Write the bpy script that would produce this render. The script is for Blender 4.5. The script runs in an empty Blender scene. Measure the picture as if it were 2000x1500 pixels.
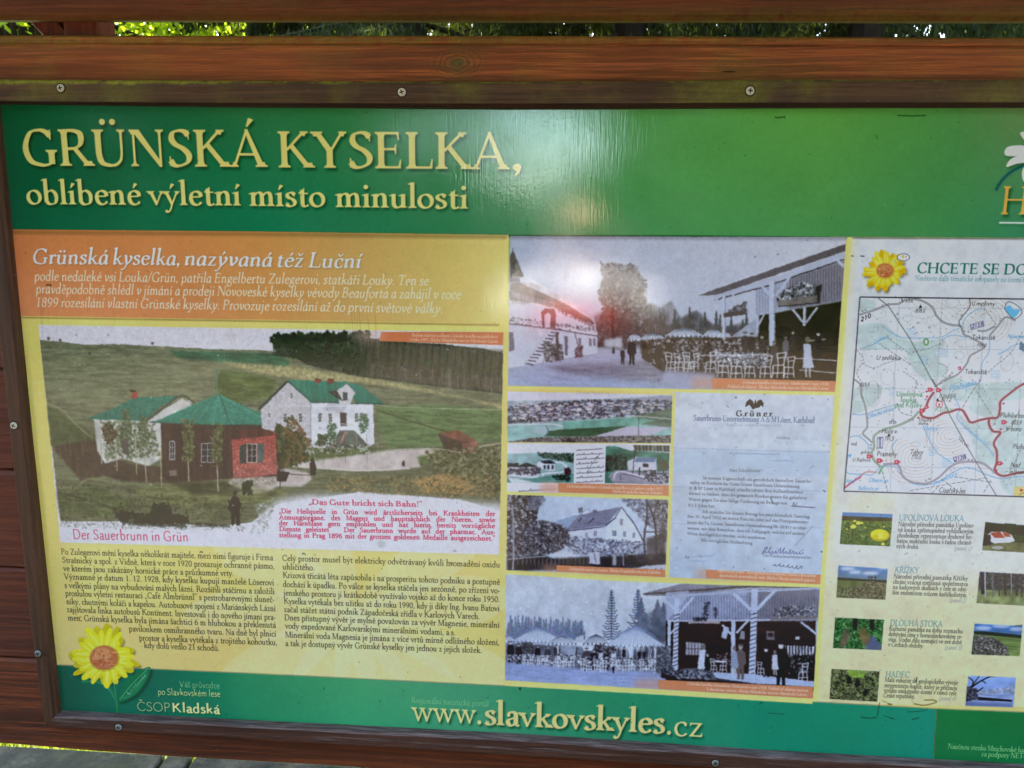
import bpy, bmesh, math, random
import numpy as np, unicodedata
from mathutils import Vector, Matrix
# ---------------------------------------------------------------- camera solved from the photograph's vanishing lines
PITCH, YAW, ROLL, FPX, DIST, CAMZ = math.radians(-10.732), math.radians(4.463), math.radians(0.478), 1659.6, 1.30, 1.62
def _rot(rx, ry, rz):
    cx, sx = math.cos(rx), math.sin(rx); cy, sy = math.cos(ry), math.sin(ry); cz, sz = math.cos(rz), math.sin(rz)
    Rz = np.array([[cy, -sy, 0], [sy, cy, 0], [0, 0, 1.]]); Rx = np.array([[1, 0, 0], [0, cx, -sx], [0, sx, cx]])
    Rr = np.array([[cz, -sz, 0], [sz, cz, 0], [0, 0, 1.]]); B = np.array([[1, 0, 0], [0, 0, -1], [0, 1, 0.]])
    return Rz @ Rx @ B @ Rr
CAMR = _rot(PITCH, YAW, ROLL)
CAMP = np.array([0., -DIST, CAMZ])
def at(x, y, Y=0.0):
    """world point seen at photo pixel (x, y) on the vertical plane Y"""
    d = CAMR @ np.array([(x - 1000) / FPX, -(y - 750) / FPX, -1.0])
    return CAMP + d * ((Y - CAMP[1]) / d[1])
# ---------------------------------------------------------------- camera, sky, sun, exposure
scene = bpy.context.scene; COL = scene.collection
cd = bpy.data.cameras.new('camera'); cam = bpy.data.objects.new('camera', cd); COL.objects.link(cam); scene.camera = cam
M4 = np.eye(4); M4[:3, :3] = CAMR; M4[:3, 3] = CAMP; cam.matrix_world = Matrix(M4.tolist())
cd.sensor_width = 36; cd.lens = FPX / 2000 * 36; cd.clip_start = .02; cd.clip_end = 500
cd.dof.use_dof = True; cd.dof.focus_distance = 1.34; cd.dof.aperture_fstop = 12
SUN_EL, SUN_AZ = math.radians(50), math.radians(-24)      # azimuth from +Y towards +X: the sun stands behind the board, to the left
world = bpy.data.worlds.new('World'); scene.world = world; world.use_nodes = True; nt = world.node_tree
sky = nt.nodes.new('ShaderNodeTexSky'); sky.sky_type = 'NISHITA'; sky.sun_disc = False; sky.sun_elevation = SUN_EL; sky.sun_rotation = SUN_AZ; sky.dust_density = 2.0
bg = nt.nodes['Background']; bg.inputs[1].default_value = .15; nt.links.new(sky.outputs[0], bg.inputs[0])
sd = bpy.data.lights.new('sun', 'SUN'); sd.energy = 4.2; sd.angle = math.radians(.5); sd.color = (1, .95, .86); sun = bpy.data.objects.new('sun', sd); COL.objects.link(sun)
sdir = Vector((math.sin(SUN_AZ) * math.cos(SUN_EL), math.cos(SUN_AZ) * math.cos(SUN_EL), math.sin(SUN_EL))); sun.rotation_euler = sdir.to_track_quat('Z', 'Y').to_euler(); sun.location = (0, 0, 9)
scene.view_settings.view_transform = 'Standard'; scene.view_settings.look = 'None'; scene.view_settings.gamma = 1; scene.view_settings.exposure = 3.75
scene.render.engine = 'CYCLES'; scene.cycles.use_denoising = True; scene.cycles.max_bounces = 8; scene.cycles.diffuse_bounces = 4; scene.cycles.transparent_max_bounces = 8; scene.cycles.sample_clamp_indirect = 8
# ================================================================ the flat print on the board, drawn by code
rng = np.random.RandomState(7)
PXM = 1100.0 * 1.32                          # canvas pixels per metre
U0 = at(0, 900)[0] - 0.03
_tl = at(0, 200); _bl = at(118, 1400)
X_L = -0.9290; X_R = 1.36; Z_T = CAMZ + 0.1800; Z_B = CAMZ - 0.8900     # canvas limits in the wall plane (m)
CW, CH = int((X_R - X_L) * PXM), int((Z_T - Z_B) * PXM)
IMG = np.zeros((CH, CW, 3), np.float32)
def Q(x, y):
    p = at(x, y); return ((p[0] - X_L) * PXM, (Z_T - p[2]) * PXM)
def Qs(pts): return np.array([Q(a, b) for a, b in pts], float)
def lscale(x, y):
    a = Q(x, y); b = Q(x, y + 10); return math.hypot(b[0] - a[0], b[1] - a[1]) / 10
def vnoise(h, w, cell, seed, sx=1.0, sy=1.0):
    r = np.random.RandomState(seed); cy, cx = cell * sy, cell * sx
    gh, gw = int(h / cy) + 3, int(w / cx) + 3
    g = r.rand(gh, gw).astype(np.float32)
    yy = np.arange(h) / cy; xx = np.arange(w) / cx
    y0 = yy.astype(int); x0 = xx.astype(int); fy = (yy - y0)[:, None]; fx = (xx - x0)[None]
    fy = fy * fy * (3 - 2 * fy); fx = fx * fx * (3 - 2 * fx)
    a = g[y0][:, x0]; b = g[y0][:, x0 + 1]; c = g[y0 + 1][:, x0]; d = g[y0 + 1][:, x0 + 1]
    return ((a * (1 - fx) + b * fx) * (1 - fy) + (c * (1 - fx) + d * fx) * fy).astype(np.float32)
N_BIG = vnoise(CH, CW, 220, 1) * .6 + vnoise(CH, CW, 90, 2) * .4
N_MID = vnoise(CH, CW, 26, 3) * .5 + vnoise(CH, CW, 11, 4) * .5
N_FINE = vnoise(CH, CW, 5, 5) * .5 + vnoise(CH, CW, 2.4, 6) * .5
N_HOR = vnoise(CH, CW, 7, 8, 5, .7) * .6 + vnoise(CH, CW, 4, 9, 3, .7) * .4
N_VER = vnoise(CH, CW, 6, 10, .5, 7)
def wind(polys, h, w, ss=3):
    """antialiased non-zero coverage of the union of polygons on an h x w grid"""
    H, W = h * ss, w * ss; tot = np.zeros((H, W), bool)
    for P in polys:
        P = np.asarray(P, float) * ss
        x0 = P[:, 0]; y0 = P[:, 1]; x1 = np.roll(x0, -1); y1 = np.roll(y0, -1)
        acc = np.zeros((H, W + 1), np.int16)
        lo = np.clip(np.ceil(np.minimum(y0, y1) - .5), 0, H).astype(int); hi = np.clip(np.ceil(np.maximum(y0, y1) - .5), 0, H).astype(int)
        n = hi - lo; k = n > 0
        if not k.any(): continue
        idx = np.repeat(np.nonzero(k)[0], n[k]); st = np.cumsum(n[k]) - n[k]
        row = np.arange(n[k].sum()) - np.repeat(st, n[k]) + lo[idx]
        xs = x0[idx] + (row + .5 - y0[idx]) * (x1[idx] - x0[idx]) / (y1[idx] - y0[idx])
        np.add.at(acc, (row, np.clip(np.ceil(xs - .5), 0, W).astype(int)), np.where(y1[idx] > y0[idx], 1, -1).astype(np.int16))
        tot |= np.cumsum(acc[:, :W], axis=1, dtype=np.int16) != 0
    return tot.reshape(h, ss, w, ss).mean(axis=(1, 3), dtype=np.float32)
def spline(P, n=8):
    P = np.asarray(P, float)
    if len(P) < 3: return P
    E = np.vstack([2 * P[0] - P[1], P, 2 * P[-1] - P[-2]]); out = []
    t = np.linspace(0, 1, n, endpoint=False)[:, None]
    for i in range(len(P) - 1):
        a, b, c, d = E[i:i + 4]
        out.append(.5 * (2 * b + (c - a) * t + (2 * a - 5 * b + 4 * c - d) * t * t + (3 * b - a - 3 * c + d) * t ** 3))
    out.append(P[-1:]); return np.vstack(out)
def closed(P, n=8):
    P = np.asarray(P, float); m = len(P); out = []; t = np.linspace(0, 1, n, endpoint=False)[:, None]
    for i in range(m):
        a, b, c, d = P[(i - 1) % m], P[i], P[(i + 1) % m], P[(i + 2) % m]
        out.append(.5 * (2 * b + (c - a) * t + (2 * a - 5 * b + 4 * c - d) * t * t + (3 * b - a - 3 * c + d) * t ** 3))
    return np.vstack(out)
def strokepoly(P, hw):
    """polygon of a path with half widths hw"""
    P = np.asarray(P, float); hw = np.broadcast_to(np.asarray(hw, float), (len(P),))
    d = np.gradient(P, axis=0) if len(P) > 2 else np.repeat((P[1:] - P[:1]), 2, 0)
    d /= np.maximum(np.hypot(d[:, 0], d[:, 1]), 1e-6)[:, None]
    n = np.stack([-d[:, 1], d[:, 0]], 1) * hw[:, None]
    return np.vstack([P + n, (P - n)[::-1]])
def blur(a, r):
    r = int(round(r))
    if r < 1: return a
    for _ in range(2):
        for ax in (0, 1):
            p = [(0, 0), (0, 0)]; p[ax] = (r + 1, r); c = np.cumsum(np.pad(a, p), axis=ax, dtype=np.float32)
            a = (c[2 * r + 1:] - c[:-2 * r - 1]) if ax == 0 else (c[:, 2 * r + 1:] - c[:, :-2 * r - 1]); a = a / (2 * r + 1)
    return a
CLIP = [None]
def C3(c): return np.array(c, np.float32) / 255
def put(x0, y0, cov, col, a=1.0):
    h, w = cov.shape; X0, Y0 = max(x0, 0), max(y0, 0); X1, Y1 = min(x0 + w, CW), min(y0 + h, CH)
    if X1 <= X0 or Y1 <= Y0: return
    m = cov[Y0 - y0:Y1 - y0, X0 - x0:X1 - x0] * a
    if CLIP[0] is not None: m = m * CLIP[0][Y0:Y1, X0:X1]
    if getattr(col, 'ndim', 1) == 3: col = col[Y0 - y0:Y1 - y0, X0 - x0:X1 - x0]
    s = IMG[Y0:Y1, X0:X1]; s += (col - s) * m[..., None]
def fillc(P, col, a=1.0, soft=0, mot=0, nz=None, hole=None):
    """fill canvas-space polygon(s); col: rgb or (top rgb, bottom rgb) or 4-corner list"""
    polys = P if isinstance(P, list) else [P]
    A = np.vstack(polys); pad = int(soft * 3 + 2)
    x0, y0 = int(A[:, 0].min()) - pad, int(A[:, 1].min()) - pad; x1, y1 = int(A[:, 0].max()) + pad + 1, int(A[:, 1].max()) + pad + 1
    x0, y0 = max(x0, -pad), max(y0, -pad); x1, y1 = min(x1, CW + pad), min(y1, CH + pad)
    if x1 <= x0 or y1 <= y0: return
    big = (x1 - x0) * (y1 - y0) > 400000
    cov = wind([p - [x0, y0] for p in polys], y1 - y0, x1 - x0, 2 if big else 3)
    if soft: cov = blur(cov, soft)
    h, w = cov.shape
    if len(np.shape(col)) == 2 and len(col) == 2:
        t = np.linspace(0, 1, h, dtype=np.float32)[:, None, None]; c = C3(col[0]) * (1 - t) + C3(col[1]) * t; c = np.broadcast_to(c, (h, w, 3)).copy()
    elif len(np.shape(col)) == 2 and len(col) == 4:
        t = np.linspace(0, 1, h, dtype=np.float32)[:, None, None]; s = np.linspace(0, 1, w, dtype=np.float32)[None, :, None]
        c = (C3(col[0]) * (1 - s) + C3(col[1]) * s) * (1 - t) + (C3(col[2]) * (1 - s) + C3(col[3]) * s) * t
    else: c = C3(col)
    if mot:
        N = N_MID if nz is None else nz
        Y0, X0 = max(y0, 0), max(x0, 0); sub = np.full((h, w), .5, np.float32); Y1, X1 = min(y1, CH), min(x1, CW)
        sub[Y0 - y0:Y1 - y0, X0 - x0:X1 - x0] = N[Y0:Y1, X0:X1]
        c = np.broadcast_to(c, (h, w, 3)) * (1 + (sub[..., None] - .5) * 2 * mot)
    put(x0, y0, cov, c, a)
def fill(pts, col, a=1.0, soft=0, mot=0, nz=None, smooth=False):
    P = Qs(pts)
    if smooth: P = closed(P)
    fillc(P, col, a, soft, mot, nz)
def line(pts, w, col, a=1.0, smooth=True, soft=0, dash=None):
    P = Qs(pts)
    if smooth and len(P) > 2: P = spline(P, 8)
    s = lscale(*pts[len(pts) // 2])
    if dash:
        seg = np.hypot(*np.diff(P, axis=0).T); L = np.concatenate([[0], np.cumsum(seg)]); t = 0; out = []
        while t < L[-1]:
            q = np.linspace(t, min(t + dash[0] * s, L[-1]), 3); out.append(strokepoly(np.stack([np.interp(q, L, P[:, 0]), np.interp(q, L, P[:, 1])], 1), w * s / 2)); t += (dash[0] + dash[1]) * s
        fillc(out, col, a, soft)
    else: fillc(strokepoly(P, w * s / 2), col, a, soft)
def ell(x, y, rx, ry, col, a=1.0, soft=0, rot=0, mot=0):
    t = np.linspace(0, 2 * math.pi, 20, endpoint=False); c, s = math.cos(rot), math.sin(rot)
    X, Y = rx * np.cos(t), ry * np.sin(t)
    fill(list(zip(x + X * c - Y * s, y + X * s + Y * c)), col, a, soft, mot)
class clip:
    def __init__(s, pts, soft=0): s.pts = pts; s.soft = soft
    def __enter__(s):
        P = Qs(s.pts); s.old = CLIP[0]; x0, y0 = np.maximum(P.min(0).astype(int) - 2, 0); x1, y1 = P.max(0).astype(int) + 3
        x1, y1 = min(x1, CW), min(y1, CH); m = np.zeros((CH, CW), np.float32); k = wind([P - [x0, y0]], y1 - y0, x1 - x0, 3); m[y0:y1, x0:x1] = blur(k, s.soft) if s.soft else k
        CLIP[0] = m if s.old is None else m * s.old
    def __exit__(s, *a): CLIP[0] = s.old
def specks(poly, n, r, cols, a=1.0, asp=1.0, rot=0, seed=None, jit=.6):
    if r > 1.5: n = int(n * 2.6); r = r * .56
    """n small soft dabs scattered in a polygon of photo pixels"""
    P = Qs(poly); x0, y0 = np.maximum(P.min(0).astype(int) - 1, 0); x1, y1 = P.max(0).astype(int) + 2; x1, y1 = min(x1, CW), min(y1, CH)
    if x1 - x0 < 2 or y1 - y0 < 2: return
    m = wind([P - [x0, y0]], y1 - y0, x1 - x0, 1); R = np.random.RandomState(seed if seed is not None else rng.randint(1 << 30))
    yy, xx = np.nonzero(m > .4)
    if not len(yy): return
    k = R.randint(len(yy), size=n); s = lscale(*poly[0]); cols = [C3(c) for c in cols]
    for i in range(n):
        rr = r * s * (1 - jit + 2 * jit * R.rand()); cx, cy = x0 + xx[k[i]], y0 + yy[k[i]]; th = rot + (R.rand() - .5) * 3; asp = 1 + 1.6 * R.rand() ** 2
        e = int(rr * max(asp, 1) + 2); gy, gx = np.mgrid[-e:e + 1, -e:e + 1].astype(np.float32)
        u = gx * math.cos(th) + gy * math.sin(th); v = -gx * math.sin(th) + gy * math.cos(th)
        d = np.sqrt((u / asp) ** 2 + v * v); put(cx - e, cy - e, np.clip(rr + .5 - d, 0, 1), cols[R.randint(len(cols))] * (0.85 + .3 * R.rand()), a)
# ---------------------------------------------------------------- lettering: skeleton glyphs grown with a broad nib
XH, CAP, ASC, DSC = 400., 660., 735., -220.
class St:
    def __init__(s, T=108, t=42, serif=1, it=0, wid=1.0, phi=18, sl=0): s.T, s.t, s.serif, s.it, s.wid, s.phi, s.sl = T, t, serif, it, wid, math.radians(phi), sl; s.cache = {}
STY = dict(bold=St(116, 44), rom=St(80, 42), lite=St(56, 30), heavy=St(132, 50), bit=St(104, 44, 1, 1, .88), it=St(78, 46, 1, 1, .84), sans=St(74, 66, 0, phi=0), sanslt=St(44, 40, 0, phi=0),
           sansb=St(122, 104, 0, phi=0), slab=St(118, 82, 2, phi=0), type=St(74, 60, 2, phi=0, sl=0), sansit=St(74, 62, 0, 1, phi=0), nouv=St(92, 62, 0, phi=10))
def glyph(ch, S):
    T, t, sf = S.T, S.t, S.serif; g = []; it = S.it
    def nib(P, w=None, taper=None):
        P = spline(np.array(P, float), 7)
        if w is None:
            d = np.gradient(P, axis=0) if len(P) > 2 else np.repeat(P[1:] - P[:1], 2, 0); th = np.arctan2(d[:, 1], d[:, 0]) - S.phi
            hw = np.sqrt((T * np.sin(th)) ** 2 + (t * np.cos(th)) ** 2) / 2
        else: hw = np.full(len(P), w / 2.)
        g.append(strokepoly(P, hw))
    def poly(*p): g.append(np.array(p, float).reshape(-1, 2))
    def dot(x, y, r): a = np.linspace(0, 2 * math.pi, 16, endpoint=False); g.append(np.stack([x + r * np.cos(a), y + r * np.sin(a)], 1))
    def foot(x, w=None, y=0, up=1, L=None):
        w = T if w is None else w
        if not sf: return
        if it and ch.islower():
            if up > 0: poly(x - w / 2, 0, x + w / 2, 70, x + w / 2 + 55, 95, x + w / 2 + 65, 75, x + w * .5, 0, x + w * .1, -8)
            return
        h = t * .72 if sf == 1 else t; L = (w / 2 + 52 if sf == 1 else w / 2 + 58) if L is None else L; b = h + (58 if sf == 1 else 4)
        poly(x - L, y, x + L, y, x + L, y + up * h, x + w / 2 + 14, y + up * (h + 12), x + w / 2, y + up * b, x - w / 2, y + up * b, x - w / 2 - 14, y + up * (h + 12), x - L, y + up * h)
    def flag(x, y, w=None):
        w = T if w is None else w
        if sf == 1: poly(x - w / 2 - 62, y - 62, x - w / 2 - 58, y - 36, x + w / 2, y + 8, x + w / 2, y - 80, x - w / 2, y - 110, x - w / 2, y - 66)
        elif sf == 2: poly(x - w / 2 - 50, y, x + w / 2, y, x + w / 2, y - t, x - w / 2 - 50, y - t)
    def stem(x, a, b, w=None): w = T if w is None else w; poly(x - w / 2, a, x + w / 2, a, x + w / 2, b, x - w / 2, b)
    def tri(x, y, dy, s=-1):                      # arm-end serif
        if sf: poly(x, y, x + 6 * -s, y + dy, x - 14 * -s, y + dy, x + 50 * s, y + (t if dy > 0 else -t) * .6, x + 60 * s, y)
    def bar(x0, x1, y, w=None): w = t if w is None else w; poly(x0, y - w / 2, x1, y - w / 2, x1, y + w / 2, x0, y + w / 2)
    def ellp(cx, cy, rx, ry):
        a = np.linspace(0, 2 * math.pi, 33); P = np.stack([cx + rx * np.cos(a), cy + ry * np.sin(a)], 1); th = np.arctan2(ry * np.cos(a), -rx * np.sin(a)) - S.phi
        hw = np.sqrt((T * np.sin(th)) ** 2 + (t * np.cos(th)) ** 2) / 2
        n = np.stack([np.cos(a), np.sin(a)], 1)
        for i in range(32): g.append(np.array([P[i] - n[i] * hw[i], P[i] + n[i] * hw[i], P[i + 1] + n[i + 1] * hw[i + 1], P[i + 1] - n[i + 1] * hw[i + 1]]))
    h = T / 2; q = t / 2; adv = 500
    c = ch
    if c == 'A': nib([(90, 10), (338, CAP)], t * 1.05); poly(300, CAP + 12, 355, CAP + 12, 590 + h, 0, 590 - h, 0, 325, 560); bar(190, 500, 225); foot(90, t); foot(590); adv = 690
    elif c == 'B': stem(130, 0, CAP); nib([(120, CAP - q), (290, CAP - q), (400, 590), (415, 495), (365, 400), (250, 352), (130, 350)]); nib([(130, 350), (300, 345), (440, 285), (468, 180), (410, 75), (290, q), (120, q)]); foot(130); foot(130, y=CAP, up=-1); adv = 560
    elif c == 'C': nib([(575, 545), (500, 615), (370, CAP - q + 8), (200, 590), (h + 40, 330), (180, 90), (370, q - 8), (500, 45), (600, 135)]); sf and poly(575, 470, 598, 470, 598, 655, 575, 655, 560, 600, 530, 560); adv = 640
    elif c == 'D': stem(130, 0, CAP); nib([(120, CAP - q), (320, CAP - q), (520, 560), (600, 335), (520, 105), (320, q), (120, q)]); foot(130); foot(130, y=CAP, up=-1); adv = 700
    elif c in 'EF':
        stem(130, 0, CAP); bar(130, 450, CAP - q); bar(130, 380, 350); tri(458, CAP, -150); foot(130); foot(130, y=CAP, up=-1)
        if sf: poly(390, 260, 408, 260, 408, 440, 390, 440, 372, 368, 330, 360, 330, 340, 372, 332)
        if c == 'E': bar(130, 480, q); tri(490, 0, 160); adv = 570
        else: adv = 530
    elif c == 'G': nib([(575, 545), (500, 615), (370, CAP - q + 8), (200, 590), (h + 40, 330), (180, 90), (380, q - 8), (500, 20), (585, 60)]); stem(585, 30, 290); sf and (poly(575, 470, 598, 470, 598, 655, 575, 655, 560, 600, 530, 560), foot(585, y=290, up=-1)); (not sf) and bar(420, 610, 290); adv = 720
    elif c == 'H': stem(130, 0, CAP); stem(590, 0, CAP); bar(130, 590, 345); [foot(x, y=y, up=u) for x in (130, 590) for y, u in ((0, 1), (CAP, -1))]; adv = 720
    elif c == 'I': stem(130, 0, CAP); foot(130); foot(130, y=CAP, up=-1); adv = 265
    elif c == 'J': stem(170, 80, CAP); nib([(170, 100), (150, 0), (90, -80), (20, -90)]); foot(170, y=CAP, up=-1); adv = 310
    elif c == 'K': stem(130, 0, CAP); nib([(180, 325), (500, CAP - 10)], t * 1.1); poly(215, 385, 300, 425, 590 + h * .9, 0, 590 - h * 1.2, 0); foot(130); foot(130, y=CAP, up=-1); foot(505, t, CAP, -1); foot(590); adv = 665
    elif c == 'L': stem(130, 0, CAP); bar(130, 490, q); tri(500, 0, 175); foot(130); foot(130, y=CAP, up=-1); adv = 540
    elif c == 'M': stem(105, 0, CAP, t); poly(85, CAP, 85 + T * 1.15, CAP, 400 + q, 20, 400 - q * 1.4, 0); nib([(398, 10), (665, CAP)], t * 1.05); stem(680, 0, CAP); foot(105, t); foot(680); foot(85, t, CAP, -1, L=55); foot(690, T, CAP, -1); adv = 810
    elif c == 'N': stem(110, 0, CAP, t); poly(70, CAP, 70 + T * 1.3, CAP, 600 + q, 60, 600 + q, -12, 600 - q, -12); stem(600, 0, CAP, t); foot(110, t); foot(90, t, CAP, -1, L=60); foot(600, t, CAP, -1); adv = 710
    elif c in 'OQ': ellp(365, 330, 285 - (T - 100) * .3, 320); c == 'Q' and nib([(380, 40), (520, -80), (650, -110)]); adv = 730
    elif c in 'PR':
        stem(130, 0, CAP); nib([(120, CAP - q), (300, CAP - q), (425, 590), (450, 480), (410, 375), (300, 320), (130, 312)]); foot(130); foot(130, y=CAP, up=-1); adv = 545
        if c == 'R': poly(255, 330, 350, 345, 565 + h, 0, 565 - h, 0); foot(570); adv = 640
    elif c == 'S': nib([(425, 560), (360, 625), (265, CAP - q + 6), (150, 610), (115, 500), (180, 400), (330, 315), (425, 200), (390, 80), (250, q - 6), (140, 30), (75, 110)]); sf and (poly(420, 480, 442, 480, 442, 650, 424, 650, 400, 590), poly(58, 10, 76, 10, 100, 70, 80, 185, 58, 185)); adv = 510
    elif c == 'T': stem(300, 0, CAP); bar(40, 560, CAP - q); tri(560, CAP, -150); tri(40, CAP, -150, 1); foot(300); adv = 600
    elif c == 'U': nib([(130, 420), (135, 200), (190, 60), (340, q - 8), (450, 30)]); U_ = spline(np.array([(400, 12), (470, 42), (535, 110), (560, 210), (565, 330)], float), 7); g.append(strokepoly(U_, np.linspace(t * .62, t / 2, len(U_)))); stem(130, 400, CAP); stem(565, 300, CAP, t); foot(130, y=CAP, up=-1); foot(565, t, CAP, -1); adv = 690
    elif c == 'V': poly(75 - h, CAP, 75 + h, CAP, 345 + q, 80, 345, -12, 310, -12); nib([(335, 0), (590, CAP)], t * 1.05); foot(75, T, CAP, -1); foot(590, t, CAP, -1); adv = 665
    elif c == 'W': [(poly(75 + o - h, CAP, 75 + o + h, CAP, 315 + o + q, 80, 315 + o, -12, 285 + o, -12), nib([(305 + o, 0), (510 + o, CAP)], t * 1.05)) for o in (0, 380)]; foot(75, T, CAP, -1); foot(890, t, CAP, -1); adv = 960
    elif c == 'X': poly(70, CAP, 70 + T * 1.15, CAP, 560, 0, 560 - T * 1.15, 0); nib([(90, 10), (520, CAP)], t * 1.05); foot(90, t); foot(500, T); foot(115, T, CAP, -1); foot(520, t, CAP, -1); adv = 620
    elif c == 'Y': poly(75 - h, CAP, 75 + h, CAP, 315 + h, 330, 315 + h, 260, 315 - h, 300); nib([(330, 300), (560, CAP)], t * 1.05); stem(315, 0, 320); foot(315); foot(75, T, CAP, -1); foot(560, t, CAP, -1); adv = 630
    elif c == 'Z': bar(60, 530, CAP - q); bar(50, 530, q); poly(50, 0, 50 + T * 1.15, 0, 540, CAP, 540 - T * 1.15, CAP); tri(64, CAP, -140, 1); tri(535, 0, 150); adv = 590
    # ---- lower case
    elif c == 'o': ellp(232, XH / 2, 180 - (T - 80) * .3, XH / 2 - q + 12); adv = 465
    elif c == 'a':
        if it: nib([(345, 330), (290, 395), (210, 400), (110, 310), (80, 170), (110, 40), (190, 5), (290, 90), (345, 230)]); stem(345, 60, XH); nib([(345, 80), (365, 10), (430, 60)]); adv = 450
        else: nib([(95, 320), (150, 385), (230, 395), (305, 350), (315, 260)]); stem(315, 60, 280); nib([(315, 240), (190, 205), (105, 160), (95, 80), (150, 15), (220, 15), (310, 85)]); nib([(315, 90), (330, 20), (370, 8), (410, 40)], t * 1.15); sf and dot(105, 300, T * .36); adv = 420
    elif c in 'bpdqg' and not (c == 'g'):
        m = c in 'dq'; fx = (lambda x: 490 - x) if m else (lambda x: x); X = fx(120)
        nib([(fx(x), y) for x, y in ((120, 300), (200, 375), (280, 395), (375, 330), (410, 195), (370, 50), (265, 5), (190, 15), (120, 75))][::-1 if m else 1]); adv = 495
        if c in 'bd': stem(X, 60 if c == 'b' else 20, ASC); flag(X, ASC)
        else: stem(X, DSC, XH - 20); flag(X, XH); foot(X, y=DSC) if not it else None
        if c == 'd': sf and nib([(X, 60), (X + 20, 8), (X + 80, 30)], t)
    elif c == 'c': nib([(345, 330), (290, 385), (225, 395), (125, 340), (85, 200), (130, 60), (225, 8), (300, 25), (370, 85)]); sf and dot(335, 315, T * .36); adv = 395
    elif c == 'e': nib([(90, 235), (365, 245)], t); nib([(365, 240), (345, 340), (235, 395), (125, 340), (85, 200), (130, 60), (230, 8), (310, 30), (375, 90)]); adv = 420
    elif c == 'f':
        nib([(145, 500), (160, 640), (230, 720), (310, 715), (345, 680)]); stem(145, 0 if not it else -120, 560); bar(45, 270, XH - q); sf and dot(335, 680, T * .38)
        it and nib([(145, -80), (120, -180), (50, -215), (-10, -190)]); (not it) and foot(145); adv = 305
    elif c == 'g':
        if sf and not (it and 0): ellp(215, 275, 118, 112); nib([(135, 180), (95, 120), (140, 80), (300, 60), (390, 5), (400, -90), (310, -185), (180, -205), (60, -160), (50, -80), (110, 0), (180, 55)], t * 1.35); nib([(300, 370), (350, 405), (430, 400)], t); dot(420, 385, T * .28); adv = 440
        else: nib([(370, 300), (290, 395), (200, 395), (115, 330), (85, 195), (120, 50), (220, 8), (300, 30), (370, 90)]); stem(370, -60, XH); nib([(370, -50), (340, -170), (220, -215), (100, -190)]); adv = 490
    elif c in 'hn': stem(120, 0, ASC if c == 'h' else XH - 10); nib([(120, 270), (190, 350), (275, 392), (350, 350), (375, 240), (375, 60)]); stem(375, 0, 260); flag(120, ASC if c == 'h' else XH); foot(120); foot(375); adv = 505
    elif c in 'ij' or c == 'ı' or c == 'ȷ':
        if c in 'iı': stem(120, 0, XH - 10); foot(120)
        else: stem(120, -90, XH - 10); nib([(120, -60), (105, -160), (50, -210), (-20, -205)]); sf and dot(-10, -185, T * .35)
        flag(120, XH); c in 'ij' and dot(112, 590, T * .56); adv = 245
    elif c == 'k': stem(120, 0, ASC); nib([(150, 190), (375, XH - 15)], t * 1.1); poly(195, 215, 265, 265, 405 + h * .9, 0, 405 - h, 0); flag(120, ASC); foot(120); foot(410); not it and foot(375, t, XH, -1); adv = 480
    elif c == 'l': stem(120, 0, ASC); flag(120, ASC); foot(120); adv = 245
    elif c == 'm': stem(120, 0, XH - 10); [(nib([(120 + o, 270), (190 + o, 350), (270 + o, 392), (340 + o, 350), (362 + o, 240), (362 + o, 60)]), stem(362 + o, 0, 260), foot(362 + o)) for o in (0, 242)]; flag(120, XH); foot(120); adv = 735
    elif c == 'r': stem(120, 0, XH - 10); nib([(120, 250), (175, 345), (240, 390), (290, 385)]); sf and dot(285, 362, T * .42); flag(120, XH); foot(120); adv = 335
    elif c == 's': nib([(285, 330), (240, 385), (175, 396), (105, 365), (90, 300), (140, 245), (240, 195), (290, 120), (260, 40), (170, 6), (100, 25), (65, 80)]); sf and (poly(278, 275, 296, 275, 296, 392, 280, 392, 262, 350), poly(52, 8, 68, 8, 88, 50, 70, 130, 52, 130)); adv = 350
    elif c == 't': nib([(150, 470), (148, 130), (175, 30), (240, 8), (315, 50)]); stem(150, 100, 480); sf and poly(150 - h, XH - 20, 150 - h - 60, XH - 20, 150 + h, 540, 150 + h, XH - 20); (not sf) and stem(150, 300, 540); bar(70, 305, XH - q); adv = 325
    elif c == 'u': stem(110, 120, XH); nib([(110, 200), (120, 80), (190, 12), (280, 30), (370, 110)]); stem(370, 0, XH); flag(110, XH); flag(370, XH); sf and poly(370, 0, 370, t, 370 + h + 50, t + 5, 370 + h + 50, t - 18, 370 + h, 0); adv = 500
    elif c in 'vy':
        if it: nib([(40, 370), (110, 385), (150, 200), (200, 15)]); nib([(195, 10), (330, 170), (370, 300), (300, 395)]); c == 'y' and nib([(195, 20), (130, -130), (50, -210), (-30, -190)], t * 1.2)
        else: poly(65 - h, XH, 65 + h, XH, 230 + q, 60, 225, -10, 195, -10); nib([(215, 0), (385, XH)], t * 1.05); foot(65, T, XH, -1); foot(385, t, XH, -1); c == 'y' and (nib([(225, 20), (160, -150), (90, -205), (40, -190)], t * 1.1), sf and dot(60, -180, T * .38))
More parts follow.
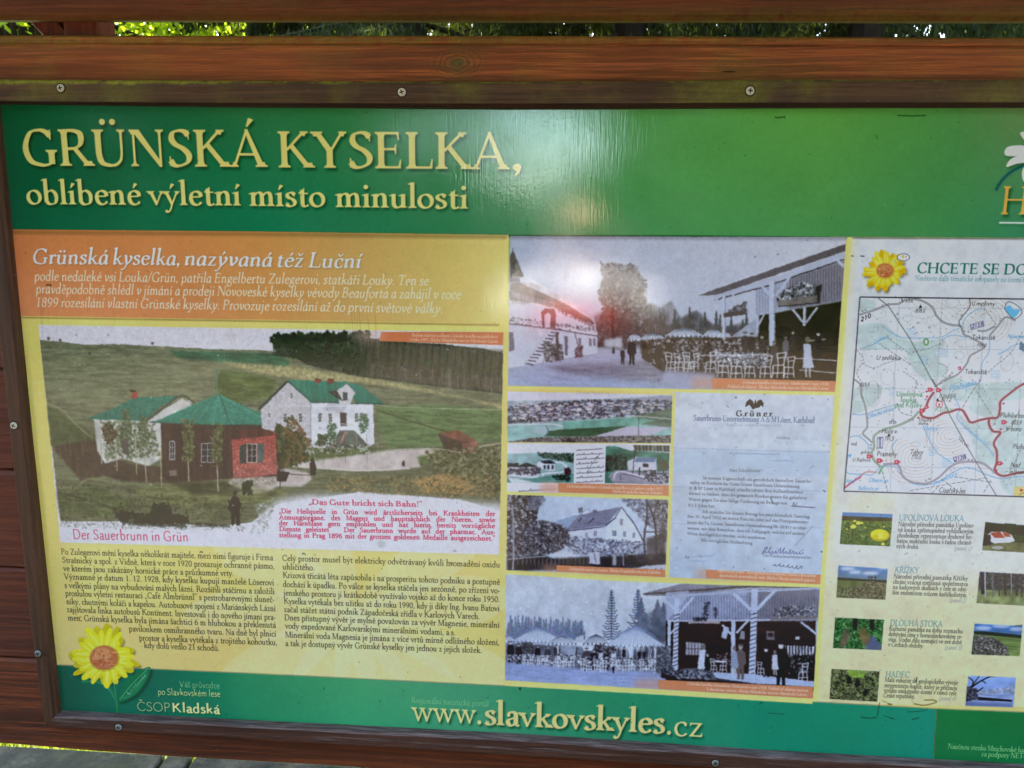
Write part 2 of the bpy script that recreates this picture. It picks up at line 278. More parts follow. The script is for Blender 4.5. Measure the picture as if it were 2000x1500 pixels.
        adv = 435
    elif c == 'w': [(poly(65 + o - h, XH, 65 + o + h, XH, 215 + o + q, 60, 210 + o, -10, 180 + o, -10), nib([(200 + o, 0), (340 + o, XH)], t * 1.05)) for o in (0, 265)]; foot(65, T, XH, -1); foot(330, T, XH, -1); foot(605, t, XH, -1); adv = 670
    elif c == 'x': poly(60, XH, 60 + T * 1.15, XH, 390, 0, 390 - T * 1.15, 0); nib([(75, 10), (360, XH)], t); foot(70, t); foot(350, T); foot(100, T, XH, -1); foot(355, t, XH, -1); adv = 440
    elif c == 'z': bar(50, 350, XH - q); bar(45, 360, q); poly(40, 0, 40 + T * .95, 0, 362, XH, 362 - T * .95, XH); tri(54, XH, -95, 1); tri(366, 0, 105); adv = 405
    # ---- digits
    elif c == '0': ellp(240, 310, 170, 300); adv = 480
    elif c == '1': stem(250, 0, 620); nib([(120, 540), (240, 610)], t); foot(250); adv = 480
    elif c == '2': nib([(80, 480), (130, 590), (240, 610), (360, 560), (370, 440), (270, 270), (80, 50)]); bar(60, 400, q + 8, t * 1.5); adv = 480
    elif c == '3': nib([(90, 540), (200, 610), (330, 570), (340, 430), (240, 345), (160, 335)]); nib([(160, 335), (300, 320), (380, 200), (330, 60), (200, 5), (80, 60)]); adv = 480
    elif c == '4': nib([(320, 600), (50, 190)], t * 1.1); bar(45, 430, 175, t * 1.2); stem(320, 0, 610); adv = 480
    elif c == '5': bar(140, 390, 590, t * 1.4); nib([(145, 600), (120, 350)], t * 1.1); nib([(120, 350), (230, 385), (360, 320), (380, 180), (310, 40), (190, 5), (80, 50)]); adv = 480
    elif c == '6': ellp(245, 190, 160, 175); nib([(370, 610), (200, 520), (100, 360), (85, 190)]); adv = 480
    elif c == '7': bar(80, 410, 585, t * 1.4); nib([(400, 590), (260, 330), (180, 0)], T * .85); adv = 480
    elif c == '8': ellp(240, 455, 130, 140); ellp(240, 165, 160, 160); adv = 480
    elif c == '9': ellp(235, 420, 160, 175); nib([(395, 420), (370, 240), (260, 80), (110, 0)]); adv = 480
    elif c == '.': dot(105, 42, T * .55); adv = 215
    elif c == ',': dot(105, 42, T * .6); poly(105 + T * .6, 42, 105 + T * .35, -60, 70, -125, 60, -110, 100, -40, 105, 0); adv = 215
    elif c == ':': dot(105, 42, T * .5); dot(105, 320, T * .5); adv = 215
    elif c == '!': dot(120, 42, T * .5); poly(120 - h, CAP, 120 + h, CAP, 135, 180, 105, 180); adv = 240
    elif c in '-–': bar(40, 240, 215, t * 1.3); adv = 280
    elif c == '/': nib([(30, -60), (300, 720)], t * 1.2); adv = 320
    elif c in '()': nib([(230, 740), (110, 560), (80, 280), (120, 0), (230, -170)] if c == '(' else [(60, 740), (180, 560), (210, 280), (170, 0), (60, -170)]); adv = 290
    elif c == '&': nib([(560, 330), (480, 120), (330, 10), (170, 10), (80, 120), (120, 260), (300, 400), (370, 520), (310, 640), (220, 640), (180, 540), (280, 350), (480, 100), (620, 10)], t * 1.5); adv = 650
    elif c == '„': [(dot(90 + o, 42, T * .5), nib([(90 + o + T * .3, 42), (70 + o, -110)], t)) for o in (0, 150)]; adv = 340
    elif c == '“': [(dot(90 + o, 600, T * .5), nib([(90 + o - T * .3, 600), (110 + o, 740)], t)) for o in (0, 150)]; adv = 340
    elif c == '"': [nib([(90 + o, 560), (90 + o, 700)], T * .6) for o in (0, 120)]; adv = 300
    elif c == ' ': adv = 210
    else: stem(150, 0, XH); adv = 300
    return g, adv
def accent(ch, comb, S):
    """accent polygons in glyph units"""
    T, t = S.T, S.t; up = ch.isupper(); g0, adv = glyph(ch, S)
    A = np.vstack(g0) if g0 else np.zeros((1, 2)); cx = (A[:, 0].min() + A[:, 0].max()) / 2; y = (CAP + 60) if up else (XH + 75); g = []
    if comb == '\u0301': g.append(np.array([(cx - 30, y), (cx - 5, y - 10), (cx + 30 + T * .75, y + 115), (cx + 15 + T * .2, y + 150), (cx + 10, y + 135)]))
    elif comb == '\u030c':
        if ch == 't': g.append(np.array([(250, 560), (265, 560), (300, 700), (240, 700)]))
        else: g += [strokepoly(np.array([(cx - 95, y + 130), (cx, y + 10)]), t * .62), strokepoly(np.array([(cx, y + 10), (cx + 95, y + 130)]), t * .5)]
    elif comb == '\u030a':
        a = np.linspace(0, 2 * math.pi, 17); P = np.stack([cx + 62 * np.cos(a), y + 75 + 62 * np.sin(a)], 1)
        for i in range(16): g.append(strokepoly(P[i:i + 2], t * .5))
    elif comb == '\u0308':
        for o in (-1, 1): a = np.linspace(0, 2 * math.pi, 14, endpoint=False); r = T * .5; g.append(np.stack([cx + o * (95 if up else 82) + r * np.cos(a), y + 75 + r * np.sin(a)], 1))
    return g
HR = 128.0 / 1000; GX0, GY0, GW, GH = -220, -260, 1500, 1300
def hires(ch, S):
    if ch in S.cache: return S.cache[ch]
    d = unicodedata.normalize('NFD', ch); base = d[0]
    b2 = {'i': 'ı', 'j': 'ȷ'}.get(base, base) if len(d) > 1 else base
    g, adv = glyph(b2, S); g = list(g)
    for cm in d[1:]: g += accent(base if base not in 'ij' else b2, cm, S)
    if S.it and g: g = [np.stack([p[:, 0] * S.wid + p[:, 1] * .21, p[:, 1]], 1) for p in g]
    adv *= S.wid if S.it else 1.0
    if g:
        w, h = int((adv + 500) * HR), int(GH * HR)
        cov = wind([np.stack([(p[:, 0] - GX0) * HR, (GH + GY0 - p[:, 1]) * HR], 1) for p in g], h, w, 2)
        sat = np.zeros((h + 1, w + 1), np.float64); sat[1:, 1:] = np.cumsum(np.cumsum(cov, 0), 1)
        A = np.vstack(g); ink = (A[:, 0].min(), A[:, 0].max())
    else: sat = None; ink = (0, 0)
    S.cache[ch] = (sat, adv, ink); return S.cache[ch]
def stampg(mask, mx0, my0, sat, x, y, kx, ky):
    """box-filtered glyph into mask; x,y origin baseline in canvas px, kx,ky canvas px per unit"""
    h, w = sat.shape[0] - 1, sat.shape[1] - 1
    gx0 = x + GX0 * kx; gy0 = y - (GH + GY0) * ky; gx1 = gx0 + w / HR * kx; gy1 = gy0 + h / HR * ky
    X0, X1 = int(math.floor(gx0)), int(math.ceil(gx1)); Y0, Y1 = int(math.floor(gy0)), int(math.ceil(gy1))
    X0 = max(X0, mx0); Y0 = max(Y0, my0); X1 = min(X1, mx0 + mask.shape[1]); Y1 = min(Y1, my0 + mask.shape[0])
    if X1 <= X0 or Y1 <= Y0: return
    ex = np.clip((np.arange(X0, X1 + 1) - gx0) / kx * HR, 0, w); ey = np.clip((np.arange(Y0, Y1 + 1) - gy0) / ky * HR, 0, h)
    ix = np.minimum(ex.astype(int), w - 1); fx = ex - ix; iy = np.minimum(ey.astype(int), h - 1); fy = (ey - iy)[:, None]
    a = sat[iy][:, ix] * (1 - fx) + sat[iy][:, ix + 1] * fx; b = sat[iy + 1][:, ix] * (1 - fx) + sat[iy + 1][:, ix + 1] * fx
    s = a * (1 - fy) + b * fy
    cov = np.clip((s[1:, 1:] - s[:-1, 1:] - s[1:, :-1] + s[:-1, :-1]) * (kx / HR) * (ky / HR), 0, 1)
    sub = mask[Y0 - my0:Y1 - my0, X0 - mx0:X1 - mx0]; np.maximum(sub, cov, out=sub)

def txt(x0, y0, x1, y1, s, e, style, col, a=1.0, just=False, sh=None, edge=None, vert=1.0):
    """one line of lettering from (x0, y0) to (x1, y1) in photo pixels, e = pixels per 1000 glyph units"""
    S = STY[style]; P0 = Q(x0, y0); P1 = Q(x1, y1); dx, dy = P1[0] - P0[0], P1[1] - P0[1]; W = dx
    ky = e / 1000 * lscale(x0, y0) * vert; G = [hires(c, S) for c in s]
    nat = sum(g[1] for g in G) - G[0][2][0] - (G[-1][1] - G[-1][2][1]); ns = s.count(' '); sp = G[0][1] * 0 + 210 * (S.wid if S.it else 1)
    kx = W / nat; extra = 0
    if just and ns:
        k0 = ky * .97; extra = (W - nat * k0) / ns / k0
        if extra < 45: kx = W / (nat + 45 * ns); extra = 45
        else: kx = k0
    pad = int(6 + ky * 300); mx0, my0 = int(P0[0]) - pad, int(min(P0[1], P1[1]) - ky * 950) - 4; mw, mh = int(W) + 2 * pad, int(abs(dy) + ky * 1300) + 8
    M = np.zeros((mh, mw), np.float32); x = P0[0] - G[0][2][0] * kx
    for c, (sat, adv, ink) in zip(s, G):
        if sat is not None: stampg(M, mx0, my0, sat, x, P0[1] + dy * (x - P0[0]) / max(W, 1), kx, ky)
        x += (adv + (extra if c == ' ' else 0)) * kx
    if sh:
        ox, oy, r, al = sh; B = blur(M, r); put(mx0 + ox, my0 + oy, np.clip(B * 1.3, 0, 1), C3((8, 40, 22)), al)
    if edge is not None: put(mx0, my0, np.clip(blur(M, 1) * 2.2, 0, 1), C3(edge), .8)
    put(mx0, my0, M, C3(col), a)
def words(L, e, style, col, **k):
    for x0, y0, x1, y1, s in L: txt(x0, y0, x1, y1, s, e, style, col, **k)
# ================================================================ contents of the print (coordinates = photograph pixels)
YEL, ORG, PALE = (236, 214, 118), (214, 132, 74), (243, 214, 118)
def quad(*a): return list(zip(a[::2], a[1::2]))
def gradfield(stops, x0, x1):
    xs = np.linspace(0, 1, CW); return None
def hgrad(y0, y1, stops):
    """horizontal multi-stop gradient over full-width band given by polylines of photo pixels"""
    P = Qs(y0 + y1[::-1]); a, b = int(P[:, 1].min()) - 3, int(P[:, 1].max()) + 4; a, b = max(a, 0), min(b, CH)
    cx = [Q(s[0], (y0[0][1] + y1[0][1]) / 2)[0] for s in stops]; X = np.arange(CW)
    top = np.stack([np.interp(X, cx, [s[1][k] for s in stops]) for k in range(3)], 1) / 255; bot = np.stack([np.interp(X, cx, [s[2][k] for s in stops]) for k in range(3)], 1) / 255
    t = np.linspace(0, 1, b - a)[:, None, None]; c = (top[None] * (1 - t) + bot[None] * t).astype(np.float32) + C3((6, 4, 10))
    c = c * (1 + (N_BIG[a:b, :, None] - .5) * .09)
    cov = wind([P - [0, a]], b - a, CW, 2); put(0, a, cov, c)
# ---- ground colours
IMG[:] = C3((12, 100, 62))
yy = np.linspace(0, 1, CH, dtype=np.float32)[:, None, None]; xx = np.linspace(0, 1, CW, dtype=np.float32)[None, :, None]
fill([(-60, 600), (985, 600), (1700, 445), (2900, 440), (2900, 1490), (-60, 1320)], ((238, 218, 120), (232, 210, 126)), mot=.05, nz=N_BIG)
# big pale flower ghosted into the yellow ground
def petal(cx, cy, ang, L, W, col, a):
    c, s = math.cos(ang), math.sin(ang); P = [(0, -.06), (.35, -.4), (.75, -.5), (.98, -.22), (1, 0), (.98, .22), (.75, .5), (.35, .4), (0, .06)]
    fill([(cx + L * u * c - W * v * s, cy + L * u * s + W * v * c) for u, v in P], col, a, smooth=True, soft=1)
with clip([(40, 617), (990, 632), (985, 1340), (112, 1300)]):
    for k, (an, L, W) in enumerate([(2.55, 330, 110), (2.05, 210, 95), (1.55, 170, 80), (1.15, 190, 85), (.75, 290, 90), (.42, 360, 80), (-.1, 300, 100), (-.6, 300, 100), (3.1, 330, 100), (-2.6, 320, 110), (-2.0, 280, 110)]):
        petal(690, 1195, an, L, W, (240, 226, 176), .42)
    fill([(40, 620), (110, 630), (120, 1300), (60, 1300)], (236, 208, 100), .45, soft=14); fill([(120, 1190), (520, 1230), (420, 1330), (100, 1330)], (226, 196, 118), .5, soft=26)
    specks([(50, 640), (980, 640), (980, 1330), (120, 1290)], 60, 1.0, [(150, 130, 70), (120, 110, 70)], .5)
    for i in range(9): y = 640 + i * 21; line([(48 + i * 2, y), (62 + i * 2, y + 4), (74 + i * 2, y + 1)], .8, (246, 230, 160), .6)
fill([(1664, 463), (2900, 470), (2900, 1400), (1583, 1372), (1604, 1119), (1640, 764)], ((222, 224, 228), (232, 219, 160)), mot=.03, nz=N_MID)
fill([(1664, 463), (2900, 470), (2900, 1180), (1604, 1119), (1640, 764)], (224, 225, 229), .6, soft=30, mot=.03)
for (x, y, r) in [(1830, 1195, 40), (1760, 1290, 60), (1880, 1290, 40), (1700, 985, 50)]: ell(x, y, r, r * .5, (236, 222, 165), .35, soft=10)
# ---- header band
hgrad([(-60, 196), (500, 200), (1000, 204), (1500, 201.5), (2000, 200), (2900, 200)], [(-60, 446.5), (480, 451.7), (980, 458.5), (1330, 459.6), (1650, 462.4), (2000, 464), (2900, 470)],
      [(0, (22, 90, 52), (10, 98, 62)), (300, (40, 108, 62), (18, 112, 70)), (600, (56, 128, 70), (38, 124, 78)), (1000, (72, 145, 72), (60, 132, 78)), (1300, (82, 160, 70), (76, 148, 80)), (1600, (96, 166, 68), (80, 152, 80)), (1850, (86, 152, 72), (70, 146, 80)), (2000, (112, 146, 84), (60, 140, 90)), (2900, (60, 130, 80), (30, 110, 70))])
line([(-40, 449.5), (480, 454), (980, 460.5), (1330, 461.6), (1650, 464.4), (2000, 466), (2900, 472)], 3, (70, 66, 44), .75, smooth=False, soft=1.2)
# ---- orange heading box
with clip([(-60, 447), (480, 451.7), (985, 458.5), (996, 458.6), (993, 634), (985, 632), (500, 624), (-60, 615)]):
    hgrad([(-60, 440), (993, 455)], [(-60, 625), (993, 645)], [(20, (206, 128, 70), (216, 138, 84)), (350, (210, 138, 74), (217, 143, 82)), (540, (205, 148, 74), (212, 152, 82)), (700, (199, 162, 86), (206, 166, 90)), (860, (208, 186, 96), (216, 190, 104)), (985, (222, 206, 112), (228, 210, 116))])
fill([(985, 463), (996, 463), (993, 634), (980, 640)], (236, 218, 120), .8, soft=1)
for p in ([(-60, 453), (480, 457), (990, 463)],): line(p, 6, (110, 84, 46), .55, smooth=False, soft=3)
line([(41, 620), (500, 627), (975, 635)], 3, (120, 92, 50), .6, smooth=False, soft=1.3)
# ---- footer
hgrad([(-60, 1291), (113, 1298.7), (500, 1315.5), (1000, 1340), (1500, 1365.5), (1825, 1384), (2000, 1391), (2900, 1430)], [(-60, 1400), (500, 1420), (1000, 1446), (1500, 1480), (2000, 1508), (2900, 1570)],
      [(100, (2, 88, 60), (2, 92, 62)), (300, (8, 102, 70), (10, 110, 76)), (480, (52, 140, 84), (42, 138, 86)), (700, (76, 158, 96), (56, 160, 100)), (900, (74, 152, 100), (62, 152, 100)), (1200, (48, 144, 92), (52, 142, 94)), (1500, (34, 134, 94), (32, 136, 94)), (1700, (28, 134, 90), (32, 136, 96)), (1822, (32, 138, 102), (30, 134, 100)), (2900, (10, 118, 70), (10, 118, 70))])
fill([(1829, 1384.5), (2000, 1391.5), (2900, 1430), (2900, 1560), (1822, 1505)], ((4, 122, 62), (6, 118, 68)), mot=.05, nz=N_BIG)
line([(1829, 1384), (1825, 1440), (1822, 1505)], 1.6, (110, 96, 50), .8)
line([(113, 1298), (500, 1315), (1000, 1339.5), (1500, 1365), (1825, 1383.5), (2000, 1390.5), (2300, 1402)], 1.6, (110, 104, 52), .7, smooth=False)
# vertical rain streaks of dirt, where the film has aged
def wear():
    for X, Y0, Y1, a in [(75, 540, 830, .35), (200, 560, 700, .15), (430, 600, 830, .22), (655, 600, 740, .3), (690, 600, 760, .3), (590, 850, 1020, .15)]:
        with clip([(40, 450), (990, 460), (985, 1060), (118, 1060)]):
            for k in range(9):
                x = X + rng.rand() * 46; y = Y0 + rng.rand() * 60; l = 25 + rng.rand() * 70; line([(x, y), (x + 3, y + l)], .8, (60, 56, 40) if rng.rand() > .3 else (205, 200, 160), a * rng.rand(), smooth=False)
def conifer(x, yb, h, w, c=(92, 98, 112), a=.9, open_=False):
    n = int(h / (5 if open_ else 3.2)); line([(x, yb - h), (x, yb)], max(1.2, w * .06), c, a, smooth=False)
    for k in range(n):
        t = (k + 1) / n; y = yb - h + h * t; ww = w / 2 * (t ** .8) * (.75 + .5 * rng.rand())
        for s in (-1, 1): line([(x, y - 1), (x + s * ww * .6, y + 1), (x + s * ww, y - (2 if open_ else -1.5))], 2.2 if open_ else 3.2, tuple(int(v * (.85 + .3 * rng.rand())) for v in c), a)
# ================= 1 hand-coloured postcard
with clip([(75, 634), (983, 649), (975, 1083), (118, 1059)]):
    fill([(70, 630), (990, 640), (990, 1090), (100, 1070)], (222, 216, 218), mot=.03, nz=N_FINE)
    fill([(78, 664), (110, 666), (165, 673), (230, 672), (330, 677), (420, 682), (520, 684), (560, 690), (760, 700), (985, 720), (985, 1000), (900, 975), (700, 960), (540, 985), (490, 1020), (420, 1028), (300, 1018), (118, 1018)], ((118, 121, 92), (96, 98, 70)), mot=.25, nz=N_HOR)
    fill([(85, 700), (300, 690), (520, 735), (530, 780), (400, 790), (180, 800), (90, 780)], (128, 130, 96), .8, soft=6, mot=.2, nz=N_HOR)
    fill([(330, 684), (540, 690), (565, 705), (560, 722), (430, 706), (350, 700)], (62, 104, 76), .9, soft=2, mot=.3, nz=N_HOR)
    fill([(430, 706), (560, 714), (700, 735), (800, 752), (900, 775), (985, 800), (985, 790), (720, 748), (600, 742), (500, 728)], (176, 166, 116), .85, soft=2, mot=.25, nz=N_FINE)
    fill([(430, 722), (500, 730), (540, 742), (530, 775), (450, 790), (420, 760)], (80, 98, 52), .8, soft=2, mot=.25, nz=N_HOR)
    fill([(735, 792), (860, 790), (985, 800), (985, 860), (760, 880), (735, 830)], (98, 120, 76), 1, soft=2, mot=.25, nz=N_HOR)
    fill([(90, 790), (140, 820), (190, 850), (180, 880), (95, 870)], (70, 84, 48), .7, soft=4, mot=.3); line([(90, 786), (120, 800), (150, 830), (180, 855)], 4, (150, 148, 104), .6)
    fill([(105, 870), (190, 858), (200, 930), (160, 940), (108, 880)], (66, 52, 44), .9, soft=2, mot=.3, nz=N_VER)
    line([(735, 790), (800, 796), (985, 800)], 1.5, (170, 176, 140), .9); line([(735, 800), (800, 822), (880, 845)], 2.5, (70, 72, 48), .9)
    # wood on the hill
    fill([(531, 668), (540, 655), (560, 651), (580, 655), (600, 652), (620, 658), (640, 650), (665, 653), (690, 658), (740, 662), (800, 668), (870, 672), (900, 676), (940, 680), (985, 690), (985, 770), (940, 764), (860, 756), (780, 745), (700, 735), (640, 722), (600, 712), (560, 690), (535, 682)], ((46, 56, 44), (60, 62, 50)), mot=.35, nz=N_MID)
    fill([(700, 668), (985, 684), (985, 765), (860, 752), (720, 735)], (90, 84, 70), .75, soft=3, mot=.25, nz=N_VER)
    specks([(533, 655), (700, 650), (700, 730), (560, 690)], 260, 4, [(34, 46, 34), (50, 66, 46), (70, 84, 60)], .8); specks([(700, 670), (985, 684), (985, 765), (720, 735)], 340, 3, [(74, 72, 56), (100, 96, 78), (86, 92, 72)], .6)
    specks([(532, 652), (720, 648), (720, 662), (532, 672)], 120, 4.5, [(30, 42, 32), (44, 58, 42)], 1, seed=4); specks([(540, 678), (575, 683), (560, 690), (545, 690)], 20, 3, [(60, 78, 60), (190, 186, 174)])
    for k in range(60): conifer(700 + k * 4.8 + rng.rand() * 4, 706 + k * .5, 44 + rng.rand() * 12 - k * .1, 12, (84, 84, 66) if k % 3 else (64, 68, 52), .7)
    for k in range(30): conifer(540 + k * 6, 692 + k, 34 + rng.rand() * 8, 16, (46, 60, 44), .6)
    for k in range(40): x = 760 + rng.rand() * 215; y = 700 + (x - 760) * .12 + rng.rand() * 20; line([(x, y), (x + 1, y + 22 + rng.rand() * 22)], 1.1, (150, 142, 120) if k % 3 else (60, 54, 44), .55, smooth=False)
    for x, y in ((95, 661), (118, 664), (298, 670), (175, 690)): ell(x, y, 3, 3, (80, 80, 66), .9)
    # shaded hollow and left white house
    fill([(184, 862), (250, 905), (330, 912), (420, 900), (420, 938), (330, 944), (240, 940), (190, 925), (150, 905)], (66, 54, 46), .95, soft=2, mot=.2)
    fill([(184, 818), (312, 822), (316, 800), (372, 780), (380, 830), (315, 830), (315, 895), (290, 910), (240, 895), (205, 905), (190, 880)], (196, 194, 182), 1, soft=.6, mot=.15)
    fill([(168, 818), (225, 796), (262, 776), (352, 773), (312, 795), (284, 822)], ((62, 128, 104), (50, 110, 90)), mot=.15, nz=N_FINE); line([(284, 822), (318, 797), (354, 773), (380, 786)], 3, (70, 74, 60)); fill([(258, 765), (270, 767), (268, 778), (257, 778)], (170, 74, 66)); line([(254, 763), (266, 764)], 3, (50, 40, 36))
    fill([(290, 822), (320, 800), (356, 778), (372, 788), (330, 806), (312, 826), (312, 838), (286, 838)], (208, 202, 192), 1)
    specks([(196, 822), (300, 822), (312, 890), (206, 900)], 190, 3.2, [(96, 106, 74), (70, 84, 58), (120, 124, 90)], .75)
    fill([(238, 855), (250, 857), (252, 890), (240, 885)], (70, 66, 58), .8)
    for x, y0, y1 in ((196, 840, 905), (226, 850, 920), (264, 850, 926), (283, 890, 942), (313, 880, 952)): line([(x, y0), (x + 3, y1)], 2.2, (176, 166, 128), .85)
    # pavilion with red bay
    fill([(314, 826), (452, 830), (545, 828), (548, 935), (455, 934), (330, 940), (318, 930)], (62, 46, 42), 1, mot=.22, nz=N_VER)
    fill([(452, 857), (470, 858), (468, 840), (538, 835), (542, 925), (500, 932), (456, 933)], ((156, 66, 60), (178, 100, 90)), mot=.25, nz=N_FINE); line([(452, 857), (540, 848)], 2, (110, 36, 36))
    fill([(456, 838), (534, 834), (534, 850), (456, 858)], (70, 40, 38), .85, mot=.3, nz=N_VER)
    fill([(292, 823), (310, 820), (424, 770), (428, 770), (553, 826), (552, 831), (420, 829)], ((64, 146, 118), (44, 122, 100)), mot=.12, nz=N_FINE)
    for x in (330, 360, 390, 415, 435, 455, 480, 510, 535): line([(426, 771), (x, 828)], .9, (120, 176, 156) if x % 2 else (30, 90, 76), .7, smooth=False)
    line([(428, 770), (452, 829)], 2, (30, 84, 74), .9, smooth=False); line([(423, 722), (425, 770)], 2, (80, 140, 110)); line([(292, 824), (420, 830), (553, 829)], 1.8, (30, 70, 60), .9, smooth=False)
    def win(x, y, w, h, dk=(44, 44, 46), fr=(220, 216, 206), sk=0, n=2, m=3):
        fill([(x, y), (x + w, y + sk), (x + w, y + h + sk), (x, y + h)], fr); fill([(x + 1.3, y + 1.3), (x + w - 1.3, y + 1.3 + sk), (x + w - 1.3, y + h - 1.3 + sk), (x + 1.3, y + h - 1.3)], dk)
        for i in range(1, n): line([(x + w * i / n, y), (x + w * i / n, y + h)], 1, fr, 1, smooth=False)
        for i in range(1, m): line([(x, y + h * i / m), (x + w, y + h * i / m + sk)], .9, fr, .9, smooth=False)
    win(331, 861, 11, 37); win(393, 865, 25, 38); win(482, 866, 20, 37); fill([(468, 870), (481, 867), (481, 904), (469, 905)], (44, 62, 58)); fill([(504, 866), (515, 866), (514, 902), (504, 904)], (64, 88, 84), mot=.3)
    line([(460, 912), (480, 925)], 1.2, (226, 150, 140)); line([(510, 908), (535, 925)], 1.2, (226, 150, 140)); line([(455, 933), (540, 925)], 2, (150, 80, 76))
    fill([(330, 918), (345, 917), (345, 928), (332, 930)], (140, 120, 104), .8)
    # main house
    fill([(509, 800), (563, 744), (605, 784), (728, 790), (731, 866), (712, 876), (606, 874), (560, 850), (512, 836)], (196, 190, 190), mot=.08, nz=N_FINE)
    fill([(606, 786), (729, 790), (731, 866), (712, 876), (607, 874)], (222, 220, 222), mot=.05); fill([(640, 788), (680, 788), (668, 810), (630, 800)], (160, 156, 160), .5, soft=2)
    fill([(560, 742), (675, 745), (688, 750), (672, 786), (608, 784)], ((44, 124, 100), (36, 108, 88)), mot=.12, nz=N_VER); fill([(678, 748), (705, 752), (750, 788), (695, 788)], ((52, 132, 108), (38, 110, 92)), mot=.12, nz=N_VER)
    line([(505, 800), (562, 744)], 4.5, (34, 60, 50), smooth=False); line([(562, 744), (608, 785)], 2.5, (30, 72, 60), smooth=False); line([(607, 785), (750, 789)], 1.8, (30, 60, 54), smooth=False)
    fill([(655, 762), (678, 748), (694, 766), (684, 790), (664, 790)], (206, 202, 200)); line([(655, 763), (678, 748), (697, 768)], 2.4, (70, 110, 96), smooth=False); fill([(640, 764), (658, 762), (670, 784), (656, 776)], (40, 42, 40), .9); fill([(669, 766), (679, 766), (679, 782), (670, 782)], (60, 70, 70))
    for x in (616, 641): fill([(x, 740), (x + 12, 741), (x + 10, 748), (x, 748)], (150, 56, 50)); line([(x - 1, 740), (x + 12, 741)], 2, (50, 34, 32))
    win(566, 766, 7, 13); [win(x, 806, 8, 19) for x in (553, 583, 621, 641, 692, 709)]; win(522, 805, 7, 10); fill([(664, 805), (677, 806), (677, 832), (665, 832)], (66, 62, 58)); line([(540, 790), (606, 793)], 1, (226, 222, 220)); line([(606, 793), (729, 793)], 1.4, (240, 238, 238)); line([(607, 784), (607, 874)], 1.6, (150, 146, 146), smooth=False)
    fill([(650, 865), (664, 840), (692, 840), (720, 870), (700, 876), (640, 874)], (78, 84, 74), .95, mot=.3); line([(636, 866), (664, 836), (694, 838), (718, 868)], 2.4, (224, 220, 210)); line([(664, 828), (694, 829)], 1.6, (214, 210, 200)); line([(665, 866), (676, 842)], 3, (190, 130, 110))
    specks([(640, 826), (655, 826), (656, 862), (640, 862)], 50, 2.4, [(80, 110, 80), (60, 86, 60)], .8); specks([(622, 848), (640, 848), (640, 868), (620, 868)], 50, 2.4, [(60, 76, 50)], .8); specks([(700, 808), (720, 808), (716, 845), (704, 845)], 50, 2.2, [(70, 100, 70)], .7)
    # ground in front of the houses
    fill([(560, 890), (620, 875), (740, 876), (820, 880), (850, 900), (800, 916), (640, 918), (552, 905)], (88, 104, 62), 1, soft=2, mot=.3, nz=N_HOR)
    fill([(720, 885), (760, 878), (840, 876), (850, 884), (815, 892), (822, 912), (760, 918), (700, 918), (600, 914), (545, 905), (540, 912), (600, 922), (610, 935), (590, 950), (540, 950), (520, 962), (470, 965), (440, 955), (470, 940), (540, 935), (548, 908)], (206, 190, 182), .95, soft=1.5, mot=.08)
    line([(552, 908), (700, 918), (800, 914)], 4, (214, 200, 190), .95); fill([(455, 934), (540, 930), (540, 948), (470, 952), (440, 945)], (180, 166, 150), .9, soft=1, mot=.3, nz=N_FINE)
    specks([(540, 828), (606, 860), (600, 900), (545, 915)], 260, 4, [(54, 68, 38), (40, 50, 30), (96, 96, 56), (112, 84, 56)], .85); specks([(560, 815), (575, 815), (600, 850), (560, 860)], 60, 3, [(60, 70, 40), (116, 82, 58)], .8)
    fill([(855, 848), (895, 842), (931, 862), (905, 866), (900, 892), (872, 884)], (74, 60, 50), 1, mot=.3); fill([(855, 846), (895, 840), (932, 861), (902, 863)], (132, 82, 66), 1, mot=.15); fill([(902, 864), (932, 862), (932, 884), (905, 894)], (140, 92, 78), 1, mot=.2)
    specks([(830, 880), (980, 870), (980, 960), (850, 930)], 420, 3.4, [(80, 84, 54), (60, 64, 42), (150, 142, 104), (110, 106, 70)], .7); line([(935, 872), (985, 864)], 3.5, (190, 178, 150), .7); line([(770, 878), (850, 876), (900, 884)], 1.8, (200, 190, 170), .7)
    fill([(540, 880), (552, 884), (558, 940), (545, 942)], (50, 46, 36), .5, soft=1); line([(546, 900), (547, 955)], 1.6, (60, 52, 40)); fill([(541, 920), (566, 922), (558, 940), (541, 940)], (30, 26, 28), .95)
    fill([(604, 905), (614, 897), (618, 915), (616, 928), (606, 928)], (30, 26, 28), .95); ell(610, 898, 3, 4, (30, 26, 28)); ell(788, 905, 3, 6, (60, 50, 44)); line([(560, 925), (604, 928)], 1.4, (50, 44, 40))
    for k in range(8): x = 590 + k * 20 + rng.rand() * 8; line([(x, 845 + rng.rand() * 20), (x + 1, 905)], 1, (200, 196, 180) if k % 2 else (60, 56, 46), .5)
    specks([(590, 862), (720, 868), (724, 885), (600, 885)], 90, 2.2, [(210, 206, 196), (40, 40, 34), (90, 100, 70)], .7)
    fill([(800, 935), (880, 925), (925, 950), (910, 965), (830, 962)], (182, 140, 88), .8, soft=4, mot=.3, nz=N_FINE); specks([(640, 930), (960, 930), (970, 975), (640, 960)], 360, 2.6, [(150, 126, 80), (92, 92, 60), (170, 130, 80), (70, 74, 50)], .6)
    fill([(250, 950), (420, 940), (560, 958), (540, 985), (300, 985)], (110, 112, 66), .55, soft=5, mot=.4, nz=N_HOR); fill([(330, 942), (440, 940), (480, 960), (380, 964)], (46, 50, 36), .7, soft=3, mot=.3)
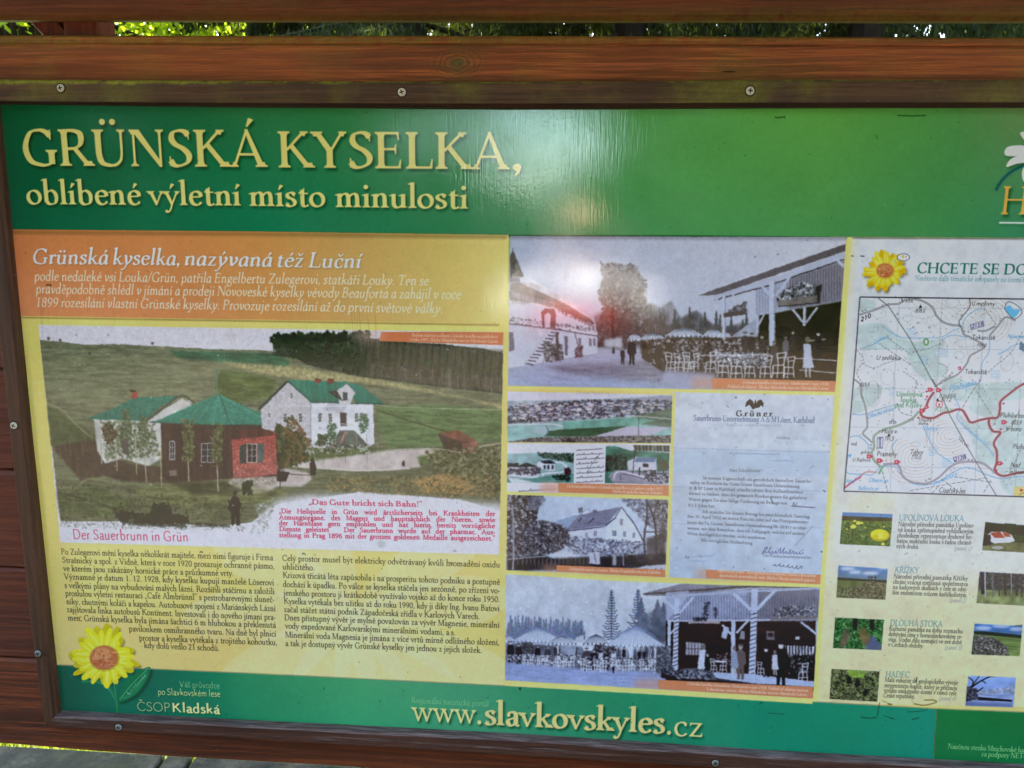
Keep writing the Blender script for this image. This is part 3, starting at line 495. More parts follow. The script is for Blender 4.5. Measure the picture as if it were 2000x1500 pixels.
    fill([(110, 960), (180, 945), (270, 985), (200, 1010), (118, 1000)], (78, 92, 54), .8, soft=4, mot=.35, nz=N_HOR); line([(112, 962), (150, 970), (215, 990), (260, 1004)], 4, (52, 52, 38), .8); line([(150, 950), (175, 935), (215, 940)], 4, (130, 136, 92), .7)
    specks([(120, 940), (480, 985), (480, 1015), (120, 1015)], 420, 2.2, [(62, 72, 44), (44, 50, 34), (110, 114, 72)], .5)
    specks([(225, 1000), (370, 1008), (360, 1030), (240, 1025)], 150, 3.6, [(40, 50, 36), (30, 36, 30)], .9); specks([(300, 985), (330, 985), (340, 1015), (290, 1015)], 90, 3.4, [(36, 46, 36)], .9)
    for x, y, h in ((366, 830, 110), (423, 840, 120)):
        line([(x, y + 40), (x + 3, y + h)], 2.4, (170, 160, 130)); specks([(x - 10, y - 12), (x + 12, y - 12), (x + 12, y + 70), (x - 9, y + 70)], 120, 2.6, [(120, 120, 80), (84, 92, 56), (60, 66, 42)], .75)
    for x, y in ((246, 800), (280, 812)): specks([(x - 6, y), (x + 6, y), (x + 12, y + 60), (x - 12, y + 60)], 90, 2.6, [(84, 100, 70), (60, 76, 54), (120, 126, 88)], .7)
    specks([(474, 940), (492, 940), (492, 965), (474, 965)], 50, 2.4, [(36, 52, 32)], .9); specks([(200, 835), (215, 825), (232, 850), (210, 870)], 70, 3, [(96, 84, 60), (60, 54, 40)], .8)
    # standing man in dark suit
    fill([(452, 972), (458, 966), (466, 972), (470, 990), (468, 1000), (469, 1026), (462, 1026), (461, 1004), (457, 1026), (452, 1026), (452, 1003), (445, 992), (448, 985)], (34, 34, 34)); ell(459, 963, 3.4, 4.2, (40, 34, 32)); line([(446, 976), (451, 986)], 3, (34, 34, 34)); line([(455, 961), (464, 961)], 1.8, (24, 24, 24)); ell(455, 986, 1.4, 1.4, (220, 210, 200)); line([(468, 980), (474, 996)], 1.4, (30, 30, 28)); fill([(380, 1020), (450, 1026), (450, 1030), (380, 1028)], (40, 44, 34), .8, soft=1)
    # faded white vignettes
    fill([(545, 975), (600, 966), (760, 970), (985, 985), (985, 1095), (500, 1095), (505, 1040), (515, 1000)], (226, 220, 222), 1, soft=9); fill([(100, 1024), (250, 1026), (350, 1032), (480, 1034), (520, 1020), (560, 1090), (100, 1090)], (224, 218, 220), 1, soft=4)
    specks([(118, 1018), (480, 1026), (480, 1036), (118, 1030)], 160, 1.8, [(90, 96, 76), (200, 196, 190)], .5); specks([(500, 985), (540, 970), (520, 1040), (490, 1040)], 80, 2.4, [(120, 136, 112), (220, 214, 214)], .5)
    specks([(80, 640), (980, 655), (975, 1080), (118, 1055)], 160, .9, [(70, 66, 60), (230, 226, 222)], .5)
    ell(745, 1062, 8, 7, (170, 172, 160), .5, soft=1)
    PC_CLIP = CLIP[0]
DEFER = []
def postcard_print():
    fill([(745, 648), (990, 648), (990, 674), (740, 666)], (214, 126, 82), 1, soft=0); fill([(690, 640), (750, 644), (742, 670), (690, 664)], (224, 180, 160), .5, soft=9)
    R = (204, 48, 84)
    txt(603, 984.7, 824.5, 989.5, '„Das Gute bricht sich Bahn!“', 15.6, 'slab', R, .9)
    for L in ((545, 1002, 967, 1007.4, '„Die Heilquelle in Grün wird ärztlicherseits bei Krankheiten der'), (545, 1014, 967, 1019.3, 'Atmungsorgane, des Magens und hauptsächlich der Nieren, sowie'), (545.4, 1025.3, 966.5, 1031, 'der Harnblase gern empfohlen und hat hierin bereits vorzügliche'), (545.8, 1036.8, 966.5, 1043.3, 'Dienste geleistet   Der Sauerbrunn wurde auf der pharmac. Aus-'), (545.4, 1048.6, 966.5, 1055.6, 'stellung in Prag 1896 mit der grossen goldenen Medaille ausgezeichnet.“')):
        txt(*L, 14.2, 'slab', R, 1, just=True)
    txt(144.4, 1052.3, 367, 1057, 'Der Sauerbrunn in Grün', 27, 'nouv', (202, 70, 98), .92, vert=1.08)
    for L in ((804, 656.8, 972, 660.2, 'Budova stáčírny a oltárna Grünské kyselky na pohlednici'), (800, 665.2, 972, 669.3, 'z roku 1907. Sbírka Městského muzea Mariánské Lázně')): txt(*L, 9.2, 'bit', (250, 226, 206), .9)
DEFER.append((PC_CLIP, postcard_print))
def caption(*a, **k): DEFER.append((CLIP[0], lambda: caption_(*a, **k)))
def caption_(x0, y0, x1, y1, h0, h1, lines, e=9.2, fade=60):
    """orange caption strip fading out to the left; bottom-left and bottom-right corners, heights"""
    fill([(x0 + fade, y0 - h0), (x1, y1 - h1), (x1, y1), (x0 + fade, y0)], (216, 138, 94), .98); fill([(x0 + fade * .35, y0 - h0), (x0 + fade + 3, y0 - h0), (x0 + fade + 3, y0), (x0 + fade * .35, y0)], (218, 152, 118), .6, soft=8)
    for L in lines: txt(*L, e, 'bit', (252, 232, 216), .92)
# ---- small vocabulary for the monochrome pictures
def man(x, y, h, c=(52, 48, 46), skin=(170, 160, 158), w=1.0, hat=True):
    k = h / 40.
    fill([(x - 5 * k * w, y - 31 * k), (x - 2 * k, y - 34 * k), (x + 2 * k, y - 34 * k), (x + 5 * k * w, y - 31 * k), (x + 6 * k * w, y - 18 * k), (x + 4 * k, y - 15 * k), (x + 4 * k, y), (x + 1 * k, y), (x, y - 14 * k), (x - 1 * k, y), (x - 4 * k, y), (x - 4 * k, y - 15 * k), (x - 6 * k * w, y - 18 * k)], c); ell(x, y - 37 * k, 2.5 * k, 3.2 * k, skin); hat and line([(x - 3 * k, y - 39 * k), (x + 3 * k, y - 39 * k)], 2 * k, c)
def woman(x, y, h, c=(214, 214, 222), lean=0):
    k = h / 40.
    fill([(x - 4 * k + lean, y - 32 * k), (x + 3 * k + lean, y - 32 * k), (x + 4 * k, y - 20 * k), (x + 6 * k, y - 9 * k), (x - 5 * k, y - 9 * k), (x - 4 * k, y - 20 * k)], c); ell(x + lean, y - 36 * k, 2.6 * k, 3.2 * k, (120, 108, 104)); line([(x - 1.5 * k, y - 9 * k), (x - 1.5 * k, y)], 1.6 * k, (196, 190, 190)); line([(x + 2 * k, y - 9 * k), (x + 2 * k, y)], 1.6 * k, (190, 186, 186))
def chair(x, y, h, c=(212, 212, 218), f=1, a=.95):
    k = h / 20.
    for P in ([(x - 5 * k * f, y), (x - 4 * k * f, y - 10 * k), (x - 6 * k * f, y - 20 * k)], [(x + 5 * k * f, y + .5), (x + 4 * k * f, y - 10 * k)], [(x - 4 * k * f, y - 10 * k), (x + 4.4 * k * f, y - 10 * k)], [(x - 6 * k * f, y - 20 * k), (x + 1 * k * f, y - 19 * k)], [(x + 1 * k * f, y - 19 * k), (x, y - 10 * k), (x - 1 * k, y)], [(x - 5 * k * f, y - 16 * k), (x + .6 * k * f, y - 15.5 * k)], [(x - 4 * k * f, y - 4 * k), (x + 4 * k * f, y - 4 * k)]): line(P, 1.25 * k ** .5, c, a, smooth=False)
def parasol(x0, x1, yt, yb, c1=(220, 226, 236), c2=(104, 112, 132), n=14, cone=False):
    m = (x0 + x1) / 2; P = [(x0, yb), (x0 + (m - x0) * .45, yt + (yb - yt) * (.55 if cone else .28)), (m, yt), (x1 - (x1 - m) * .45, yt + (yb - yt) * (.55 if cone else .28)), (x1, yb), (m, yb + 3)]
    fill(P, c1)
    for k in range(1, n): xb = x0 + (x1 - x0) * k / n; line([(m, yt + 1), ((m + xb) / 2 + (xb - m) * .12, yt + (yb - yt) * .4), (xb, yb + 1.5)], (x1 - x0) / n * .38, c2, .62)
    for k in range(n + 3): xb = x0 + (x1 - x0) * k / (n + 2); line([(xb, yb - 1), (xb, yb + 4)], (x1 - x0) / n * .45, c2 if k % 2 else c1, .9, smooth=False)
# ================= 2 monochrome photograph, top
with clip([(996, 461), (1652.5, 463), (1630, 765), (992, 753)]):
    fill([(990, 455), (1670, 455), (1640, 770), (985, 760)], [(176, 184, 204), (214, 214, 224), (188, 196, 214), (200, 202, 216)], mot=.03, nz=N_BIG)
    fill([(985, 690), (1150, 684), (1640, 700), (1640, 770), (985, 760)], ((176, 172, 190), (160, 176, 206)), mot=.08, nz=N_HOR); fill([(1060, 715), (1300, 700), (1500, 735), (1300, 750), (1100, 728)], (112, 104, 112), .55, soft=5, mot=.25, nz=N_HOR)
    fill([(1252, 640), (1265, 590), (1290, 600), (1310, 588), (1330, 620), (1360, 605), (1400, 640), (1450, 630), (1480, 645), (1480, 690), (1250, 690)], ((132, 132, 140), (84, 80, 78)), 1, soft=1.5, mot=.4)
    for k in range(30): conifer(1258 + k * 7.4, 668 + rng.rand() * 6, 52 + 22 * math.sin(k * 1.7) + rng.rand() * 12 - k * .8, 17, (82, 80, 78), .85)
    for k in range(26): x = 1256 + k * 6; line([(x, 640), (x, 676)], 1, (160, 154, 146), .5, smooth=False)
    [ell(x_, y_, r_, r_ * 1.1, (84, 78, 76), .8, soft=2.5, mot=.4) for x_, y_, r_ in ((1205, 535, 16), (1230, 548, 20), (1190, 560, 18), (1238, 590, 24), (1205, 600, 26), (1240, 630, 22), (1190, 640, 24), (1215, 655, 26))]
    specks([(1176, 528), (1190, 514), (1212, 524), (1234, 512), (1246, 534), (1262, 548), (1258, 580), (1268, 610), (1262, 668), (1230, 674), (1170, 676), (1164, 640), (1178, 610), (1168, 570), (1182, 548)], 800, 3.4, [(70, 66, 64), (104, 96, 92), (150, 144, 144), (56, 52, 50)], .75); specks([(1172, 515), (1240, 515), (1264, 560), (1180, 560)], 200, 2.6, [(70, 68, 74), (120, 118, 124)], .7)
    fill([(1156, 620), (1190, 600), (1260, 640), (1256, 680), (1165, 680)], (70, 62, 60), .6, soft=4); line([(1196, 600), (1198, 690)], 5, (48, 44, 44), .8)
    # long restaurant terrace at left
    fill([(996, 528), (1020, 536), (1040, 545), (1160, 620), (1166, 655), (1166, 690), (1100, 700), (990, 720)], (204, 206, 218)); fill([(996, 550), (1040, 552), (1110, 585), (1160, 618), (1160, 628), (1080, 612), (1000, 600)], (190, 186, 196), 1, mot=.2)
    fill([(998, 552), (1016, 552), (1110, 596), (1160, 628), (1160, 633), (1100, 614), (996, 566)], (110, 92, 86), .9, mot=.2); fill([(995, 568), (1060, 580), (1080, 596), (996, 586)], (112, 104, 104), .8, mot=.35, nz=N_VER)
    for k in range(26): line([(1000 + k * 3.3, 570 + k * .8), (1001 + k * 3.3, 580 + k)], 1, (216, 214, 222), .8, smooth=False)
    fill([(994, 592), (1085, 600), (1160, 638), (1168, 650), (1160, 654), (1080, 640), (994, 628)], (206, 206, 218)); specks([(994, 618), (1160, 640), (1165, 650), (994, 632)], 120, 1.6, [(76, 76, 80), (120, 118, 124)], .7); specks([(1085, 596), (1160, 630), (1160, 640), (1085, 606)], 50, 2, [(120, 76, 74), (90, 84, 88)], .6)
    line([(994, 632), (1085, 643), (1168, 657)], 2.4, (110, 102, 106)); line([(994, 628), (1085, 638), (1168, 652)], 1.5, (226, 226, 232))
    fill([(996, 500), (1001, 490), (1002, 490), (1024, 540), (996, 541)], (64, 60, 56)); line([(1001, 484), (1001.5, 500)], 1.4, (70, 66, 64)); fill([(996, 541), (1014, 543), (1016, 552), (996, 550)], (120, 118, 122))
    fill([(994, 648), (1002, 649), (1005, 684), (994, 686)], (120, 118, 130)); fill([(1102, 656), (1109, 657), (1108, 695), (1103, 693)], (110, 108, 118)); [fill([(x, 660), (x + 5, 661), (x + 5, 676), (x, 675)], (124, 120, 132)) for x in (1130, 1150, 1158)]
    fill([(1056, 610), (1064, 602), (1082, 602), (1086, 616), (1084, 640), (1060, 640)], (80, 74, 72), .85); fill([(1063, 615), (1070, 610), (1076, 616), (1074, 640), (1064, 640)], (200, 200, 212)); woman(1056, 663, 26, (216, 216, 226))
    for k in range(12): t = k / 11; x = 1080 - 54 * t; y = 642 + 68 * t; line([(x, y), (x + 16, y + 2)], 2.4, (70, 68, 72), .9, smooth=False)
    line([(1070, 645), (1024, 712)], 2.4, (190, 190, 200)); line([(1086, 645), (1058, 712)], 2.4, (160, 160, 170)); specks([(1062, 670), (1096, 672), (1100, 704), (1064, 706)], 220, 2.6, [(70, 72, 66), (110, 112, 108), (160, 160, 166)], .7); fill([(1085, 650), (1090, 650), (1092, 700), (1086, 700)], (90, 88, 84)); specks([(1124, 678), (1136, 676), (1138, 696), (1124, 698)], 60, 2.2, [(96, 70, 70), (130, 120, 124)], .8); line([(1122, 650), (1134, 692)], 1.8, (110, 90, 92))
    man(1216, 712, 34, (60, 58, 60)); man(1234, 712, 52, (46, 44, 46), w=1.15); fill([(1180, 664), (1214, 658), (1216, 680), (1180, 676)], (214, 216, 226), .8, soft=2)
    # parasols
    parasol(1226, 1252, 652, 662, n=6); parasol(1248, 1300, 652, 662, n=8); parasol(1300, 1372, 641, 655, n=14); parasol(1372, 1412, 643, 656, n=9); parasol(1400, 1430, 648, 660, n=6)
    fill([(1425, 660), (1478, 620), (1482, 664)], (176, 180, 196), .95, mot=.1)
    fill([(1252, 664), (1330, 660), (1640, 655), (1640, 750), (1560, 744), (1420, 738), (1300, 730), (1254, 700)], (70, 58, 46), .96, soft=1, mot=.3)
    # dance hall on the right
    fill([(1475, 564), (1652, 505), (1652, 600), (1620, 590), (1520, 612), (1476, 614)], (176, 180, 200)); fill([(1540, 540), (1660, 505), (1650, 590), (1540, 605)], (120, 114, 124), .7)
    for k in range(32): x = 1478 + k * 5.4; line([(x, 566 - k * 1.7), (x, 612 - k * .9)], 1.4, (74, 66, 66) if k > 10 else (132, 136, 156), .75, smooth=False)
    fill([(1517, 610), (1645, 588), (1634, 742), (1515, 742)], (48, 46, 22)); fill([(1480, 616), (1518, 610), (1518, 700), (1480, 700)], (52, 50, 30)); fill([(1500, 690), (1640, 690), (1634, 745), (1500, 742)], (66, 52, 40), .8, soft=3)
    fill([(1361, 577), (1652, 476), (1652, 490), (1400, 576)], ((96, 88, 92), (110, 102, 106))); line([(1362, 576), (1500, 526), (1652, 474)], 1.8, (212, 212, 222), smooth=False); fill([(1392, 578), (1500, 545), (1650, 492), (1650, 503), (1500, 556), (1400, 584)], (186, 190, 208)); line([(1396, 586), (1500, 558), (1650, 505)], 2.5, (56, 48, 50), .9, smooth=False)
    def post(x, y0, y1, w): fill([(x - w / 2, y0), (x + w / 2, y0), (x + w / 2 - .6, y1), (x - w / 2 - .6, y1)], (196, 202, 220)); line([(x + w / 2 - 1, y0), (x + w / 2 - 1.5, y1)], 1.4, (130, 130, 146), smooth=False)
    post(1508, 548, 676, 11.5); post(1414, 575, 672, 6.5); post(1571, 600, 636, 6); post(1480, 614, 650, 5)
    for P, w in (([(1485, 555), (1504, 578)], 5), ([(1546, 534), (1516, 578)], 6), ([(1396, 580), (1412, 604)], 4.5), ([(1434, 570), (1418, 604)], 4.5), ([(1548, 604), (1568, 630)], 4), ([(1596, 600), (1574, 630)], 4), ([(1492, 614), (1480, 636)], 3.6), ([(1626, 500), (1650, 522)], 6)): line(P, w, (190, 196, 214), smooth=False)
    fill([(1516, 584), (1606, 555), (1600, 592), (1520, 600)], (46, 42, 40), .9); specks([(1518, 575), (1560, 552), (1592, 556), (1592, 574), (1520, 590)], 260, 2.4, [(50, 50, 50), (206, 208, 216), (90, 90, 92)], .85); fill([(1518, 588), (1596, 576), (1596, 590), (1518, 598)], (120, 112, 108), .95, mot=.2)
    specks([(1424, 606), (1456, 590), (1458, 608), (1420, 612)], 110, 2.4, [(80, 76, 76), (130, 126, 130)], .85); fill([(1413, 611), (1456, 607), (1456, 614), (1413, 620)], (96, 84, 76))
    fill([(1355, 668), (1420, 662), (1500, 665), (1500, 730), (1360, 720)], (70, 60, 54), .85, soft=3, mot=.35)
    for k in range(20): man(1284 + k * 10.5 + rng.rand() * 5, 712 + rng.rand() * 8, 44 + rng.rand() * 10, random.Random(k).choice([(66, 56, 50), (84, 76, 72), (130, 126, 130), (54, 48, 46)]), (160, 148, 146))
    specks([(1262, 664), (1500, 662), (1500, 722), (1270, 712)], 520, 2.2, [(60, 52, 46), (190, 188, 196), (112, 104, 100), (46, 40, 38)], .8)
    man(1306, 718, 58, (70, 58, 48)); man(1286, 716, 50, (74, 64, 56)); man(1455, 700, 52, (70, 64, 60)); man(1468, 700, 50, (60, 54, 50)); man(1488, 702, 48, (64, 58, 56))
    woman(1577, 737, 82, (196, 200, 216)); line([(1580, 665), (1600, 664), (1612, 662)], 2.4, (180, 170, 168)); man(1598, 700, 52, (40, 36, 34), (208, 200, 198)); man(1548, 690, 44, (60, 54, 52), (200, 196, 196)); man(1534, 705, 48, (110, 106, 110), (110, 100, 96)); man(1512, 720, 54, (84, 74, 68), (140, 130, 128)); line([(1549, 699), (1634, 704)], 2, (206, 208, 216)); line([(1560, 722), (1632, 728)], 1.8, (196, 198, 206))
    for x, y, h, f in ((1310, 726, 38, 1), (1345, 727, 40, 1), (1326, 724, 34, 1), (1388, 728, 42, -1), (1412, 736, 44, 1), (1438, 738, 46, 1), (1464, 737, 42, 1), (1495, 738, 44, -1), (1520, 738, 50, -1), (1540, 738, 42, -1), (1356, 722, 32, -1)): chair(x, y, h, (222, 222, 228), f)
    specks([(1395, 688), (1500, 690), (1500, 712), (1400, 706)], 260, 2.0, [(226, 228, 236), (70, 66, 68), (150, 150, 160)], .9); line([(1360, 694), (1505, 692)], 2, (206, 206, 214), .8)
    fill([(1296, 722), (1400, 730), (1380, 760), (1290, 752)], (168, 172, 196), .9, soft=4)
    for p in ((1474, 501), (1519, 497), (1430, 560)): ell(*p, 1.6, 1.6, (70, 74, 76), .8)
    caption(1330, 759, 1631, 765, 21, 21, [(1450, 748.7, 1618, 752.5, 'Grünská kyselka s kavárnou Almbrünnl v roce 1928.'), (1420, 757.2, 1618, 761, 'Pohled od oltárny. Sbírka Městského muzea Mariánské Lázně')], fade=60)
    fill([(995, 460), (1654, 462), (1654, 468), (995, 466)], (80, 76, 90), .5, soft=3)
# ================= 3 coloured panorama and two small views
def pcard(P): return clip(P)
with clip([(991, 764), (1313, 771), (1310, 865), (991, 863)]):
    fill([(985, 760), (1320, 760), (1320, 870), (985, 870)], (214, 212, 220)); fill([(990, 783), (1100, 781), (1140, 780), (1240, 776), (1312, 772), (1312, 865), (990, 863)], (164, 176, 184), 1, mot=.15); fill([(1230, 780), (1290, 772), (1313, 774), (1313, 800), (1240, 790)], (160, 160, 178), .9)
    fill([(1060, 786), (1150, 782), (1150, 795), (1060, 795)], (92, 140, 128), .8, mot=.3)
    H = [(994 + 312 * rng.rand(), 786 + 32 * rng.rand() ** 1.2) for _ in range(230)]
    specks([(992, 795), (1150, 780), (1313, 782), (1313, 800), (1240, 815), (1100, 822), (992, 826)], 620, 2.3, [(70, 76, 84), (60, 70, 70), (90, 84, 92), (50, 54, 60)], .85)
    for x, y in H:
        s = 1.4 + 3.6 * rng.rand() ** 1.5; y = y + (1150 - x) * .02; c = [(140, 156, 186), (170, 150, 154), (214, 212, 216), (110, 108, 116), (96, 110, 140), (76, 78, 86)][rng.randint(6)]
        fill([(x - s, y), (x - s * .5, y - s * .8), (x + s, y - s * .7), (x + s * 1.4, y)], c, .95); fill([(x - s, y), (x + s * 1.3, y), (x + s * 1.3, y + s * .6), (x - s, y + s * .6)], (226, 222, 222), .8)
    fill([(991, 828), (1060, 826), (1100, 822), (1200, 815), (1313, 808), (1313, 865), (990, 863)], (150, 190, 184), 1, soft=.8, mot=.1); fill([(1240, 812), (1313, 796), (1313, 835), (1250, 828)], (90, 106, 86), .9, soft=1, mot=.25, nz=N_HOR)
    fill([(1068, 842), (1100, 838), (1230, 830), (1190, 845), (1160, 852), (1066, 852)], (50, 92, 66), 1, mot=.2, nz=N_HOR); fill([(1100, 824), (1240, 815), (1280, 820), (1240, 831), (1100, 838)], (112, 170, 150), .9, mot=.15)
    fill([(1160, 852), (1220, 834), (1310, 834), (1270, 850), (1180, 853)], (196, 190, 204)); fill([(990, 862), (1050, 854), (1160, 852), (1313, 850), (1313, 866), (990, 866)], (104, 102, 96), 1, mot=.4, nz=N_FINE)
    specks([(1000, 862), (1060, 854), (1313, 852), (1313, 866)], 260, 1.4, [(60, 60, 58), (150, 146, 140)], .7); line([(1247, 810), (1247, 850)], 1, (60, 50, 56), .9); line([(992, 830), (1070, 828), (1100, 832)], 2, (224, 222, 226), .9); line([(1240, 812), (1310, 818)], 1.6, (214, 212, 210), .9); fill([(1040, 832), (1068, 832), (1070, 848), (1040, 845)], (180, 204, 206), .8, soft=2); line([(1066, 830), (1072, 846), (1062, 852)], 1.5, (60, 84, 80), .8)
txt(1125, 768.6, 1190, 770, 'Gruss aus Neudorf bei', 8, 'it', (150, 134, 120), .6)
fill([(991, 865), (1310, 867), (1306, 968), (990, 960)], (224, 222, 224))
with clip([(991, 866), (1121, 867), (1120, 943), (990, 942)]):
    fill([(991, 886), (1050, 884), (1120, 884), (1121, 943), (990, 943)], (150, 178, 178), 1, mot=.12); fill([(1050, 886), (1060, 884), (1120, 890), (1121, 902), (1080, 896), (1052, 890)], (56, 74, 64), 1, mot=.4); specks([(1050, 884), (1120, 886), (1121, 903), (1060, 893)], 90, 2, [(44, 62, 52), (90, 108, 92)])
    fill([(1050, 902), (1056, 899), (1075, 898), (1084, 905), (1084, 920), (1046, 914)], (220, 220, 224)); fill([(1053, 900), (1076, 898), (1086, 906), (1062, 905)], (46, 52, 58)); [fill([(x, 908), (x + 4, 908), (x + 4, 916), (x, 916)], (50, 60, 70)) for x in (1062, 1069, 1077)]
    fill([(991, 906), (1012, 903), (1010, 928), (991, 925)], (204, 202, 208)); fill([(991, 904), (1014, 904), (1010, 912), (991, 912)], (46, 50, 50)); fill([(1008, 912), (1052, 912), (1052, 930), (1000, 928)], (206, 202, 206)); fill([(1002, 912), (1030, 903), (1052, 912)], (54, 60, 60)); specks([(992, 915), (1055, 914), (1055, 926), (992, 926)], 60, 2.2, [(70, 60, 70), (100, 96, 104)]); line([(992, 928), (1055, 932), (1062, 925), (1105, 920), (1100, 905), (1085, 902)], 3, (226, 226, 228))
    fill([(991, 934), (1030, 936), (1060, 930), (1121, 925), (1121, 943), (990, 943)], (92, 140, 130), 1, mot=.2); fill([(992, 932), (1040, 940), (1030, 943), (1000, 943)], (224, 224, 226), .9); fill([(1102, 915), (1110, 912), (1116, 918), (1114, 928), (1103, 928)], (70, 46, 52)); specks([(1080, 930), (1112, 926), (1112, 938), (1080, 936)], 22, 2.4, [(36, 52, 44)])
with clip([(1183, 868), (1308, 870), (1305, 946), (1181, 943)]):
    fill([(1180, 865), (1310, 865), (1310, 950), (1180, 950)], (214, 214, 220)); fill([(1183, 872), (1200, 870), (1232, 880), (1308, 884), (1308, 948), (1181, 945)], (76, 122, 102), 1, mot=.3); fill([(1236, 868), (1308, 868), (1308, 882), (1240, 880)], (92, 96, 88), 1, mot=.5, nz=N_VER)
    for k in range(20): line([(1238 + k * 3.5, 866), (1239 + k * 3.5, 882)], 1.2, (56, 58, 50) if k % 2 else (170, 166, 150), .8, smooth=False)
    specks([(1183, 890), (1200, 888), (1225, 895), (1222, 918), (1183, 920)], 190, 2.6, [(44, 62, 52), (60, 48, 48), (70, 96, 80)], .9); fill([(1225, 902), (1240, 892), (1282, 894), (1282, 920), (1226, 918)], (204, 204, 214)); fill([(1242, 893), (1282, 893), (1278, 902), (1240, 902)], (112, 128, 160)); fill([(1255, 905), (1266, 905), (1266, 912), (1255, 912)], (50, 50, 60)); fill([(1255, 918), (1282, 918), (1282, 926), (1255, 926)], (48, 40, 44))
    fill([(1188, 930), (1200, 918), (1225, 918), (1300, 930), (1306, 948), (1200, 946)], (150, 144, 160), 1, mot=.2, nz=N_HOR); line([(1198, 935), (1204, 922), (1230, 924), (1306, 945)], 3, (216, 214, 222)); line([(1212, 938), (1214, 926), (1240, 930), (1290, 946)], 1.6, (90, 86, 104)); specks([(1255, 920), (1306, 920), (1306, 944), (1262, 938)], 110, 2, [(70, 74, 84), (190, 188, 198), (50, 54, 60)]); line([(1240, 868), (1236, 925)], 1.6, (50, 46, 44)); ell(1296, 908, 8, 10, (110, 104, 84), .9, mot=.3); line([(1249, 912), (1249, 928)], 2.4, (40, 38, 42))
# handwriting (illegible script between the two views)
def scrawl(x0, y0, x1, y1, h, w, col, a, seed, slant=.5):
    """illegible running hand: a slanted looping line of uneven height"""
    R = np.random.RandomState(seed); n = max(4, int((x1 - x0) / (h * .75))); P = []; ph = 0; H = h * .5
    for k in range(n * 8):
        t = k / (n * 8.); x = x0 + (x1 - x0) * t; y = y0 + (y1 - y0) * t
        if k % 8 == 0: H = h * (.35 + .35 * R.rand()) * (2.1 if R.rand() < .2 else 1); L_ = R.rand() * .8; gap = R.rand() < .14
        an = k % 8 / 8. * 2 * math.pi; yy = H * .5 * (1 - math.cos(an)); P.append((x + yy * slant + L_ * h * .3 * math.sin(an), y - yy))
        if gap and k % 8 == 7 and len(P) > 6: line(P, w, col, a, smooth=False); P = []
    if len(P) > 3: line(P, w, col, a, smooth=False)
for k in range(8): scrawl(1125, 880 + k * 9, 1176 + (k % 3) * 2 - (9 if k == 3 else 0), 877 + k * 9, 4, .8, (74, 56, 64), .85, 30 + k)
line([(1172, 885), (1150, 915), (1148, 925)], .8, (80, 60, 66), .8)
scrawl(1012, 960, 1085, 956, 4.5, .9, (90, 70, 74), .9, 50)
fill([(1060, 944), (1090, 945), (1090, 966), (1050, 960)], (226, 190, 190), .6, soft=4)
caption(1040, 961.5, 1306, 968, 18.5, 20.5, [(1107, 951.4, 1295, 957.3, 'Dobová pohlednice s Grünskou kyselkou a Loukou z roku 1912.'), (1195, 961.8, 1294, 965.2, 'Sbírka Krajského muzea Sokolov.')], e=8.8, fade=50)
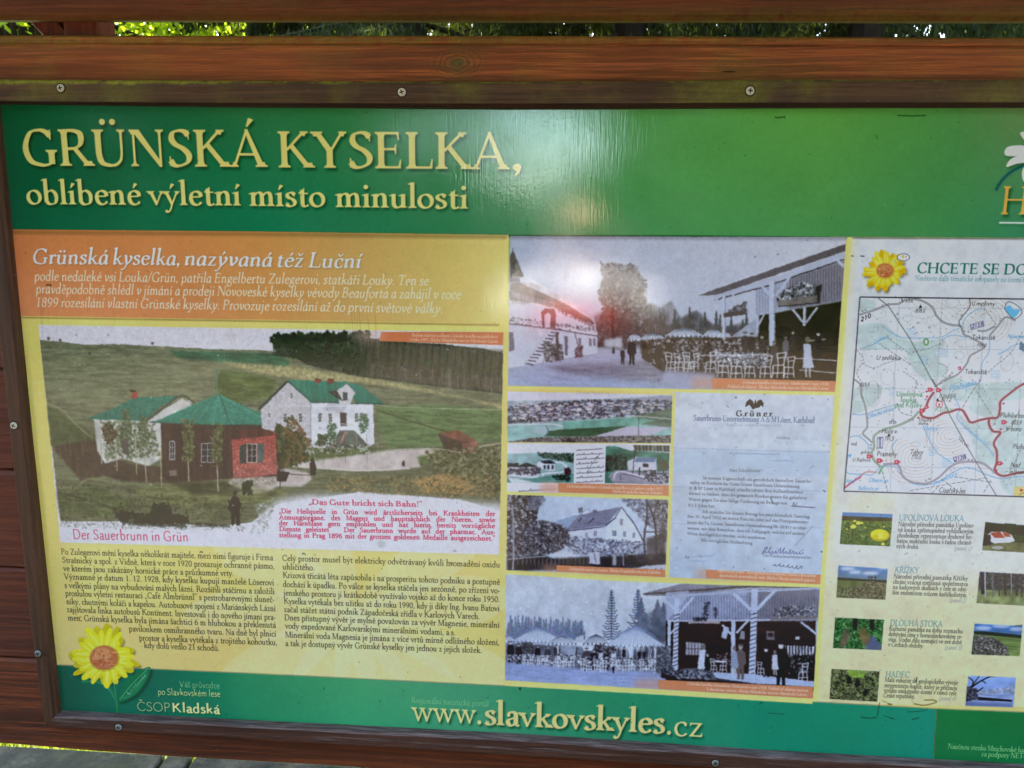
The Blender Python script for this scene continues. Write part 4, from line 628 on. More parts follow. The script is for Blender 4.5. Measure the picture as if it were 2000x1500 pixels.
# ================= 4 monochrome house with trees
with clip([(991, 965), (1305, 976), (1299, 1127), (988.5, 1113)]):
    fill([(985, 960), (1310, 960), (1310, 1130), (985, 1130)], ((196, 206, 220), (188, 200, 220)), mot=.05)
    fill([(1080, 1024), (1090, 1015), (1130, 1005), (1148, 992), (1155, 1000), (1110, 1040), (1080, 1040)], (150, 166, 196), 1); fill([(1106, 1036), (1146, 994), (1156, 1002), (1120, 1036)], (214, 220, 230)); fill([(1129, 992), (1138, 990), (1138, 1000), (1130, 1002)], (110, 114, 126))
    fill([(1105, 1035), (1130, 1006), (1207, 990), (1213, 991), (1182, 1026)], ((136, 134, 156), (122, 122, 148)), 1, mot=.12, nz=N_HOR); line([(1105, 1037), (1180, 1029)], 2.6, (74, 74, 96), smooth=False)
    fill([(1182, 1028), (1214, 991), (1258, 1056), (1260, 1090), (1180, 1084)], (216, 222, 232)); fill([(1110, 1038), (1182, 1029), (1182, 1084), (1112, 1080)], (208, 212, 224)); line([(1182, 1027), (1200, 1012), (1214, 990), (1238, 1022), (1257, 1057)], 2.4, (70, 72, 90), smooth=False); line([(1130, 1018), (1136, 1010)], 2, (60, 60, 80)); line([(1150, 1021), (1160, 1011)], 2.6, (66, 66, 84)); fill([(1158, 996), (1166, 996), (1166, 1002), (1158, 1002)], (110, 106, 120))
    for x, y, w, h in ((1211, 1013, 5, 12), (1196, 1036, 7, 10), (1217, 1038, 5, 10), (1235, 1040, 5, 10), (1143, 1040, 4, 9), (1160, 1037, 5, 10), (1195, 1062, 5, 12)): fill([(x, y), (x + w, y), (x + w, y + h), (x, y + h)], (110, 114, 132)); line([(x + w / 2, y), (x + w / 2, y + h)], 1, (206, 210, 222), smooth=False)
    fill([(988, 960), (1030, 965), (1044, 985), (1036, 1020), (1020, 1030), (990, 1035)], (76, 68, 68), .9, soft=3, mot=.4); specks([(990, 962), (1060, 966), (1040, 1030), (990, 1040)], 520, 2.8, [(62, 54, 54), (90, 82, 82), (176, 176, 184), (44, 38, 40), (74, 66, 66)], .8); specks([(1030, 968), (1068, 972), (1046, 1000), (1030, 990)], 60, 2.2, [(120, 120, 134)], .6)
    fill([(990, 1035), (1060, 1018), (1100, 1030), (1112, 1055), (1090, 1075), (1000, 1085)], (74, 68, 76), .8, soft=4, mot=.4); specks([(990, 1030), (1060, 1016), (1105, 1030), (1115, 1060), (1090, 1078), (990, 1090)], 900, 2.3, [(54, 48, 54), (86, 80, 88), (172, 172, 184), (36, 32, 38), (110, 106, 118), (64, 58, 66)], .8)
    specks([(1105, 1045), (1150, 1050), (1260, 1058), (1262, 1085), (1110, 1082)], 520, 2.2, [(150, 158, 186), (96, 98, 118), (206, 210, 222), (68, 68, 84), (128, 134, 156)], .75)
    fill([(1080, 1078), (1120, 1076), (1120, 1090), (1080, 1088)], (214, 216, 226), .8, soft=3); fill([(990, 1090), (1060, 1082), (1080, 1090), (1260, 1082), (1300, 1080), (1300, 1108), (990, 1115)], (40, 36, 42), .93, soft=1.5, mot=.4)
    for k in range(42): x = 1000 + k * 4; line([(x, 1092 - k * .1), (x, 1103)], 1.4, (96, 90, 98) if k % 2 else (28, 24, 28), .9, smooth=False)
    line([(992, 1092), (1066, 1086)], 2, (180, 176, 184), .9); fill([(1152, 1078), (1171, 1078), (1171, 1102), (1150, 1100)], (196, 198, 212)); line([(1160, 1080), (1164, 1098)], 1.4, (80, 80, 96)); fill([(1197, 1082), (1203, 1082), (1203, 1104), (1196, 1103)], (160, 160, 172)); line([(1216, 1082), (1218, 1105)], 1.6, (170, 170, 184))
    specks([(1210, 972), (1304, 975), (1300, 1040), (1270, 1030), (1240, 1000)], 330, 2.3, [(110, 114, 136), (150, 152, 172), (80, 78, 90)], .7); specks([(1275, 976), (1305, 976), (1300, 1060), (1280, 1050)], 330, 2.5, [(70, 64, 66), (110, 104, 108), (170, 168, 178)], .8); fill([(1262, 1050), (1300, 1040), (1300, 1110), (1262, 1105)], (70, 62, 62), .8, soft=2, mot=.4)
    line([(1263, 973), (1263, 1010), (1258, 1050), (1260, 1090), (1262, 1112)], 3, (66, 58, 60)); line([(1264, 980), (1276, 1010), (1281, 1050), (1280, 1115)], 3, (70, 62, 62)); line([(1284, 978), (1276, 1012)], 2, (70, 62, 64)); line([(1292, 1070), (1292, 1112)], 2, (70, 62, 62)); line([(1256, 1039), (1300, 1038)], 2.4, (80, 74, 80)); line([(1001, 985), (1003, 1050), (1002, 1112)], 3, (150, 150, 160)); fill([(1256, 1105), (1300, 1102), (1300, 1110), (1240, 1110)], (204, 206, 218), .9)
    caption(1045, 1116, 1299, 1127, 12.5, 15, [(1111, 1112.8, 1290, 1120.5, 'Zulegerův statek v Louce. Sbírka Krajského muzea Sokolov.')], e=8.8, fade=42)
# ================= 5 typewritten letter
with clip([(1313, 765), (1629, 769), (1603.5, 1141), (1306, 1127)]):
    fill([(1300, 760), (1640, 760), (1640, 1145), (1300, 1145)], [(210, 214, 220), (216, 220, 228), (184, 198, 214), (184, 202, 220)], mot=.05, nz=N_MID); fill([(1313, 876), (1625, 880), (1622, 930), (1312, 925)], (178, 198, 216), .5, soft=4)
    for y in (874, 950, 1022): line([(1312, y), (1460, y + 5), (1622, y + 9)], 1.2, (150, 168, 188), .6)
    line([(1552, 1066), (1588, 1026)], 1.1, (120, 130, 150), .8); line([(1550, 910), (1624, 890)], 1, (206, 220, 232), .6)
    specks([(1313, 768), (1628, 772), (1604, 1138), (1308, 1124)], 150, 1, [(110, 120, 136), (226, 230, 236)], .5)
    for P in ([(1455, 795), (1457, 785), (1464, 779), (1470, 783), (1473, 790), (1468, 796), (1463, 790)], [(1490, 795), (1491, 787), (1486, 780), (1480, 782), (1476, 790), (1482, 796), (1486, 791)], [(1473, 788), (1475, 779), (1478, 790), (1481, 796), (1470, 797)], [(1467, 794), (1472, 792), (1474, 798), (1469, 799)]): fill(P, (58, 52, 50))
    txt(1437, 812.4, 1508, 812.8, 'G r ü n e r', 17, 'heavy', (44, 44, 48)); txt(1354, 821, 1590, 826, 'Sauerbrunn-Unternehmung A & M Löser, Karlsbad', 17, 'bold', (92, 104, 138), .9); txt(1418, 831.8, 1524, 832.5, 'Brunnen und - Kohlensäureversand GRÜN', 8, 'type', (130, 140, 160), .7)
    txt(1516, 857, 1543, 857.4, 'Karlsbad am', 9, 'type', (90, 96, 110), .8); txt(1552, 858.5, 1595, 859.5, '15. März 1932', 12, 'type', (150, 160, 180), .55); txt(1424, 921, 1489, 921.5, 'Herr Schuldturner !', 9.5, 'type', (70, 74, 84), .85)
    T = [(1373, 935.5, 1585, 942.5, 'In meiner Eigenschaft als gerichtlich bestellter Sauerbr-'), (1347, 944.5, 1561, 952.5, 'walter im Konkurse der Firma Grüner Sauerbrunn-Unternehmung'), (1345, 955.5, 1568, 963.5, 'A. & M. Löser in Karlsbad, erlaube ich mir Ihre Aufmerksamkeit'), (1345, 965.5, 1575, 975, 'darauf zu lenken, dass die genannte Konkursmasse für gelieferte'), (1344, 977, 1537, 985, 'Waren gegen Sie eine fällige Forderung im Betrage von'), (1344, 989, 1396, 991, 'Kč 2 Allen hat.'),
         (1372, 1001.5, 1582, 1011.5, 'Ich ersuche Sie diesen Betrag bis einschliesslich Samstag,'), (1342, 1010.5, 1579, 1022, 'den 30. April 1932 an meine Kanzlei, oder auf das Postsparkassen-'), (1342, 1022, 1575, 1034, 'konto der Fa. Grüner Sauerbrunn-Unternehmung Nr. 20.911 zu über-'), (1342, 1033.5, 1570, 1044.5, 'weisen, mit dem Bemerken, dass ich Zahlungen, welche auf andere'), (1341, 1044, 1496, 1053, 'Weise durchgeführt werden, nicht anerkenne.'), (1369, 1057, 1469, 1063, 'Mit vorzüglicher Hochachtung')]
    for L in T: txt(*L, 9.0, 'type', (46, 48, 60), .82)
    line([(1545, 988), (1592, 991)], 1.4, (60, 62, 74)); txt(1547, 987, 1557, 987, 'Kč', 10, 'bit', (60, 62, 76)); txt(1490, 1087, 1585, 1091, 'Der Konkursmassenverwalter:', 8.5, 'type', (70, 74, 96), .85)
    scrawl(1489, 1080, 1570, 1082, 9, 1.3, (78, 84, 140), .85, 61); scrawl(1508, 1104, 1566, 1112, 10, 1.2, (64, 68, 100), .9, 62); line([(1488, 1082), (1494, 1070), (1500, 1068)], 1.2, (70, 76, 140)); scrawl(1348, 1088, 1394, 1086, 4, .8, (130, 146, 190), .6, 63); txt(1336, 1090, 1346, 1090, 'An', 10, 'type', (70, 74, 90), .8); scrawl(1346, 1096, 1380, 1096, 3, .7, (130, 146, 190), .6, 64); scrawl(1424, 886, 1520, 888, 3.5, .8, (130, 146, 176), .7, 65); scrawl(1508, 900, 1550, 901, 3, .9, (120, 150, 190), .7, 66)
    line([(1505, 972), (1510, 984)], 1.4, (50, 54, 66)); ell(1437, 776, 2, 2, (80, 86, 96), .8); ell(1493, 769, 2, 2, (70, 76, 86), .8); ell(1604, 1077, 1.6, 1.6, (40, 40, 46)); line([(1607, 957), (1612, 960)], 1.6, (50, 54, 70))
    caption(1350, 1129, 1603.5, 1141, 17, 19, [(1400, 1116.5, 1593, 1126.5, 'Hlavičkový papír - korespondence majitele Lösera s berouním'), (1405, 1125.7, 1592, 1135.5, 'lázeňských minerálních vod. Sbírka Muzea cenných papírů.')], e=8.8, fade=28)
# ================= 6 monochrome cafe under parasols
with clip([(988, 1120), (1210, 1129), (1602, 1144), (1587.5, 1364), (986.5, 1328)]):
    fill([(980, 1115), (1610, 1115), (1610, 1370), (980, 1370)], ((208, 212, 218), (182, 190, 210)), mot=.05, nz=N_MID)
    for k in range(32): conifer(990 + k * 4.7 + rng.rand() * 3, 1252, 34 + 18 * abs(math.sin(k * 1.3)) * (1 - k / 50) + rng.rand() * 6, 13, (112, 122, 148), .8)
    for k in range(4): conifer(1126 + k * 5, 1250, 14 + rng.rand() * 8, 6, (110, 118, 140), .7)
    conifer(1194, 1248, 96, 36, (84, 92, 114), .95, True); conifer(1246, 1252, 102, 52, (92, 102, 126), .95, True); conifer(1252, 1250, 84, 44, (92, 100, 122), .8); conifer(1284, 1250, 80, 40, (96, 104, 124), .9); conifer(1296, 1250, 74, 36, (92, 98, 118), .9); fill([(1240, 1210), (1300, 1180), (1304, 1290), (1270, 1290), (1240, 1250)], (92, 98, 114), .75, soft=3, mot=.3)
    line([(1135, 1228), (1136, 1244)], 3, (90, 96, 106)); fill([(1124, 1244), (1140, 1240), (1140, 1262), (1122, 1262)], (206, 210, 222), .8)
    fill([(985, 1292), (1120, 1300), (1300, 1310), (1600, 1335), (1600, 1370), (985, 1335)], ((146, 156, 196), (160, 174, 212)), 1, mot=.1, nz=N_HOR)
    fill([(988, 1256), (1120, 1262), (1290, 1272), (1300, 1312), (1170, 1308), (1100, 1302), (988, 1292)], (92, 94, 108), .9, soft=1.5, mot=.35)
    fill([(1095, 1262), (1124, 1262), (1124, 1282), (1095, 1280)], (150, 156, 176), .9, mot=.2); fill([(1138, 1262), (1158, 1262), (1158, 1270), (1140, 1270)], (216, 220, 232))
    parasol(974, 1004, 1240, 1250, n=6); parasol(1000, 1100, 1224, 1251, n=24, cone=True, c2=(124, 136, 168)); parasol(1068, 1128, 1240, 1256, n=14, c2=(90, 96, 122)); parasol(1136, 1192, 1238, 1256, n=12, c2=(64, 68, 92)); parasol(1184, 1297, 1222, 1260, n=26, cone=True, c2=(124, 140, 176)); line([(1243, 1210), (1243, 1223)], 1.2, (110, 110, 126)); ell(1243, 1212, 3, 2, (216, 220, 230)); ell(1050, 1220, 4, 5, (100, 110, 130), .9)
    for k in range(16): x = 1208 + k * 5.4; line([(x, 1262), (x, 1290)], 1.6, (196, 200, 216) if k % 2 else (60, 56, 66), .9, smooth=False)
    fill([(1226, 1262), (1236, 1262), (1236, 1302), (1230, 1302)], (206, 212, 228)); line([(1280, 1266), (1278, 1314)], 3, (206, 210, 226)); line([(1271, 1266), (1271, 1310)], 1.6, (200, 204, 220)); line([(1126, 1264), (1124, 1298)], 2, (50, 50, 60)); fill([(1087, 1262), (1091, 1262), (1091, 1276), (1087, 1276)], (216, 220, 232))
    man(997, 1294, 42, (40, 38, 44), (204, 204, 212), 1.2); man(1013, 1296, 40, (48, 44, 50), w=1.2); woman(1199, 1313, 50, (206, 210, 224)); man(1198, 1314, 16, (40, 36, 44), hat=False); woman(1174, 1300, 44, (196, 200, 216)); man(1146, 1310, 46, (74, 66, 76), w=1.5); man(1160, 1308, 40, (50, 46, 54), w=1.5); man(1184, 1308, 46, (50, 46, 54)); man(1070, 1296, 34, (70, 66, 76), w=1.4); man(1050, 1292, 32, (40, 38, 46), w=1.3); man(1022, 1285, 26, (60, 56, 64)); man(1038, 1285, 26, (50, 46, 54)); man(1085, 1284, 24, (60, 56, 64)); man(1218, 1290, 26, (50, 46, 54)); man(1248, 1290, 22, (40, 36, 44)); man(1258, 1290, 22, (50, 44, 50))
    specks([(1020, 1255), (1040, 1255), (1040, 1275), (1020, 1275)], 60, 2.2, [(60, 58, 64), (90, 88, 94)]); specks([(1162, 1260), (1200, 1262), (1200, 1276), (1162, 1272)], 90, 2.2, [(50, 46, 52), (110, 106, 116)])
    specks([(1090, 1278), (1300, 1286), (1300, 1306), (1100, 1298)], 260, 1.8, [(210, 214, 226), (50, 48, 56), (120, 120, 136)], .8); specks([(990, 1278), (1090, 1280), (1090, 1296), (990, 1290)], 140, 1.8, [(210, 214, 226), (50, 48, 56), (120, 120, 136)], .8)
    for x, y, h, f in ((1026, 1298, 20, 1), (1036, 1299, 21, -1), (1054, 1300, 20, 1), (1068, 1301, 21, 1), (1086, 1303, 22, -1), (1094, 1304, 22, 1), (1106, 1303, 22, 1), (1116, 1303, 22, -1), (1140, 1310, 24, 1), (1150, 1311, 22, 1), (1166, 1311, 24, 1), (1178, 1312, 22, -1), (1210, 1310, 22, 1), (1222, 1312, 24, -1), (1234, 1310, 22, 1), (1256, 1311, 24, 1), (1268, 1311, 24, -1)): chair(x, y, h, (220, 224, 234), f)
    # pavilion
    fill([(1300, 1160), (1600, 1150), (1600, 1350), (1300, 1330)], (48, 36, 34), 1, mot=.25, nz=N_HOR)
    fill([(1300, 1160), (1470, 1150), (1600, 1148), (1597, 1212), (1303, 1212)], ((164, 170, 194), (150, 156, 184)), 1, mot=.06); fill([(1460, 1150), (1602, 1146), (1597, 1210), (1470, 1210)], (108, 104, 114), .75, soft=6)
    for k in range(54): x = 1304 + k * 5.5; line([(x, 1163), (x, 1212)], 1.1, (84, 84, 104), .75, smooth=False)
    fill([(1256, 1158), (1300, 1147), (1352, 1134), (1480, 1140), (1560, 1143), (1480, 1146), (1380, 1156), (1300, 1163), (1262, 1163)], ((150, 148, 162), (120, 114, 120)), mot=.1); line([(1256, 1160), (1340, 1154), (1450, 1145), (1602, 1146)], 3.4, (88, 76, 74), smooth=False); line([(1300, 1165), (1430, 1156), (1602, 1148)], 4, (176, 184, 206), smooth=False); line([(1350, 1134), (1480, 1141)], 1.4, (90, 84, 90), smooth=False); fill([(1300, 1157), (1345, 1153), (1345, 1163), (1303, 1212), (1300, 1212)], (176, 182, 204), .8)
    for x, y0, y1, w in ((1307, 1212, 1300, 6), (1322, 1168, 1312, 10), (1432, 1210, 1318, 8), (1472, 1150, 1332, 13), (1595, 1212, 1330, 4)): fill([(x - w / 2 + (2 if w == 13 else 0), y0), (x + w / 2 + (2 if w == 13 else 0), y0), (x + w / 2 - (4 if w > 9 else 1), y1), (x - w / 2 - (4 if w > 9 else 1), y1)], (190, 198, 220))
    for x0, y0, x1, y1, w in ((1322, 1198, 1318, 1312, 10), (1473, 1196, 1466, 1322, 13)):
        for k in range(14 if w < 12 else 16): t = k / 15.; x = x0 + (x1 - x0) * t; y = y0 + (y1 - y0) * t; line([(x - w / 2, y + 4), (x + w / 2, y)], 1.7, (46, 42, 54), .9, smooth=False)
    for P, w in (([(1294, 1168), (1316, 1188)], 4.5), ([(1354, 1166), (1326, 1198)], 4), ([(1432, 1158), (1466, 1190)], 6), ([(1516, 1150), (1478, 1190)], 6), ([(1410, 1220), (1430, 1240)], 4), ([(1460, 1212), (1438, 1236)], 4), ([(1564, 1214), (1594, 1238)], 4), ([(1318, 1228), (1308, 1238)], 3)): line(P, w, (190, 198, 218), smooth=False)
    line([(1304, 1212), (1470, 1211), (1597, 1208)], 3, (196, 200, 218), smooth=False); fill([(1344, 1211), (1406, 1211), (1406, 1217), (1344, 1217)], (170, 160, 166)); fill([(1504, 1205), (1594, 1200), (1594, 1209), (1504, 1211)], (124, 116, 120)); specks([(1512, 1186), (1590, 1182), (1592, 1202), (1512, 1206)], 180, 2, [(90, 88, 96), (170, 172, 186), (60, 58, 64)], .8); specks([(1376, 1175), (1386, 1175), (1382, 1208), (1372, 1208)], 30, 1.8, [(60, 60, 72)]); specks([(1394, 1186), (1400, 1186), (1400, 1206), (1394, 1206)], 18, 1.8, [(70, 66, 80)]); specks([(1354, 1206), (1378, 1206), (1378, 1212), (1354, 1212)], 24, 1.8, [(50, 50, 60)])
    fill([(1414, 1222), (1424, 1226), (1418, 1248), (1408, 1244)], (180, 190, 214)); fill([(1446, 1232), (1454, 1232), (1454, 1248), (1444, 1247)], (150, 148, 158)); fill([(1497, 1232), (1512, 1232), (1512, 1249), (1497, 1249)], (116, 108, 114)); fill([(1499, 1235), (1510, 1235), (1510, 1243), (1499, 1243)], (52, 42, 44)); fill([(1553, 1243), (1561, 1243), (1561, 1248), (1553, 1248)], (196, 196, 206))
    fill([(1339, 1253), (1376, 1256), (1376, 1279), (1339, 1278)], (170, 168, 182)); [line([(1339 + 6 * k, 1253), (1339 + 6 * k, 1279)], 1.2, (60, 50, 54), smooth=False) for k in range(1, 6)]; line([(1339, 1266), (1376, 1267)], 1.2, (60, 50, 54)); fill([(1533, 1260), (1590, 1262), (1588, 1284), (1540, 1282)], (206, 208, 222), .9, mot=.3, nz=N_VER); [line([(1536 + 6 * k, 1260), (1536 + 6 * k, 1284)], 2.2, (40, 34, 38), smooth=False) for k in range(9)]
    fill([(1385, 1312), (1470, 1316), (1600, 1332), (1600, 1342), (1470, 1334), (1385, 1322)], (176, 188, 216)); line([(1385, 1324), (1470, 1336), (1590, 1345)], 2, (60, 60, 76)); fill([(1330, 1306), (1360, 1304), (1390, 1310), (1400, 1328), (1310, 1322)], (92, 96, 108), .9, mot=.4)
    woman(1370, 1320, 64, (200, 206, 224), 4); man(1382, 1320, 44, (34, 30, 32), hat=False); man(1446, 1326, 68, (104, 92, 90), w=1.1); woman(1434, 1318, 58, (150, 158, 182)); man(1525, 1338, 84, (36, 30, 32), (206, 200, 204), 1.25); man(1496, 1322, 58, (42, 36, 38), (206, 204, 210)); woman(1513, 1318, 50, (196, 198, 212)); fill([(1536, 1280), (1590, 1278), (1588, 1328), (1540, 1324)], (34, 28, 30), .9, mot=.4); specks([(1540, 1276), (1588, 1276), (1586, 1320), (1540, 1316)], 60, 2.2, [(50, 44, 46), (150, 150, 160), (34, 28, 30)], .7); specks([(1390, 1276), (1426, 1276), (1426, 1300), (1392, 1300)], 36, 2, [(40, 34, 36), (120, 110, 114)])
    fill([(1396, 1289), (1418, 1290), (1416, 1294), (1398, 1293)], (214, 216, 228)); chair(1394, 1312, 26, (200, 202, 216), 1); chair(1412, 1313, 26, (200, 202, 216), -1); chair(1486, 1318, 26, (190, 194, 208), 1); chair(1568, 1330, 36, (206, 210, 222), -1)
    specks([(1284, 1264), (1306, 1262), (1314, 1310), (1282, 1314)], 300, 2.3, [(84, 86, 96), (130, 134, 148), (56, 56, 64)], .8); specks([(1290, 1308), (1388, 1310), (1390, 1324), (1290, 1322)], 260, 2.4, [(70, 72, 82), (150, 154, 170), (44, 42, 48)], .85); fill([(1290, 1316), (1320, 1320), (1320, 1327), (1292, 1324)], (40, 30, 34), .9)
    specks([(990, 1130), (1200, 1140), (1180, 1230), (990, 1220)], 40, 2.4, [(184, 192, 206), (216, 220, 228)], .5, seed=3)
    caption(1215, 1345, 1587.5, 1364, 18, 23, [(1342, 1336.8, 1578, 1350.6, 'Grünská kyselka s kavárnou Almbrünnl v roce 1928. Pohled od oltárny směrem'), (1380, 1348, 1576, 1359, 'k dnešnímu vývěru. Sbírka Městského muzea Mariánské Lázně.')], e=8.8, fade=70)
# ---- the printed pictures are old photographs: break the drawn edges up, add halftone grain, then print their captions
NX = [vnoise(CH, CW, 3.2, 101) * .6 + vnoise(CH, CW, 7, 102) * .7, vnoise(CH, CW, 3.2, 103) * .6 + vnoise(CH, CW, 7, 104) * .7]
def rough(P, amp=1.0, grain=.032, soft=0):
    P = Qs(P); x0, y0 = np.maximum(P.min(0).astype(int) - 2, 0); x1, y1 = P.max(0).astype(int) + 3; x1, y1 = min(x1, CW), min(y1, CH)
    m = wind([P - [x0, y0]], y1 - y0, x1 - x0, 2)[..., None]; gy, gx = np.mgrid[y0:y1, x0:x1]
    sx = np.clip(gx + (NX[0][y0:y1, x0:x1] - .65) * 2 * amp, x0 + 3, x1 - 4); sy = np.clip(gy + (NX[1][y0:y1, x0:x1] - .65) * 2 * amp, y0 + 3, y1 - 4)
    ix, iy = sx.astype(int), sy.astype(int); fx, fy = (sx - ix)[..., None].astype(np.float32), (sy - iy)[..., None].astype(np.float32)
    S = (IMG[iy, ix] * (1 - fx) + IMG[iy, ix + 1] * fx) * (1 - fy) + (IMG[iy + 1, ix] * (1 - fx) + IMG[iy + 1, ix + 1] * fx) * fy
    R = np.random.RandomState(1); h, w = S.shape[:2]; g = blur(R.rand(h, w).astype(np.float32), 1) - .5; lum = S.mean(2, keepdims=True)
    S = S * .45 + blur3(S, 1) * .55; S = S + (g * 3.2 * grain)[..., None] * (.25 + lum * (1.02 - lum) * 2.4); S = S * (1 + (N_MID[y0:y1, x0:x1, None] - .5) * .11 * (1.1 - lum) + (N_FINE[y0:y1, x0:x1, None] - .5) * .12 * (1.15 - lum))
    IMG[y0:y1, x0:x1] += (S - IMG[y0:y1, x0:x1]) * m
def blur3(S, r): return np.stack([blur(np.ascontiguousarray(S[..., k]), r) for k in range(3)], -1)
for P in ([(75, 634), (983, 649), (975, 1083), (118, 1059)], [(996, 461), (1652.5, 463), (1630, 765), (992, 753)], [(991, 764), (1313, 771), (1310, 865), (991, 863)], [(991, 866), (1121, 867), (1120, 943), (990, 942)], [(1183, 868), (1308, 870), (1305, 946), (1181, 943)], [(991, 965), (1305, 976), (1299, 1127), (988.5, 1113)], [(988, 1120), (1210, 1129), (1602, 1144), (1587.5, 1364), (986.5, 1328)]): rough(P)
for k, f in DEFER: CLIP[0] = k; f()
CLIP[0] = None
# ================= 7 heading text blocks
SH = (4, 5, 3, .55)
words([(48, 323.5, 523, 326.5, 'GRÜNSKÁ'), (545, 327.2, 995, 331.3, 'KYSELKA'), (1001, 331.5, 1018, 331.5, ',')], 106, 'bold', (252, 218, 126), sh=SH)
words([(53, 398.6, 277, 400, 'oblíbené'), (288, 400, 471, 401.5, 'výletní'), (487, 402.2, 636, 404, 'místo'), (655, 404.5, 914, 407.5, 'minulosti')], 67, 'bold', (250, 222, 132), sh=(3, 4, 3, .55))
words([(66, 515.3, 213, 516, 'Grünská'), (221, 516.4, 351, 518, 'kyselka,'), (361, 518, 533, 521, 'nazývaná'), (543, 521, 594, 522, 'též'), (602, 522.3, 710, 523.6, 'Luční')], 45, 'bit', (250, 244, 236), sh=(1, 1, 2, .25))
for L in ((67, 547.6, 838, 557.2, 'podle nedaleké vsi Louka/Grün, patřila Engelbertu Zulegerovi, statkáři Louky. Ten se'), (70, 572.6, 901, 584, 'pravděpodobně shlédl v jímání a prodeji Novoveské kyselky vévody Beauforta a zahájil v roce'), (73, 598.5, 863, 611.5, '1899 rozesílání vlastní Grünské kyselky. Provozuje rozesílání až do první světové války.')):
    txt(*L, 28.5, 'it', (254, 238, 206))
COL1 = [(120, 1082.5, 533.5, 1094, 'Po Zulegerovi mění kyselka několikrát majitele, mezi nimi figuruje i Firma'), (122, 1098.7, 535, 1110.6, 'Strašnický a spol. z Vídně, která v roce 1920 prosazuje ochranné pásmo,'), (123.5, 1114.8, 455.5, 1125, 've kterém jsou zakázány hornické práce a průzkumné vrty.'), (125, 1131, 535, 1143, 'Významné je datum 1. 12. 1928, kdy kyselku kupují manželé Löserovi'),
        (126.5, 1148, 536, 1160, 's velkými plány na vybudování malých lázní. Rozšířili stáčírnu a založili'), (128, 1163.5, 536, 1176, 'proslulou výletní restauraci „Café Almbrünnl“ s pestrobarevnými sluneč-'), (130, 1179.6, 538, 1193.5, 'níky, chutnými koláči a kapelou. Autobusové spojení z Mariánských Lázní'), (131, 1195, 538, 1210.7, 'zajišťovala linka autobusů Kontinent. Investovali i do nového jímaní pra-'),
        (133, 1211.4, 539, 1226, 'men, Grünská kyselka byla jímána šachticí 6 m hlubokou a překlenutá'), (252, 1232.6, 539, 1243, 'pavilonkem osmihranného tvaru. Na dně byl plnicí'), (272, 1250.5, 540.6, 1259.7, 'prostor a kyselka vytékala z trojitého kohoutku,'), (281.7, 1265, 428, 1271, 'kdy dolů vedlo 21 schodů.')]
COL2 = [(551.6, 1095, 976, 1108, 'Celý prostor musel být elektricky odvětrávaný kvůli hromadění oxidu'), (552, 1111.7, 613.5, 1113.6, 'uhličitého.'), (553, 1128, 976, 1141.8, 'Krizová třicátá léta zapůsobila i na prosperitu tohoto podniku a postupně'), (553, 1145.8, 976, 1158.7, 'dochází k úpadku. Po válce se kyselka stáčela jen sezónně, po zřízení vo-'), (553.5, 1162.7, 975, 1175.6, 'jenského prostoru ji krátkodobě využívalo vojsko až do konce roku 1950.'),
        (555, 1178.7, 975, 1193.5, 'Kyselka vytékala bez užitku až do roku 1990, kdy ji díky Ing. Ivanu Baťovi'), (555, 1195, 936, 1209, 'začal stáčet státní podnik Západočeská zřídla v Karlových Varech.'), (556, 1211, 975, 1225.7, 'Dnes přístupný vývěr je mylně považován za vývěr Magnesie, minerální'), (556.5, 1227, 888, 1240.5, 'vody expedované Karlovarskými minerálními vodami, a.s.'), (557.7, 1244.5, 974.6, 1259.8, 'Minerální voda Magnesia je jímána z více vrtů mírně odlišného složení,'), (557.7, 1261, 940, 1275, 'a tak je dostupný vývěr Grünské kyselky jen jednou z jejích složek.')]
for L in COL1 + COL2: txt(*L, 17.3, 'rom', (36, 32, 20), 1, just=(L[2] - L[0] > 150))
CRM = (244, 228, 150)
txt(351, 1341, 429, 1343.9, 'Váš průvodce', 18, 'sanslt', (206, 218, 150), .9); txt(309.5, 1356.2, 430.5, 1360.5, 'po Slavkovském lese', 19, 'sans', (238, 232, 150), sh=(1, 2, 1, .5)); txt(269, 1387.2, 332.5, 1389.6, 'ČSOP', 26, 'sanslt', CRM, sh=(2, 2, 1, .5)); txt(338, 1390, 431, 1393.4, 'Kladská', 27, 'sansb', CRM, sh=(2, 2, 1, .5))
txt(804, 1372, 954, 1379, 'Regionální turistický portál', 17, 'lite', (170, 210, 140), .85)
txt(803, 1406.8, 930, 1412.8, 'www', 66, 'rom', (240, 222, 140), sh=(4, 5, 3, .55)); txt(932, 1412.8, 940, 1413.2, '.', 66, 'bold', (240, 222, 140), sh=(4, 5, 3, .55)); txt(946, 1414.2, 1298.5, 1431.8, 'slavkovskyles', 67, 'heavy', (242, 216, 136), sh=(4, 5, 3, .55)); txt(1302.5, 1433, 1310, 1433.4, '.', 66, 'bold', (240, 222, 140), sh=(4, 5, 3, .55)); txt(1316, 1436, 1371, 1438.8, 'cz', 67, 'rom', (240, 222, 140), sh=(4, 5, 3, .55))
TEAL = (40, 112, 96)
txt(1790.7, 533.2, 2005, 536.6, 'CHCETE SE DO', 31, 'bold', TEAL); txt(1787, 547.8, 2003, 550.9, 'Navštivte další tématické infopanely na území E', 15.5, 'rom', (84, 146, 150), .9)
for L in ((1755.6, 1016.2, 1882, 1017.8, 'UPOLÍNOVÁ LOUKA'), (1747.6, 1118.2, 1794, 1119.5, 'KŘÍŽKY'), (1738.4, 1221.4, 1840, 1224, 'DLOUHÁ STOKA'), (1729.6, 1321.8, 1775.6, 1323, 'HADEC')): txt(*L, 17.5, 'rom', (62, 122, 128), .95)
